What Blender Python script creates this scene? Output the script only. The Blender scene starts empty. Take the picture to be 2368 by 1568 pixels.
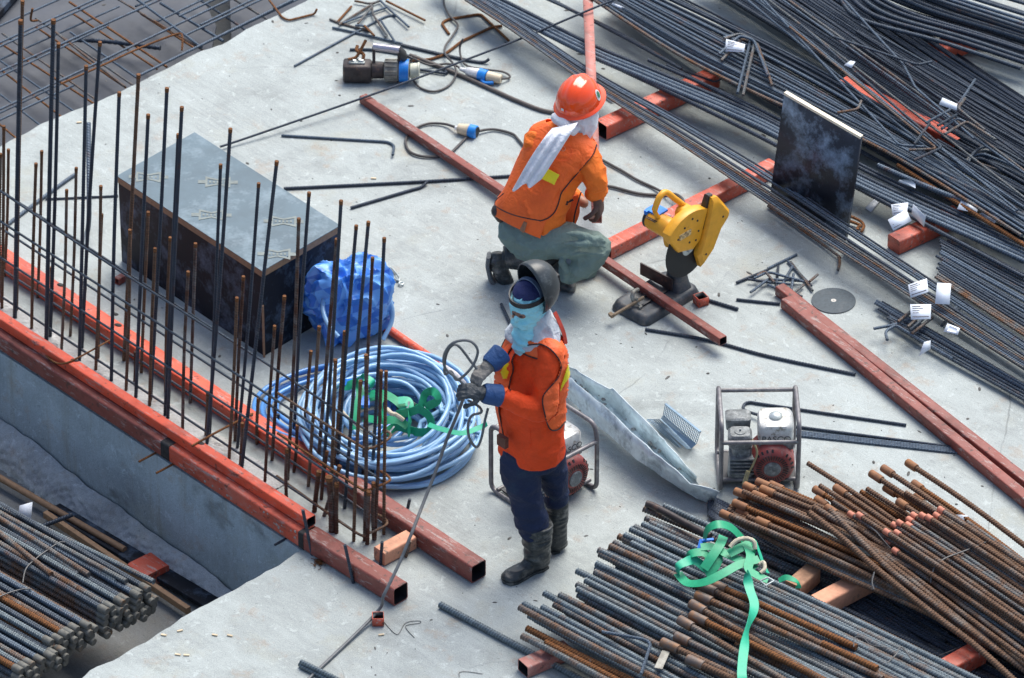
import bpy, bmesh, math, random
import numpy as np
from mathutils import Vector, Matrix, noise
R = math.radians
random.seed(7)
scene = bpy.context.scene
col = scene.collection
# ------------------------------------------------------------------ camera
FPX = 14000.0; PITCH = R(35.0); S0 = 435.0; D0 = FPX / S0
CX, CY = 1183.5, 784.0
CAM = Vector((0, -D0*math.cos(PITCH), D0*math.sin(PITCH)))
FW = Vector((0, math.cos(PITCH), -math.sin(PITCH))); UP = Vector((0, math.sin(PITCH), math.cos(PITCH)))
cd = bpy.data.cameras.new("camera"); cam = bpy.data.objects.new("camera", cd); col.objects.link(cam)
cam.location = CAM; cam.rotation_euler = (math.pi/2 - PITCH, 0, 0)
cd.sensor_width = 36; cd.lens = 36*FPX/2367; cd.clip_start = 1; cd.clip_end = 500
cd.dof.use_dof = True; cd.dof.focus_distance = 31.0; cd.dof.aperture_fstop = 4.5
scene.camera = cam
# ------------------------------------------------------------------ light
w = bpy.data.worlds.new("World"); scene.world = w; w.use_nodes = True
nt = w.node_tree; nt.nodes.clear()
sky = nt.nodes.new("ShaderNodeTexSky"); sky.sky_type = 'NISHITA'; sky.sun_disc = False
SUN_EL, SUN_AZ = R(58), R(28)      # azimuth clockwise from +Y (away from the camera), to the right
sky.sun_elevation = SUN_EL; sky.sun_rotation = SUN_AZ; sky.dust_density = 3.0; sky.air_density = 1.0; sky.ozone_density = .8
bg = nt.nodes.new("ShaderNodeBackground"); bg.inputs[1].default_value = 0.098
wo = nt.nodes.new("ShaderNodeOutputWorld")
nt.links.new(sky.outputs[0], bg.inputs[0]); nt.links.new(bg.outputs[0], wo.inputs[0])
ld = bpy.data.lights.new("sun", 'SUN'); ld.energy = 2.0; ld.angle = R(42); ld.color = (1.0, .97, .90)
sun = bpy.data.objects.new("sun", ld); col.objects.link(sun)
sd = Vector((math.sin(SUN_AZ)*math.cos(SUN_EL), math.cos(SUN_AZ)*math.cos(SUN_EL), math.sin(SUN_EL)))
sun.rotation_euler = sd.to_track_quat('Z', 'Y').to_euler(); sun.location = (0, 0, 20)
scene.view_settings.view_transform = 'Standard'; scene.view_settings.look = 'None'
scene.view_settings.gamma = 1.0; scene.view_settings.exposure = 1.02
# ------------------------------------------------------------------ photo point -> world point on a plane
def ray(px, py):
    return FW + Vector((1, 0, 0))*((px-CX)/FPX) + UP*((CY-py)/FPX)
def P(px, py, z=0.0):
    d = ray(px, py); return CAM + d*((z-CAM.z)/d.z)
def PY(px, py, y):
    d = ray(px, py); return CAM + d*((y-CAM.y)/d.y)
OFF = (0, 680, 1360, 2033)
def T(c, r, x, y):
    return ((c*1024+x/2.3057)/1.73046, (OFF[r]+y/2.3057)/1.73046)
def TP(c, r, x, y, z=0.0):
    a = T(c, r, x, y); return P(a[0], a[1], z)
# ------------------------------------------------------------------ tagging
def tag(o, label=None, cat=None, group=None, kind=None):
    if label: o['label'] = label
    if cat: o['category'] = cat
    if group: o['group'] = group
    if kind: o['kind'] = kind
    return o
def empty(name, loc, label, cat, group=None):
    o = bpy.data.objects.new(name, None); col.objects.link(o); o.location = loc
    o.empty_display_size = .1
    return tag(o, label, cat, group)
# ------------------------------------------------------------------ mesh builder (world coordinates)
class MB:
    def __init__(s): s.v = []; s.f = []; s.uv = []; s.n = 0; s.hasuv = False
    def add(s, verts, faces, uvs=None):
        b = s.n; s.v.append(np.asarray(verts, dtype=np.float32).reshape(-1, 3)); s.n += len(s.v[-1])
        s.f += [tuple(i+b for i in f) for f in faces]
        if uvs is None: uvs = [(0.0, 0.0)]*len(s.v[-1])
        else: s.hasuv = True
        s.uv.append(np.asarray(uvs, dtype=np.float32).reshape(-1, 2))
        return s
    def box(s, c, ax, ay, az):
        c, ax, ay, az = map(Vector, (c, ax, ay, az)); vs = []
        for k in (-1, 1):
            for j in (-1, 1):
                for i in (-1, 1): vs.append(c+ax*i+ay*j+az*k)
        return s.add(vs, [(0,2,3,1),(4,5,7,6),(0,1,5,4),(2,6,7,3),(0,4,6,2),(1,3,7,5)])
    def bar(s, a, b, w, h, up=(0,0,1)):
        a, b = Vector(a), Vector(b); d = (b-a); L = d.length; d.normalize()
        sd_ = d.cross(Vector(up)).normalized(); u = sd_.cross(d)
        return s.box((a+b)/2, d*L/2, sd_*w/2, u*h/2)
    def tube(s, pts, r, seg=8, caps=True, rib=0.0, ribh=.15, closed=False):
        P_ = np.array([tuple(p) for p in pts], dtype=np.float64)
        dl = np.linalg.norm(np.diff(P_, axis=0), axis=1); L = np.concatenate([[0], np.cumsum(dl)])
        rad = np.asarray(r, dtype=float)*np.ones(len(P_))
        if rib > 0:
            n = max(2, int(L[-1]/(rib/2))); t = np.linspace(0, L[-1], n)
            P_ = np.stack([np.interp(t, L, P_[:, k]) for k in range(3)], 1); rad = np.interp(t, L, rad)
            rad = rad*np.where(np.arange(n) % 2 == 0, 1+ribh, 1-ribh*.5); L = t
        n = len(P_)
        tg = np.gradient(P_, axis=0); tg /= (np.linalg.norm(tg, axis=1)[:, None]+1e-12)
        up = np.array([0.013, 0.021, 1.0]) if abs(tg[0][2]) < .9 else np.array([1.0, 0.02, 0.01])
        N = np.zeros((n, 3)); nn = up - tg[0]*np.dot(up, tg[0]); nn /= np.linalg.norm(nn); N[0] = nn
        straight = np.max(np.abs(tg-tg[0])) < .35 and not closed
        if straight:
            N = up[None]-tg*(tg@up)[:, None]; N /= np.linalg.norm(N, axis=1)[:, None]
        else:
            for i in range(1, n):
                nn = N[i-1]-tg[i]*np.dot(N[i-1], tg[i]); N[i] = nn/np.linalg.norm(nn)
        B = np.cross(tg, N); a = np.linspace(0, 2*math.pi, seg, endpoint=False)
        V = P_[:, None]+rad[:, None, None]*(N[:, None]*np.cos(a)[None, :, None]+B[:, None]*np.sin(a)[None, :, None])
        fs = [(i*seg+j, i*seg+(j+1) % seg, (i+1)*seg+(j+1) % seg, (i+1)*seg+j) for i in range(n-1) for j in range(seg)]
        if caps: fs += [tuple(range(seg-1, -1, -1)), tuple((n-1)*seg+j for j in range(seg))]
        uv = np.stack([np.repeat(L, seg), np.tile(a/(2*math.pi), n)], 1)
        return s.add(V.reshape(-1, 3), fs, uv)
    def loft(s, rings, caps=True):
        m = len(rings[0]); vs = [p for r in rings for p in r]
        fs = [(i*m+j, i*m+(j+1) % m, (i+1)*m+(j+1) % m, (i+1)*m+j) for i in range(len(rings)-1) for j in range(m)]
        if caps: fs += [tuple(range(m-1, -1, -1)), tuple((len(rings)-1)*m+j for j in range(m))]
        return s.add(vs, fs)
    def lathe(s, o, ax, prof, seg=20, caps=True):
        o, ax = Vector(o), Vector(ax).normalized(); t = ax.orthogonal().normalized(); b = ax.cross(t)
        return s.loft([[o+ax*h+(t*math.cos(a)+b*math.sin(a))*r for a in [2*math.pi*k/seg for k in range(seg)]] for h, r in prof], caps)
    def ell(s, c, a, b, d, seg=16, rings=10):
        c, a, b, d = map(Vector, (c, a, b, d)); rr = []
        for i in range(rings+1):
            ph = math.pi*(i+.001)/(rings+.002); rr.append([c-d*math.cos(ph)+(a*math.cos(t)+b*math.sin(t))*math.sin(ph) for t in [2*math.pi*k/seg for k in range(seg)]])
        return s.loft(rr)
    def build(s, name, mat, parent=None, smooth=True, ang=40, raw=False):
        me = bpy.data.meshes.new(name); V = np.concatenate(s.v) if s.v else np.zeros((0, 3), np.float32)
        off = Vector((0, 0, 0)) if parent is None else parent.location
        org = off
        if parent is None: org = Vector(V.mean(0).tolist()); 
        Vl = V-np.array(org, dtype=np.float32)
        tot = np.array([len(f) for f in s.f]); idx = np.fromiter((i for f in s.f for i in f), dtype=np.int32)
        me.vertices.add(len(Vl)); me.vertices.foreach_set("co", Vl.ravel())
        me.loops.add(len(idx)); me.loops.foreach_set("vertex_index", idx)
        st = np.zeros(len(tot), np.int32); st[1:] = np.cumsum(tot)[:-1]
        me.polygons.add(len(tot)); me.polygons.foreach_set("loop_start", st)
        if s.hasuv:
            uv = np.concatenate(s.uv); l = me.uv_layers.new(name="UVMap"); l.data.foreach_set("uv", uv[idx].ravel())
        me.update(calc_edges=True); me.validate()
        if smooth:
            me.polygons.foreach_set("use_smooth", np.ones(len(me.polygons), dtype=bool))
            try: me.set_sharp_from_angle(angle=R(ang))
            except Exception: pass
        if mat: me.materials.append(mat)
        o = bpy.data.objects.new(name, me); col.objects.link(o)
        if parent is not None:
            o.parent = parent
        else: o.location = org
        return o
def sub(o, parent):          # parent o (built in world coords) to a mesh/empty thing
    bpy.context.view_layer.update()
    mw = o.matrix_world.copy(); o.parent = parent; o.matrix_parent_inverse = parent.matrix_world.inverted(); o.matrix_world = mw
    return o
def spline(pts, n=8, closed=False):
    P_ = [Vector(p) for p in pts]; out = []; m = len(P_)
    if m < 3: return P_
    rng = range(m if closed else m-1)
    for i in rng:
        if closed: a, b, c, d = P_[(i-1) % m], P_[i], P_[(i+1) % m], P_[(i+2) % m]
        else: a, b, c, d = P_[max(i-1, 0)], P_[i], P_[i+1], P_[min(i+2, m-1)]
        for k in range(n):
            t = k/n; out.append(.5*((2*b)+(-a+c)*t+(2*a-5*b+4*c-d)*t*t+(-a+3*b-3*c+d)*t**3))
    out.append(P_[0] if closed else P_[-1]); return out
def fillet(pts, r, n=5):      # polyline with rounded corners
    P_ = [Vector(p) for p in pts]; out = [P_[0]]
    for i in range(1, len(P_)-1):
        a, b, c = P_[i-1], P_[i], P_[i+1]; u = (a-b); v = (c-b); k = min(r, u.length*.45, v.length*.45)
        s_, e = b+u.normalized()*k, b+v.normalized()*k
        for j in range(n+1):
            t = j/n; out.append(s_*(1-t)**2+b*2*t*(1-t)+e*t*t)
    out.append(P_[-1]); return out
def hollow(mb, pts4, d, wall):
    """square tube: 4 corners of the start section (world), vector d along"""
    c = sum(pts4, Vector())/4; k = 1-wall; inn = [c+(p-c)*k for p in pts4]
    d = Vector(d); V = list(pts4)+inn+[p+d for p in pts4]+[p+d for p in inn]
    f = []
    for j in range(4):
        a, b = j, (j+1) % 4
        f += [(a, b, 8+b, 8+a), (4+b, 4+a, 12+a, 12+b), (b, a, 4+a, 4+b), (8+a, 8+b, 12+b, 12+a)]
    mb.add(V, f)
def sqtube(a, b, w, h, wall=.12):
    """a, b: near bottom edge points; the tube extends w to the far side (away from camera) and h up. Rounded corners."""
    a, b = Vector(a), Vector(b); d = b-a; hz = Vector((d.x, d.y, 0)).normalized(); n = Vector((-hz.y, hz.x, 0))
    if n.y < 0: n = -n
    up = n.cross(d).normalized()
    if up.z < 0: up = -up
    n = n*w; u = up*h; mb = MB(); r = .12
    def sec(o, k):
        c = o+n*.5+u*.5; out = []
        for (sx, sy) in ((-1, -1), (1, -1), (1, 1), (-1, 1)):
            for q in range(4):
                base = math.atan2(sy, sx)-math.pi/4+q*math.pi/6
                x = sx*(.5-r)+r*math.cos(base); y = sy*(.5-r)+r*math.sin(base); out.append(c+n*x*k+u*y*k)
        return out
    o1, o2, i1, i2 = sec(a, 1), sec(b, 1), sec(a, 1-wall), sec(b, 1-wall)
    if wall >= .5: mb.loft([o1, o2]); return mb
    m = 16; V = o1+i1+o2+i2; f = []
    for j in range(m):
        k = (j+1) % m; f += [(j, k, 2*m+k, 2*m+j), (m+k, m+j, 3*m+j, 3*m+k), (k, j, m+j, m+k), (2*m+j, 2*m+k, 3*m+k, 3*m+j)]
    mb.add(V, f); return mb
def ribbon(mb, pts, width, ups, th=.002, n=8):
    pts = [Vector(p) for p in pts]
    ups = [Vector(u) for u in ups] if isinstance(ups, list) else [Vector(ups)]*len(pts)
    if len(ups) != len(pts): ups = [ups[round(i*(len(ups)-1)/(len(pts)-1))] for i in range(len(pts))]
    pp = spline(pts, n); uu = spline(ups, n); rings = []
    for i, p in enumerate(pp):
        t = (pp[min(i+1, len(pp)-1)]-pp[max(i-1, 0)]).normalized(); u = uu[i].normalized()
        s_ = t.cross(u); s_ = s_.normalized() if s_.length > 1e-5 else Vector((1, 0, 0)); nn = s_.cross(t).normalized()
        rings.append([p+s_*width/2+nn*th, p-s_*width/2+nn*th, p-s_*width/2-nn*th, p+s_*width/2-nn*th])
    mb.loft(rings); return mb
def text_mesh(txt, size, origin, xdir, ydir, mat, parent, name="lettering", depth=.001, width=None):
    cu = bpy.data.curves.new(name, 'FONT'); cu.body = txt; cu.size = size; cu.extrude = depth; cu.align_x = 'CENTER'; cu.align_y = 'CENTER'
    o = bpy.data.objects.new(name, cu); col.objects.link(o); bpy.context.view_layer.update()
    me = bpy.data.meshes.new_from_object(o.evaluated_get(bpy.context.evaluated_depsgraph_get())); bpy.data.objects.remove(o); bpy.data.curves.remove(cu)
    x, y = Vector(xdir).normalized(), Vector(ydir).normalized(); z = x.cross(y)
    m = Matrix((x, y, z)).transposed().to_4x4(); m.translation = Vector(origin)-parent.location; me.transform(m)
    me.materials.clear(); me.materials.append(mat); o = bpy.data.objects.new(name, me); col.objects.link(o); o.parent = parent; return o
def remesh(mb, name, mat, parent, voxel=.008, smooth=6, wr=None):
    o = mb.build(name, mat, parent, smooth=False)
    m = o.modifiers.new("r", 'REMESH'); m.mode = 'VOXEL'; m.voxel_size = voxel
    s_ = o.modifiers.new("s", 'SMOOTH'); s_.iterations = smooth; s_.factor = .5
    bpy.context.view_layer.update()
    me = bpy.data.meshes.new_from_object(o.evaluated_get(bpy.context.evaluated_depsgraph_get()))
    o.modifiers.clear(); old = o.data; o.data = me; me.name = name; bpy.data.meshes.remove(old)
    me.materials.clear(); me.materials.append(mat)
    if wr:
        for (amp, sx, sy, sz, sharp) in wr:
            co = [v.co.copy() for v in me.vertices]; no = [v.normal.copy() for v in me.vertices]
            for v, c, n_ in zip(me.vertices, co, no):
                q = noise.noise(Vector((c.x*sx+3.1, c.y*sy+1.7, c.z*sz)))
                if sharp: q = .5-abs(q)*2
                v.co = c+n_*q*amp
    me.polygons.foreach_set("use_smooth", np.ones(len(me.polygons), dtype=bool)); me.update()
    return o
def ring(c, a, b, m=20, pw=2.0):
    c, a, b = Vector(c), Vector(a), Vector(b); out = []
    for k in range(m):
        t = 2*math.pi*k/m; x, y = math.cos(t), math.sin(t); e = 2/pw
        out.append(c+a*math.copysign(abs(x)**e, x)+b*math.copysign(abs(y)**e, y))
    return out
def limb(mb, pts, rad, seg=14, n=6):
    pp = spline(pts, n); q = [Vector((r, 0, 0)) for r in rad]; rr = [v.x for v in spline(q, n)]
    if len(pts) == 2: pp = [pts[0].lerp(pts[1], i/6) for i in range(7)]; rr = [rad[0]+(rad[1]-rad[0])*i/6 for i in range(7)]
    mb.tube(pp, rr, seg=seg)
    for p, r in ((pp[0], rr[0]), (pp[-1], rr[-1])): mb.ell(p, (r, 0, 0), (0, r, 0), (0, 0, r), 10, 6)
    return mb
# ------------------------------------------------------------------ materials
class NM:
    def __init__(s, name):
        s.m = bpy.data.materials.new(name); s.m.use_nodes = True; s.t = s.m.node_tree; s.b = s.t.nodes["Principled BSDF"]
    def n(s, k, **kw):
        x = s.t.nodes.new(k)
        for a, v in kw.items(): setattr(x, a, v)
        return x
    def l(s, a, b): s.t.links.new(a, b)
    def noise(s, scale, detail=4, rough=.6, vec=None, dist=0):
        x = s.n("ShaderNodeTexNoise"); x.inputs['Scale'].default_value = scale; x.inputs['Detail'].default_value = detail
        x.inputs['Roughness'].default_value = rough; x.inputs['Distortion'].default_value = dist
        if vec: s.l(vec, x.inputs['Vector'])
        return x.outputs['Fac']
    def mapping(s, src, scale=(1, 1, 1), rot=(0, 0, 0)):
        x = s.n("ShaderNodeMapping"); x.inputs['Scale'].default_value = scale; x.inputs['Rotation'].default_value = rot; s.l(src, x.inputs[0]); return x.outputs[0]
    def ramp(s, f, stops):
        x = s.n("ShaderNodeValToRGB"); e = x.color_ramp.elements
        while len(e) < len(stops): e.new(.5)
        for i, (p, c) in enumerate(stops):
            e[i].position = p; e[i].color = (c, c, c, 1) if not hasattr(c, '__len__') else (*c, 1)
        s.l(f, x.inputs[0]); return x.outputs[0]
    def mix(s, f, a, b, mode='MIX'):
        x = s.n("ShaderNodeMix", data_type='RGBA', blend_type=mode)
        for i, v in ((0, f), (6, a), (7, b)):
            if isinstance(v, (int, float)): x.inputs[i].default_value = v
            elif hasattr(v, '__len__'): x.inputs[i].default_value = (*v, 1)
            else: s.l(v, x.inputs[i])
        return x.outputs[2]
    def math(s, op, a, b=0.0):
        x = s.n("ShaderNodeMath", operation=op)
        for i, v in ((0, a), (1, b)):
            if isinstance(v, (int, float)): x.inputs[i].default_value = v
            else: s.l(v, x.inputs[i])
        return x.outputs[0]
    def bump(s, h, dist, strength=1.0):
        x = s.n("ShaderNodeBump"); x.inputs['Distance'].default_value = dist; x.inputs['Strength'].default_value = strength
        s.l(h, x.inputs['Height']); s.l(x.outputs[0], s.b.inputs['Normal'])
    def col(s, c):
        if hasattr(c, '__len__'): s.b.inputs['Base Color'].default_value = (*c, 1)
        else: s.l(c, s.b.inputs['Base Color'])
    def set(s, rough=.5, metal=0.0, **kw):
        if isinstance(rough, (int, float)): s.b.inputs['Roughness'].default_value = rough
        else: s.l(rough, s.b.inputs['Roughness'])
        s.b.inputs['Metallic'].default_value = metal
        for k, v in kw.items(): s.b.inputs[k.replace('_', ' ')].default_value = v
        return s.m
    def obj(s): return s.n("ShaderNodeTexCoord").outputs['Object']
    def geo(s): return s.n("ShaderNodeNewGeometry").outputs['Position']
def m_plain(name, c, rough=.5, metal=0.0, var=.25, scale=30, bump=0.0, dirt=None, dscale=12, dlo=.55, dhi=.7, **kw):
    k = NM(name); v = k.geo(); f = k.noise(scale, 5, .65, v)
    c2 = k.mix(k.ramp(f, [(.3, 0.0), (.7, 1.0)]), tuple(x*(1-var) for x in c), tuple(min(1, x*(1+var)) for x in c))
    if dirt is not None:
        c2 = k.mix(k.ramp(k.noise(dscale, 8, .75, v), [(dlo, 0.0), (dhi, 1.0)]), c2, dirt)
    k.col(c2)
    if bump: k.bump(k.noise(scale*2, 5, .6, v), bump)
    return k.set(rough, metal, **kw)
def m_paint(name, c, rough, wear=.5, fade=(.5, .3, .26)):
    k = NM(name); v = k.geo(); q = k.mapping(v, (1, 1, 1), (0, 0, -ang_mold)); f = k.noise(2.2, 5, .65, v)
    c2 = k.mix(k.ramp(f, [(.35, 0.0), (.65, 1.0)]), tuple(x*.8 for x in c), tuple(min(1, x*1.15) for x in c))
    c2 = k.mix(k.math('MULTIPLY', k.ramp(k.noise(7, 7, .75, v), [(.48, 0.0), (.72, 1.0)]), .5*wear+.1), c2, fade)
    c2 = k.mix(k.math('MULTIPLY', k.ramp(k.noise(16, 6, .8, k.mapping(q, (.5, 3, 2))), [(.555, 0.0), (.60, 1.0)]), .4+wear*.4), c2, (.36, .35, .33))
    c2 = k.mix(k.math('MULTIPLY', k.ramp(k.noise(24, 4, .7, v), [(.605, 0.0), (.64, 1.0)]), .75), c2, (.05, .03, .025))
    c2 = k.mix(k.math('MULTIPLY', k.ramp(k.noise(3.1, 6, .7, k.mapping(v, (1, 1, 2), (1, 0, 0))), [(.53, 0.0), (.62, 1.0)]), .55), c2, tuple(x*.38 for x in c))
    k.col(c2); k.bump(k.noise(40, 5, .7, v), .0015, .6); k.l(k.ramp(k.noise(9, 5, .6, v), [(.3, rough-.1), (.7, rough+.2)]), k.b.inputs['Roughness']); return k.m
def m_concrete(name, base, streak_rot, dark=0.0, rough_wall=False):
    k = NM(name); v = k.geo()
    st = k.mapping(v, (1, 1, 1), (0, 0, streak_rot)); st2 = k.mapping(st, (1.6, 30, 1))
    st3 = k.mapping(st, (3.5, 70, 1))
    big = k.ramp(k.noise(.7, 5, .6, v), [(.32, 0.0), (.68, 1.0)])
    c = k.mix(big, tuple(x*.76 for x in base), tuple(min(1, x*1.16) for x in base))
    cl = k.ramp(k.noise(3.4, 8, .75, k.mapping(st, (1, 1.7, 1)), .4), [(.42, 0.0), (.64, 1.0)]); c = k.mix(k.math('MULTIPLY', cl, .42), c, tuple(min(1, x*1.45) for x in base))
    s1 = k.ramp(k.noise(1.4, 4, .65, st2), [(.38, 0.0), (.66, 1.0)])
    brk = k.ramp(k.noise(1.1, 3, .6, k.mapping(v, (1, 1, 1), (0, 0, .3))), [(.4, .15), (.65, 1.0)])
    c = k.mix(k.math('MULTIPLY', k.math('MULTIPLY', s1, brk), .42), c, tuple(min(1, x*1.35) for x in base))
    s2 = k.ramp(k.noise(1.0, 6, .7, st3), [(.35, 0.0), (.62, 1.0)])
    c = k.mix(k.math('MULTIPLY', k.math('MULTIPLY', s2, brk), .24), c, tuple(x*.62 for x in base))
    warm = k.ramp(k.noise(1.9, 6, .7, k.mapping(v, (1, 1, 1), (0, 0, 2.0))), [(.55, 0.0), (.72, 1.0)])
    c = k.mix(k.math('MULTIPLY', warm, .6), c, (base[0]*1.0, base[1]*.9, base[2]*.72))
    dk = k.ramp(k.noise(1.3, 7, .75, k.mapping(v, (1, 1.4, 1), (0, 0, .7))), [(.52, 0.0), (.70, 1.0)])
    c = k.mix(k.math('MULTIPLY', dk, .62), c, tuple(x*.5 for x in base))
    rs = k.ramp(k.noise(5.5, 5, .7, k.mapping(v, (1, 1, 1), (0, 0, 1.1))), [(.575, 0.0), (.66, 1.0)])
    c = k.mix(k.math('MULTIPLY', rs, .34), c, (base[0]*.95, base[1]*.62, base[2]*.42))
    sp2 = k.ramp(k.noise(15, 6, .75, v, .5), [(.585, 0.0), (.63, 1.0)]); c = k.mix(k.math('MULTIPLY', sp2, .38), c, tuple(min(1, x*1.7) for x in base))
    pit = k.ramp(k.noise(38, 3, .8, v), [(.63, 0.0), (.68, 1.0)])
    c = k.mix(k.math('MULTIPLY', pit, .55), c, tuple(x*.4 for x in base))
    if rough_wall:
        sp_ = k.ramp(k.noise(1.9, 4, .6, k.mapping(v, (1, 1, 1.3))), [(.62, 0.0), (.72, 1.0)]); c = k.mix(k.math('MULTIPLY', sp_, .75), c, (base[0]*.28, base[1]*.24, base[2]*.2))
        sv = k.ramp(k.noise(1.0, 5, .7, k.mapping(v, (9, 9, .7))), [(.55, 0.0), (.7, 1.0)]); c = k.mix(k.math('MULTIPLY', sv, .45), c, (base[0]*.72, base[1]*.56, base[2]*.38))
    else:
        vo = k.n("ShaderNodeTexVoronoi", feature='DISTANCE_TO_EDGE'); vo.inputs['Scale'].default_value = .55; vo.inputs['Randomness'].default_value = 1
        wv = k.n("ShaderNodeVectorMath", operation='ADD'); k.l(v, wv.inputs[0]); nz = k.n("ShaderNodeTexNoise"); nz.inputs['Scale'].default_value = 3; nz.inputs['Detail'].default_value = 6; k.l(nz.outputs['Color'], wv.inputs[1]); k.l(wv.outputs[0], vo.inputs['Vector'])
        cr = k.ramp(vo.outputs['Distance'], [(.0, 1.0), (.004, 0.0)]); cm_ = k.ramp(k.noise(1.1, 3, .6, v), [(.5, 0.0), (.62, 1.0)]); c = k.mix(k.math('MULTIPLY', k.math('MULTIPLY', cr, cm_), .6), c, tuple(x*.3 for x in base))
    gr = k.noise(160, 2, .5, v); c = k.mix(.16, c, k.ramp(gr, [(.35, .1), (.65, .9)]), 'OVERLAY')
    k.col(c); h = k.math('ADD', k.math('MULTIPLY', k.noise(1.0, 5, .7, st3), .3), k.math('MULTIPLY', k.noise(60, 5, .7, v), .5))
    k.bump(h, .012 if rough_wall else .006, .8)
    return k.set(k.ramp(big, [(0, .62), (1, .82)]))
def m_rebar(name, rust, steel=(.075, .095, .12), pitch=.016, spec=.5, rust_c=(.20, .075, .028), top=False):
    k = NM(name); v = k.geo(); oi = k.n("ShaderNodeObjectInfo").outputs['Random']
    tex = k.n("ShaderNodeTexCoord"); sp = k.n("ShaderNodeSeparateXYZ"); k.l(tex.outputs['UV'], sp.inputs[0])
    ph = k.math('ADD', k.math('MULTIPLY', sp.outputs[0], 2*math.pi/pitch), k.math('MULTIPLY', sp.outputs[1], 12.566))
    rib = k.math('SINE', ph)
    f = k.noise(9, 6, .75, v); f = k.math('ADD', f, k.math('MULTIPLY', k.math('SUBTRACT', oi, .5), .16))
    f = k.ramp(f, [(max(0, .72-rust*.55), 0.0), (min(1, .95-rust*.55), 1.0)])
    sv = k.mix(k.ramp(k.noise(40, 4, .7, v), [(.3, 0.0), (.7, 1.0)]), tuple(x*.7 for x in steel), tuple(x*1.45 for x in steel))
    rc = k.mix(k.ramp(k.noise(60, 5, .8, v), [(.3, 0.0), (.7, 1.0)]), tuple(x*.4 for x in rust_c), tuple(x*1.3 for x in rust_c))
    c = k.mix(f, sv, rc)
    c = k.mix(k.math('MULTIPLY', k.ramp(rib, [(.0, 1.0), (.45, 0.0)]), .35), c, (.02, .02, .025))  # colour darkened between the ribs to imitate their shading
    dust = k.ramp(k.noise(25, 6, .8, v), [(.6, 0.0), (.7, 1.0)])
    c = k.mix(k.math('MULTIPLY', dust, .35), c, (.3, .3, .29))
    k.col(c); k.bump(rib, .0016, .9)
    k.l(k.ramp(f, [(0, .5), (1, .85)]), k.b.inputs['Roughness']); k.b.inputs['Metallic'].default_value = .35
    return k.m
# ------------------------------------------------------------------ material library
MOLD_A = P(0, 812.3); MOLD_B = P(699.5, 1272.5)
MD = (MOLD_B-MOLD_A).normalized(); MN = Vector((-MD.y, MD.x, 0))     # MN points to the far side (onto the slab)
if MN.y < 0: MN = -MN
ang = math.atan2(MD.y, MD.x); ang_mold = ang
M_slab = m_concrete("slab_concrete", (.325, .362, .358), -ang)
M_wall = m_concrete("wall_concrete", (.36, .43, .47), 1.2, rough_wall=True)
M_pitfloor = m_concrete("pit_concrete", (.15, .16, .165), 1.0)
M_strip = m_concrete("rough_concrete", (.40, .41, .41), .3, rough_wall=True)
M_orange = m_paint("orange_paint", (.68, .088, .038), .42, .25, (.62, .20, .13))
M_orange_d = m_paint("orange_paint_scuffed", (.56, .088, .045), .5, .7, (.48, .25, .20))
M_brown = m_paint("red_oxide_paint", (.22, .052, .038), .48, .35, (.33, .15, .12))
M_pink = m_paint("faded_oxide_paint", (.46, .17, .14), .55, .6, (.42, .30, .27))
M_peach = m_plain("weathered_timber", (.60, .29, .18), .75, var=.25, scale=14, dirt=(.2, .13, .1), dscale=12, dlo=.58, dhi=.66)
M_timber = m_plain("timber", (.36, .20, .12), .8, var=.35, scale=18)
M_black = m_plain("dark_paint_and_shade", (.018, .019, .022), .45, var=.3)
M_weld = m_plain("burnt_weld", (.02, .02, .022), .7, var=.5, scale=60, bump=.003)
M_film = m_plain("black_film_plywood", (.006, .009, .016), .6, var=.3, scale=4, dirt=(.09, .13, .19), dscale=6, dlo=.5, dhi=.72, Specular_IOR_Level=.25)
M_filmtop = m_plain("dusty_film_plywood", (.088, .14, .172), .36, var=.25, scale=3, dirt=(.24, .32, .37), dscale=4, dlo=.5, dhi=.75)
M_plyedge = m_plain("plywood_edge", (.27, .165, .095), .7, var=.2, scale=40)
M_cream = m_plain("pale_edge", (.80, .74, .58), .6, var=.06)
M_print = m_plain("tan_print", (.165, .195, .185), .5, var=.25, scale=22, dirt=(.1, .15, .18), dscale=30)
M_steel = m_rebar("rebar_steel", .26, steel=(.06, .082, .11))
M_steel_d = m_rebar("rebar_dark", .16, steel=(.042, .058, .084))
M_steel_b = m_rebar("rebar_bluish", .2, steel=(.105, .145, .195))
M_grey = m_rebar("rebar_greenish", .30, steel=(.15, .19, .215), rust_c=(.22, .12, .07))
M_mix = m_rebar("rebar_half_rusty", .52, steel=(.15, .165, .17), rust_c=(.25, .125, .062))
M_rusty = m_rebar("rebar_rusty", .82, steel=(.19, .18, .165), rust_c=(.235, .135, .082))
M_rust = m_rebar("rebar_orange_rust", 1.5, rust_c=(.30, .125, .042))
M_dustbar = m_rebar("rebar_cement_dusted", .75, steel=(.17, .165, .16), rust_c=(.14, .06, .035))
M_tag = m_plain("white_tag", (.72, .78, .86), .4, var=.05)
M_ink = m_plain("ink", (.03, .035, .06), .6)
M_galv = m_plain("galvanised_steel", (.60, .69, .72), .40, .25, var=.25, scale=7, dirt=(.22, .27, .30), dscale=8, dlo=.5, dhi=.68)
M_cable = m_plain("grey_cable", (.115, .125, .135), .5)
M_cable_d = m_plain("dark_cable", (.06, .055, .055), .55)
M_wire = m_plain("tie_wire", (.12, .12, .12), .5, .5)
M_conc_dust = m_plain("rubble", (.30, .30, .29), .9, var=.4)
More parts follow.
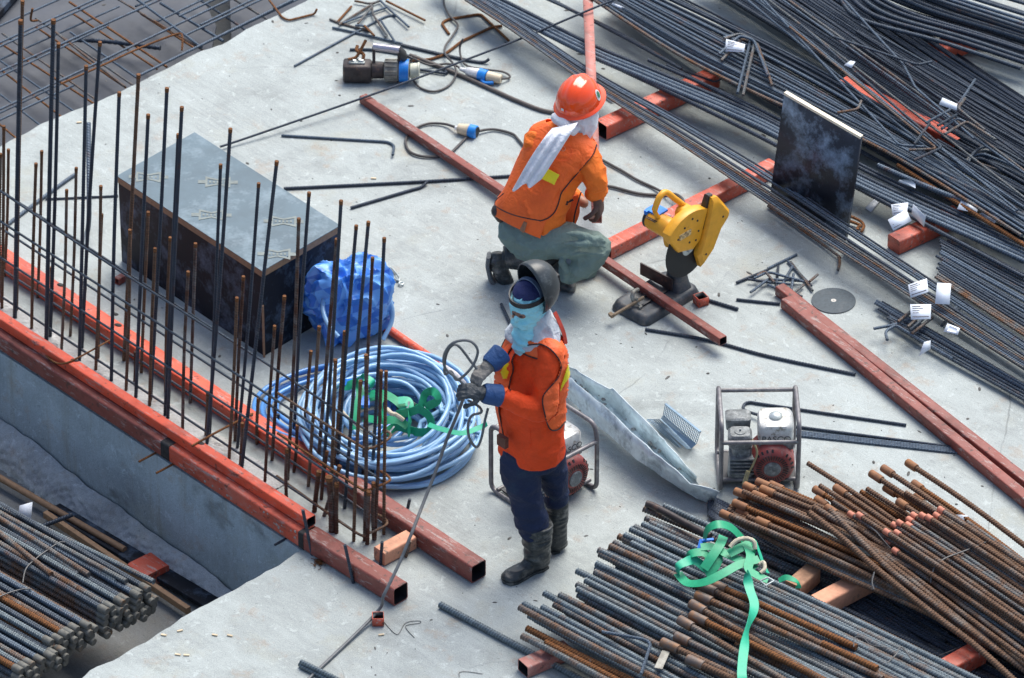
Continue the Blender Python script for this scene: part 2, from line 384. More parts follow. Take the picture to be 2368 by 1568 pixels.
# ------------------------------------------------------------------ setting
def jag(a, b, n, amp, rnd):
    a, b = Vector(a), Vector(b); d = (b-a); nn = Vector((-d.y, d.x, 0)).normalized(); out = []
    for i in range(1, n):
        t = i/n; out.append(a+d*t+nn*(noise.noise(Vector((t*n*.35, rnd, 0)))*amp*1.6+random.uniform(-amp, amp)*.25))
    return out
edge_ul = [P(-400, 545), P(12, 333), P(104, 283), P(227, 235), P(314, 195), P(455, 123), P(520, 100), P(576, 65), P(640, 36), P(725, -5), P(1400, -330)]
poly = [edge_ul[0]]
for i in range(len(edge_ul)-1):
    poly += jag(edge_ul[i], edge_ul[i+1], 8, .006, i)+[edge_ul[i+1]]
poly += [P(2950, -420), P(3100, 2100), P(-700, 2075)]
poly += jag(P(-700, 2075), P(701, 1271), 90, .012, 5.5)+[P(701, 1271), P(701, 1271)+MN*.12, MOLD_A+(P(-400, 548)-MOLD_A).dot(MD)*MD+MN*.12]
def slab(name, poly, z0, z1, mat, kind='structure', cuts=0):
    bm = bmesh.new(); f = bm.faces.new([bm.verts.new((p.x, p.y, z1)) for p in poly])
    g = bmesh.ops.extrude_face_region(bm, geom=[f]); vs = [e for e in g['geom'] if isinstance(e, bmesh.types.BMVert)]
    for v in vs: v.co.z = z0
    bmesh.ops.recalc_face_normals(bm, faces=bm.faces); bmesh.ops.triangulate(bm, faces=[f_ for f_ in bm.faces if len(f_.verts) > 4])
    me = bpy.data.meshes.new(name); bm.to_mesh(me); bm.free(); me.materials.append(mat); o = bpy.data.objects.new(name, me); col.objects.link(o)
    return tag(o, kind=kind)
slab('floor_slab', poly, -.24, 0.0, M_slab)
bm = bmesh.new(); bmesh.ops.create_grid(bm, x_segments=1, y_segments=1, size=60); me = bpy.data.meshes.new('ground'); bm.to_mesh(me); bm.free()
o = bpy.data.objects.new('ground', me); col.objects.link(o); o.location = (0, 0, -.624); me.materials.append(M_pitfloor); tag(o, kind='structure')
# wall below the formwork: vertical face, rough kicked-out foot
L = (P(-400, 548)-MOLD_A).dot(MD)
def wall_pt(s_, k):     # k 0..1 from the kink down to the pit floor
    b = MOLD_A+MD*s_; zk = -.45-.06*max(0, s_)+noise.noise(Vector((s_*2.2, 0, 0)))*.03+noise.noise(Vector((s_*9, 4, 0)))*.02
    return b, zk
rings = []; n = 160
for i in range(n+1):
    s_ = L+(2.6-L)*i/n; b, zk = wall_pt(s_, 0)
    rings.append([b+MN*.30+Vector((0, 0, -.03)), b+MN*.004+Vector((0, 0, -.012)), b+MN*.003+Vector((0, 0, -.2)), b+Vector((0, 0, zk-.06)), b+MN*.02+Vector((0, 0, -.66)), b+MN*.30+Vector((0, 0, -.66))])
mb = MB(); mb.loft(rings)
o = mb.build('concrete_wall', M_wall, ang=30); tag(o, 'blue-grey concrete wall face with rough stained foot below the orange steel tubes', 'wall')
V_ = []; F_ = []; nc, nr = 420, 22
for i in range(nc+1):
    s_ = L+(2.6-L)*i/nc; b, zk = wall_pt(s_, 0)
    for j in range(nr+1):
        k = j/nr; off_ = .008+.15*k**.75; z = zk+(-.64-zk)*k**1.15
        p = b-MN*off_+Vector((0, 0, z)); q = .02*noise.noise(p*6)+.016*abs(noise.noise(p*18))+.012*noise.noise(p*50)
        q *= min(1, .35+k*2); V_.append(p-MN*q*.8+Vector((0, 0, q*.6)))
for i in range(nc):
    for j in range(nr): a_ = i*(nr+1)+j; F_.append((a_, a_+1, a_+nr+2, a_+nr+1))
ft = MB(); ft.add(V_, F_); sub(ft.build('rough_foot', m_concrete("foot_concrete", (.40, .42, .43), 1.2, rough_wall=True), ang=60), o)
# rough cast strip between the two rows of tubes
bm = bmesh.new(); rows = []
for i in range(170):
    row = []
    for j in range(16):
        s_ = L+(1.93-L)*i/169; p = MOLD_A+MD*s_+MN*(.07+.27*j/15)
        row.append(bm.verts.new((p.x, p.y, .004+max(0, .018*noise.noise(p*9)+.012*noise.noise(p*28)))))
    rows.append(row)
for i in range(169):
    for j in range(15): bm.faces.new((rows[i][j], rows[i+1][j], rows[i+1][j+1], rows[i][j+1]))
me = bpy.data.meshes.new('cast_strip'); bm.to_mesh(me); bm.free(); me.materials.append(M_strip); o = bpy.data.objects.new('cast_strip', me); col.objects.link(o); tag(o, kind='structure')
# upper left formwork deck below slab level
dk = [P(-700, 800, -.17), P(-700, -500, -.17), P(505, -200, -.17), P(470, 0, -.17), P(500, 60, -.17), P(455, 300, -.17), P(300, 400, -.17), P(0, 520, -.17)]
slab('formwork_deck', [Vector((p.x, p.y, 0)) for p in dk], -.19, -.17, m_plain("deck_film", (.030, .038, .055), .5, var=.35, scale=3, dirt=(.055, .062, .075), dscale=7, dlo=.42, dhi=.7))
dk = [P(540, 220, -.17), P(520, -300, -.17), P(1300, -300, -.17), P(1100, 160, -.17)]
slab('formwork_deck', [Vector((p.x, p.y, 0)) for p in dk], -.19, -.17, bpy.data.materials["deck_film"])
o = MB(); c0 = P(5, -35, -.16)
o.box(c0+Vector((-.2, .12, .03)), Vector((.36, -.14, 0)), Vector((.16, .40, 0)), Vector((0, 0, .02)))
tag(o.build('plywood_sheet', M_film), 'dark film-faced plywood sheet lying in the upper left corner beneath the mesh', 'plywood')
# ------------------------------------------------------------------ rebar helper
def rebar(pts, r, mat, label, group=None, name='rebar', rib=0.0, seg=8, n=6, cat='rebar', tip=None):
    pp = spline(pts, n) if len(pts) > 2 else [Vector(p) for p in pts]
    o = MB().tube(pp, r, seg=seg, rib=rib).build(name, mat, ang=60); tag(o, label, cat, group)
    if tip:
        d = (pp[0]-pp[1]).normalized(); t = MB(); t.tube([pp[0]-d*.022, pp[0]+d*.002], r*1.16, seg=8); sub(t.build('rusty_tip', tip), o)
    return o
# mesh over the deck
G1 = 'grey bars of the mesh over the dark deck'
def t00(x, y, z): return TP(0, 0, x, y, z)
lab_a = 'blue-grey bar of the upper left mesh running parallel to the slab edge'; lab_b = 'rust-streaked bar of the upper left mesh running towards the slab edge'
for (a, b, z, r) in [((-200, 640), (1100, 60), -.12, .006), ((-200, 330), (600, -30), -.05, .0065), ((-200, 1200), (700, 780), -.05, .0065), ((1450, 200), (2400, -260), -.06, .0065), ((1700, 330), (2700, -140), -.06, .0065), ((-200, 485), (900, -15), -.03, .0065), ((-200, 520), (1000, -25), -.035, .0065), ((-200, 750), (1650, -80), -.03, .007), ((-200, 800), (1000, 235), -.04, .006), ((0, 1010), (2300, -90), -.03, .007), ((-100, 1090), (1200, 470), -.045, .006),
                     ((1270, 705), (2700, 0), -.01, .008), ((1560, 560), (2900, -80), -.02, .007), ((1650, 150), (2500, -250), -.03, .007), ((1850, 230), (2900, -280), -.05, .007), ((1250, 60), (1700, -140), -.06, .007)]:
    rebar([t00(*a, z), t00(*b, z)], r, M_steel_b, lab_a, G1, name='mesh_bar', cat='mesh bar')
for (a, b, z, r, m) in [((20, 310), (905, 935), -.045, .006, M_mix), ((330, 170), (1230, 790), -.045, .006, M_mix), ((640, 20), (1540, 620), -.045, .007, M_rust), ((1080, -10), (1880, 470), -.045, .006, M_mix), ((0, 560), (700, 1040), -.06, .006, M_steel_b),
                        ((0, 870), (400, 1180), -.06, .006, M_steel_b), ((650, 300), (1270, 725), -.05, .007, M_steel_b), ((1230, -30), (1860, 440), -.03, .008, M_steel_b), ((0, 640), (580, 1090), -.09, .006, M_rust), ((-50, 1110), (160, 1285), -.06, .006, M_rust),
                        ((0, 400), (870, 960), -.11, .006, M_rust), ((330, 250), (1160, 810), -.11, .006, M_rust), ((660, 120), (1450, 640), -.11, .006, M_rust), ((1300, 130), (1800, 450), -.1, .006, M_rust), ((1480, 30), (2060, 380), -.08, .009, M_steel_b), ((1750, -60), (2300, 300), -.09, .007, M_steel),
                        ((2000, -100), (2500, 200), -.09, .007, M_mix), ((500, 290), (1150, 800), -.04, .007, M_mix)]:
    rebar([t00(*a, z), t00(*b, z)], r, m, lab_b, 'rusty cross bars of the mesh over the dark deck', name='mesh_bar', cat='mesh bar')
rebar([t00(560, 775, 0), t00(930, 610, 0), t00(1300, 440, 0), t00(1630, 315, .01), t00(1680, 345, .01), t00(1678, 465, -.03)], .006, M_rust, 'rust-brown bent bar with a short hook lying across the upper left mesh', n=4)
rebar([t00(690, 370, -.09), t00(1000, 385, -.09), t00(1480, 445, -.08)], .013, M_steel_d, 'thick dark ribbed bar lying flat under the upper left mesh', rib=.032)
rebar([t00(300, 80, .06), t00(285, 185, -.02), t00(345, 190, -.04)], .007, M_rust, 'small rusty hook standing up from the upper left mesh')
rebar(fillet([TP(1, 0, 120, 0, 0), TP(1, 0, 240, 160, .01), TP(1, 0, 300, 190, .01), TP(1, 0, 540, 130, .01), TP(1, 0, 562, 85, .04)], .04), .0065, M_rust, 'orange rusty bent bar lying on the concrete beside the slab edge', n=3)
# ------------------------------------------------------------------ formwork tubes
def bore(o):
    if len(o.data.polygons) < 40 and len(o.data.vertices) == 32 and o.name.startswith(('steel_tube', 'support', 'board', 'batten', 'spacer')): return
    o.data.materials.append(M_black)  # inner faces coloured black, standing in for the shade inside the tube
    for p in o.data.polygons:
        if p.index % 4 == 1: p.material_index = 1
def tube_obj(a, b, w_, h_, mat, label, name='steel_tube', group=None, wall=.1, cat='tube'):
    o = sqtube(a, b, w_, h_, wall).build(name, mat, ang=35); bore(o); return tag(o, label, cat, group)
z0 = Vector((0, 0, .002)); sJ = (P(382, 1065)-MOLD_A).dot(MD); sE = (P(699.5, 1272.5)-MOLD_A).dot(MD); s0 = L+.1
o = tube_obj(MOLD_A+MD*s0+z0, MOLD_A+MD*(sJ-.01)+z0, .1, .1, M_brown, 'dull red-brown square tube along the top edge of the concrete wall')
o2 = tube_obj(MOLD_A+MD*(sJ+.012)+z0, MOLD_A+MD*(sE-.01)+z0, .1, .1, M_orange_d, 'chipped orange-red square tube ending at the slab corner above the wall')
j = sqtube(MOLD_A+MD*(sJ-.035)-MN*.0025+z0, MOLD_A+MD*(sJ+.03)-MN*.0025+z0, .105, .1035); sub(j.build('weld_joint', M_weld), o)
w_ = MB()
for k in range(26):
    q = MOLD_A+MD*(sJ+.2+random.random()*(sE-sJ-.2))+Vector((0, 0, random.uniform(.02, .09)))-MN*.0
    r_ = random.uniform(.003, .008); w_.tube([q+MN*.003, q-MN*.0012], r_, seg=7)
tag(sub(w_.build('bare_paint_spots', m_plain('bare_spot', (.32, .31, .29), .7)), o2), kind='stuff')
bE = P(*T(1, 3, 1268, 912)); s1 = (bE-MOLD_A).dot(MD)
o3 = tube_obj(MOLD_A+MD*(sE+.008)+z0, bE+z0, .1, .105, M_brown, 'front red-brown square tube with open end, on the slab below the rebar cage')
j = sqtube(MOLD_A+MD*(sE-.03)-MN*.002+z0, MOLD_A+MD*(sE+.006)-MN*.002+z0, .06, .102); sub(j.build('weld_joint', M_weld), o2)
u0 = MN*.045+Vector((0, 0, .104)); sU = (P(*T(1, 3, 510, 175), .1)-MOLD_A).dot(MD)
o = tube_obj(MOLD_A+MD*s0+u0, MOLD_A+MD*sU+u0, .06, .06, M_orange, 'long slim glossy orange square tube stacked on top of the wall-edge tube')
for (c, r, x, y) in ((0, 2, 690, 190), (0, 2, 1850, 955)):
    q = TP(c, r, x, y, .163); t = MB(); t.ell(q, (.022, -.01, 0), (.006, .012, 0), (0, 0, .006), 10, 6); sub(t.build('weld_blob', M_weld), o)
# rear row
ra = P(*T(0, 1, 0, 950)); rb = P(*T(1, 3, 1985, 702)); rd = (rb-ra).normalized(); rj = (P(*T(1, 2, 930, 1290))-ra).dot(rd)
ra0 = ra-rd*.9
o = tube_obj(ra0+z0, ra+rd*rj+z0, .1, .09, M_orange, 'long bright orange square tube behind the starter bars, beside the black plywood box')
for (c, r, x, y) in ((0, 1, 560, 1060), (0, 1, 1060, 1330), (0, 1, 1090, 1430), (0, 2, 2300, 690)):
    q = TP(c, r, x, y, .094); t = MB(); t.ell(q, (.02, -.01, 0), (.006, .012, 0), (0, 0, .005), 10, 6); sub(t.build('weld_blob', M_weld), o)
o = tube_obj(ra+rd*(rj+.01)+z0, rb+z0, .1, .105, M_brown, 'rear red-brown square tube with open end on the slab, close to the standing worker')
# inside of tubes: dark
a = TP(1, 3, 1190, 540); b = TP(1, 3, 1480, 385)
o = tube_obj(a+z0, b+z0, .085, .08, M_peach, 'short peach-coloured spacer block welded between the two red-brown tubes', 'spacer_block', wall=.6, cat='spacer')
# stakes
for (c, r, top, bot, lb) in ((1, 3, (432, 20), (518, 430), 'dark steel stake against the corner where the orange and red-brown tubes meet'), (1, 3, (820, 340), (898, 690), 'dark steel stake leaning on the side of the front red-brown tube'),
                             (1, 3, (1163, 312), (1150, 520), 'dark steel stake standing before the peach spacer block'), (1, 3, (1422, 305), (1382, 450), 'short rusty stake at the right end of the peach spacer block'), (1, 2, (1418, 1470), (1400, 1550), 'short steel pin standing behind the rear red-brown tube'), (1, 2, (208, 685), (196, 800), 'short steel pin with a bright top behind the orange rear tube')):
    q = TP(c, r, *bot); t = T(c, r, *top); rebar([PY(t[0], t[1], q.y), q], .0085, M_rusty if 'rusty' in lb else M_steel_d, lb, name='steel_stake', cat='stake')
for (a, b, lb) in (((1380, 1060), (1430, 1045), 'short rusty pin poking out of the wall below the burnt tube joint'), ((1475, 1210), (1590, 1150), 'longer rusty pin poking out of the wall below the chipped orange tube')):
    a, b = T(0, 2, *a), T(0, 2, *b); d = ray(*b); t = (MOLD_A-CAM).dot(MN)/d.dot(MN); q = CAM+d*t
    rebar([q+MN*.03, q-MN*.11], .006, M_rust, lb, name='steel_pin', cat='pin')
q = T(1, 3, 255, 295); d = ray(*q); t = (MOLD_A-CAM).dot(MN)/d.dot(MN); q = CAM+d*t; rebar([q+MN*.03, q-MN*.06], .007, M_steel_d, 'stubby dark pin poking out of the wall near the slab corner', name='steel_pin', cat='pin')
# tie rods over front tube
rebar([TP(0, 2, 380, 95, .11), TP(0, 2, 470, 185, .13), TP(0, 2, 560, 220, .15), TP(0, 2, 690, 180, .17), TP(0, 2, 1010, 5, .13)], .005, M_rust, 'thin bent rusty tie rod welded over the upper orange tube at the left', name='tie_rod', cat='rod')
rebar([TP(0, 2, 1770, 980, .165), TP(0, 2, 2000, 850, .17), TP(0, 2, 2330, 680, .11)], .006, M_rust, 'straight rusty tie rod bridging the orange tubes near the wall end', name='tie_rod', cat='rod')
# starter bars: (tile, top), (tile, base), radius, material
D, C_, K, Ru = M_steel_d, M_dustbar, M_rusty, M_rust
SB = [((0,0,208,10),(0,1,150,1300),.010,K),((0,0,190,190),(0,1,135,1375),.012,D),((0,0,493,185),(0,2,425,20),.012,D),((0,0,540,405),(0,2,460,-30),.010,D),((0,0,795,610),(0,2,730,195),.010,D),((0,0,922,390),(0,2,752,80),.010,D),
 ((0,0,1100,855),(0,2,1025,385),.010,D),((0,0,1278,690),(0,2,1140,190),.0105,K),((0,0,1367,1060),(0,2,1250,535),.010,D),((0,0,1540,815),(0,2,1385,560),.010,D),((0,0,1677,990),(0,2,1545,725),.010,D),((0,0,1645,1240),(0,2,1520,700),.010,D),
 ((0,0,2125,1190),(0,2,1905,960),.010,D),((0,0,2035,1520),(0,2,1930,900),.009,D),((1,0,192,1490),(0,2,2225,1185),.010,D),((1,1,25,125),(0,2,2185,1000),.009,D),((0,1,615,185),(0,2,565,90),.0085,K),((0,1,930,150),(0,2,880,290),.009,K),((0,1,940,410),(0,2,905,180),.008,K),
 ((0,0,332,1510),(0,1,290,1475),.009,K),((0,0,385,1395),(0,1,345,1180),.0085,K),((0,0,35,1165),(0,1,15,1285),.009,K),((0,0,78,1380),(0,1,40,980),.0085,K),((0,0,703,1550),(0,1,645,1530),.0085,K),((0,1,1198,555),(0,2,1160,470),.009,K),((0,1,1367,390),(0,2,1300,300),.009,K),
 ((0,1,1430,725),(0,2,1378,610),.009,K),((0,1,1570,625),(0,2,1525,490),.009,K),((0,1,1735,940),(0,2,1682,830),.009,C_),((0,1,1803,680),(0,2,1752,580),.009,C_),((0,1,2185,1180),(0,2,2110,1100),.009,K),((0,1,2245,985),(0,2,2165,930),.009,C_),((0,1,475,900),(0,1,478,1290),.008,K),
 ((0,1,465,1130),(0,1,455,1400),.009,C_),((0,1,785,1085),(0,1,760,1568),.009,C_),((0,2,1245,110),(0,2,1238,390),.008,C_),((0,2,1915,480),(0,2,1895,880),.009,K),((1,1,395,450),(1,2,290,1290),.0095,C_),((1,1,490,210),(1,2,345,905),.0095,D),((1,1,785,285),(1,2,600,1455),.0095,D),((1,1,745,640),(1,2,560,1250),.010,C_),
 ((1,1,925,515),(1,2,740,1290),.0095,D),((1,1,1037,480),(1,3,815,0),.0095,D),((1,1,1075,810),(1,2,985,1300),.009,C_),((1,1,1183,630),(1,2,1065,1330),.0095,D),((1,1,262,1165),(1,2,145,1110),.0095,C_),((1,1,172,1440),(1,2,80,1310),.0085,C_),((1,1,583,1445),(1,2,480,1350),.0095,K),((1,1,817,1490),(1,2,700,1290),.009,K),
 ((1,2,507,105),(1,2,430,960),.009,K),((1,2,733,185),(1,3,690,20),.010,K),((1,2,1015,140),(1,3,1000,300),.010,C_),((1,2,1155,285),(1,3,1095,290),.009,C_),((1,2,1200,290),(1,3,1178,240),.009,K),((1,2,965,380),(1,3,900,305),.0095,K),((1,2,22,540),(1,2,8,960),.009,K),((1,2,380,790),(1,2,345,1220),.009,C_),
 ((1,2,655,1030),(1,2,600,1470),.009,C_),((1,2,285,1010),(1,2,280,1450),.0095,C_),((1,2,672,1265),(1,3,700,215),.018,C_),((1,2,745,1325),(1,3,742,230),.012,C_),((1,2,580,1215),(1,3,535,30),.013,C_),((1,2,772,1165),(1,3,620,70),.011,C_),((1,2,1040,1400),(1,3,1025,330),.011,C_),((1,2,1085,1320),(1,3,1090,290),.011,C_),
 ((0,0,5,1420),(0,1,2,1220),.009,K),((0,2,2235,770),(0,2,2215,1150),.009,K)]
lb_of = {id(D): 'dark ribbed starter bar standing in the strip between the orange tubes', id(K): 'rusty starter bar standing in the strip between the orange tubes', id(C_): 'cement-crusted starter bar standing in the strip between the orange tubes'}
gp_of = {id(D): 'dark starter bars', id(K): 'rusty starter bars', id(C_): 'cement-crusted starter bars'}
for (t, b, r, m) in SB:
    q = TP(*b); q.z = -.02; pt = T(*t); top = PY(pt[0], pt[1], q.y+random.uniform(-.01, .01)); mid = q.lerp(top, .5)+Vector((random.uniform(-.006, .006), random.uniform(-.006, .006), 0))
    rebar([top, mid, q], r*.92, m, lb_of[id(m)], gp_of[id(m)], name='starter_bar', rib=.016, n=4, cat='starter bar', tip=M_rust if top.z > .25 else None)
# horizontal bars of the cage
fl = [P(-60, 672), P(592, 1099), P(817, 1252)]; rl = [P(-60, 607), P(592, 1036), P(886, 1237)]
for (ln, zs, nm, side) in ((fl, (.07, .33, .57, .78), 'front', 'facing the wall'), (rl, (.07, .34, .59), 'rear', 'facing the box')):
    for k, z in enumerate(zs):
        e = ln[2] if z < .7 else P(500, 1050); mid = ln[1].lerp(ln[2], -.0) if z < .7 else P(200, 850)
        rebar([ln[0]+Vector((0, 0, z+.01)), mid+Vector((0, 0, z)), e+Vector((0, 0, z))], .0065, M_steel, f'grey horizontal cage bar {("lowest","second lowest","third lowest","highest")[k]} on the side {side}', 'horizontal bars tied along the starter bars', name='cage_bar', n=3, cat='cage bar')
for k, (z, pts) in enumerate(((.57, ((200, 490), (930, 960), (1050, 1000), (1150, 960), (1230, 905), (1235, 860), (1170, 830))), (.33, ((200, 860), (900, 1330), (1010, 1385), (1120, 1350), (1230, 1300), (1215, 1255), (1150, 1210))), (.07, ((190, 1255), (900, 1763), (1020, 1785), (1120, 1750), (1205, 1700), (1190, 1650), (1100, 1600))))):
    rebar([TP(1, 2, x, y, z) for x, y in pts], .007, (M_rusty, M_rust, M_rusty)[k], f'rusty hairpin bar closing the {("top","middle","bottom")[k]} of the rebar cage at its right end', name='hairpin_bar', n=6, cat='rebar')
# ------------------------------------------------------------------ black plywood box
fb = P(612, 826); H = .55
e1 = P(278, 603)-fb; e1.z = 0; e2 = P(796, 722)-fb; e2 = e2-e1.normalized()*e2.dot(e1.normalized()); e2.z = 0
e2 = (P(795, 528, H)-P(614, 634, H)); e2.z = 0
box = empty('plywood_box', fb, 'large black film-faced plywood box with a dusty blue-grey top behind the starter bars', 'box')
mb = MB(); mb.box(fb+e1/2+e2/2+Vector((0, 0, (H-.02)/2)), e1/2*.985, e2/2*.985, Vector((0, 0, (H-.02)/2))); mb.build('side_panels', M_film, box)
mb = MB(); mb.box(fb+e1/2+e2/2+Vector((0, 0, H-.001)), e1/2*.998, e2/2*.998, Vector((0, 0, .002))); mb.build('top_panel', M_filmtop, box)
mb = MB(); zz = H-.022
def edge(a, b): mb.bar(a, b, .024, .036)
k1, k2 = e1.normalized()*.012, e2.normalized()*.012
for (a, b) in ((k2, e1+k2), (e1-k1+k2*2, e1+e2-k1), (e1+e2-k2-k1*2, e2-k2+k1*2), (k1+k2*2, e2+k1)): mb.bar(fb+a+Vector((0, 0, zz)), fb+b+Vector((0, 0, zz)), .023, .036)
mb.build('edge_trim', M_plyedge, box)
mb = MB(); mb.bar(fb+k1*.3-k2*.1+Vector((0, 0, .0)), fb+k1*.3-k2*.1+Vector((0, 0, .33)), .012, .012, (1, 0, 0)); mb.build('corner_batten', M_plyedge, box)
uu, vv = (-e1).normalized(), e2.normalized(); ux = Vector((1, -.03, 0)).normalized(); uy = Vector((-.02, 1, 0)).normalized()
def emblem(px, py, s):
    c = P(px, py, H+.0025); mb = MB()
    def q(x0, y0, x1, y1, x2, y2, x3, y3): mb.add([c+ux*x*s+uy*y*s*1.7+Vector((0, 0, .0006)) for x, y in ((x0, y0), (x1, y1), (x2, y2), (x3, y3))], [(0, 1, 2, 3)])
    q(-1.9, -.16, -1.2, -.16, -1.2, .16, -1.9, .16); q(1.2, -.16, 1.9, -.16, 1.9, .16, 1.2, .16)
    q(-1.2, -.55, -1.0, -.5, -1.0, .5, -1.2, .55); q(1.0, -.5, 1.2, -.55, 1.2, .55, 1.0, .5)
    q(-1.0, .32, 0, .14, 0, .28, -1.0, .5); q(0, .14, 1.0, .32, 1.0, .5, 0, .28); q(-1.0, -.5, 0, -.28, 0, -.14, -1.0, -.32); q(0, -.28, 1.0, -.5, 1.0, -.32, 0, -.14)
    for k in range(5): q(-.85+k*.36, -.1, -.65+k*.36, -.1, -.65+k*.36, .1, -.85+k*.36, .1)
    mb.build('printed_mark', M_print, box, smooth=False)
for (c, r, x, y) in ((0, 1, 1370, 65), (0, 1, 2010, 112), (0, 1, 1950, 415), (1, 1, 255, 475), (1, 1, 200, 775)): emblem(*T(c, r, x, y), .056)
def smallprint(px, py):
    c = P(px, py, H+.0025); mb = MB(); rn = random.Random(int(px))
    for k in range(9):
        for q in range(2):
            a = c+uu*(k*.013-.05)*.4+vv*(q*.02)+Vector((.0, (k-4)*.017, 0)); mb.add([a+Vector((x*.006, y*.005, .0006)) for x, y in ((-1, -1), (1, -1), (1, 1), (-1, 1))], [(0, 1, 2, 3)])
    mb.build('printed_mark', M_print, box, smooth=False)
a = TP(0, 1, 1100, 1070, .0); o = tag(sqtube(a, a+e2.normalized()*.09, .04, .04, .2).build('tube_stub', M_brown), 'small red-brown tube stub peeking out below the left corner of the black box', 'tube stub')
# ------------------------------------------------------------------ loose square tubes
def gtube(a, b, w_, h_, mat, label, z=0.002, za=None, zb=None, wall=.12, name='steel_tube'):
    return tube_obj(P(*a, za if za is not None else z), P(*b, zb if zb is not None else z), w_, h_, mat, label, wall=wall, name=name)
gtube(T(1,0,955,955), (1663, 801), .05, .048, M_brown, 'long thin red-brown square tube lying under the squatting worker and across the saw base', za=.002, zb=.06)
gtube(T(3,1,65,1160), (2500, 1242), .06, .06, M_brown, 'farther of the two long red-brown tubes side by side at the right')
gtube(T(3,1,118,1280), (2500, 1288), .062, .062, M_brown, 'nearer of the two long red-brown tubes side by side at the right')
# pale tube: from the far top of the frame down to the hand of the kneeling worker (runs towards the camera)
a = P(1345, -60, .16); b = PY(1368, 517, P(1368, 650).y); b = P(1368, 516, .14)
mb = MB(); c4 = [b+Vector((0, 0, 0)), b+Vector((.055, 0, 0)), b+Vector((.055, 0, .055)), b+Vector((0, 0, .055))]; hollow(mb, c4, a-b, .14)
tag(mb.build('steel_tube', M_pink, smooth=False), 'faded pink square tube running from the top edge to the squatting worker', 'tube')
gtube(T(2,0,875,1300), T(2,0,1915,815), .10, .095, M_orange_d, 'orange square tube with open end under the long bars, right of the orange helmet', wall=.08)
gtube(T(2,1,915,835), (1800, 408), .09, .08, M_orange_d, 'faded orange tube running behind the yellow saw to the leaning panel', wall=.1)
gtube((1235, 520), (1395, 640), .04, .04, M_brown, 'short tube piece under the kneeling worker')if 0 else None
gtube(T(3,0,640,860), T(3,0,1710,1420), .09, .08, M_orange, 'bright orange tube lying among the dark bars at the upper right', z=.05)
gtube(T(3,0,1530,640), T(3,0,1990,440), .12, .10, M_orange_d, 'dull orange tube glimpsed under thick bars near the top right corner')
gtube(T(3,1,1212,790), T(3,1,1800,520), .10, .09, M_orange_d, 'scuffed orange spacer block beneath the long bars, below white tags', wall=.5)
gtube(T(2,3,150,1575), T(2,3,560,1400), .09, .07, M_pink, 'faded red tube end below the bars at the bottom centre')
gtube(T(2,3,1600,1620), T(2,3,1920,1500), .10, .1, M_pink, 'faded red support tube below the coupler bars at the bottom edge')
gtube(T(3,3,510,1030), T(3,3,1060,740), .10, .1, M_peach, 'weathered orange timber block in the dark gap of the rusty heap', z=.055, wall=.7)
gtube(T(3,3,290,860), T(3,3,480,700), .09, .09, M_timber, 'short brown timber block beside the green strap on the bar heap', z=.06, wall=.7)
gtube(T(3,3,1650,1640), T(3,3,2010,1440), .10, .09, M_orange_d, 'orange-red support tube at the bottom right corner', z=.06)
gtube(T(2,0,2030,1600), T(2,0,2361,1440), .05, .04, M_orange_d, 'x')if 0 else None
# short cut-offs
def cutoff(px, py, s, rot, mat, label):
    c = P(px, py, .002); s *= 1.15; mb = MB(); x = Vector((math.cos(rot), math.sin(rot), 0))*s/2; y = Vector((-x.y, x.x, 0)); hollow(mb, [c-x-y, c+x-y, c+x+y, c-x+y], Vector((0, 0, s*.8)), .14)
    b_ = [c-x*.9-y*.9, c+x*.9-y*.9, c+x*.9+y*.9, c-x*.9+y*.9]; mb.add([p+Vector((0, 0, .003)) for p in b_], [(0, 1, 2, 3)]); o = mb.build('tube_cutoff', mat, smooth=False); bore(o); tag(o, label, 'tube cut-off')
cutoff(874, 1440, .052, .03, M_orange_d, 'small hollow square cut-off standing alone before the front red-brown tube')
cutoff(1620, 702, .055, .5, M_orange_d, 'small hollow square cut-off beside the foot of the yellow saw')
# cutting disc lying on the floor
c = P(*T(3,1,605,1208), .003)
M_disc = m_plain("abrasive_disc", (.055, .075, .09), .7, var=.25, scale=90, dirt=(.09, .10, .11), dscale=10)
mb = MB(); rr = lambda r, z: [c+Vector((math.cos(a)*r, math.sin(a)*r, z)) for a in [2*math.pi*k/48 for k in range(48)]]
mb.loft([rr(.0145, 0), rr(.119, 0), rr(.119, .003), rr(.0145, .003), rr(.0145, 0)], caps=False)
o = mb.build('cutting_disc', M_disc); tag(o, 'grey abrasive cutting disc lying flat on the concrete right of the yellow saw', 'cutting disc')
mb = MB(); mb.loft([rr(.004, .0032), rr(.014, .0035)], caps=False); sub(mb.build('hub_ring', m_plain('pale_hub', (.62, .6, .55), .6)), o)
# ------------------------------------------------------------------ single bars on the slab
def bar2(p, r, label, mat=None, z=None, rib=0, n=6, group=None, fil=0, cat='rebar'):
    zz = r+.001 if z is None else z
    pts = [TP(*q[:4], q[4] if len(q) > 4 else zz) for q in p]
    if fil: pts = fillet(pts, fil); n = 1
    return rebar(pts, r, mat or M_steel_b, label, group, rib=rib, n=n, cat=cat)
bar2([(1,0,355,610),(1,0,920,300),(1,0,1195,155),(1,0,1290,150)], .0065, 'straight grey bar with a kinked end pointing down-left from the scrap heap at the top', n=3)
bar2([(1,0,235,1250),(1,0,1220,1310),(1,0,1275,1345),(1,0,1262,1430,.02)], .0075, 'grey bar with a short right-angle hook lying left of the long thin tube', M_steel_b, fil=.05)
bar2([(0,0,2030,1355,.02),(1,0,0,1245,.03),(1,0,1180,835,.07),(1,0,2361,390,.12),(2,0,600,140,.22),(2,0,960,-10,.25)], .0065, 'very long thin bar slanting from the box up to the top edge', M_steel_d, n=4)
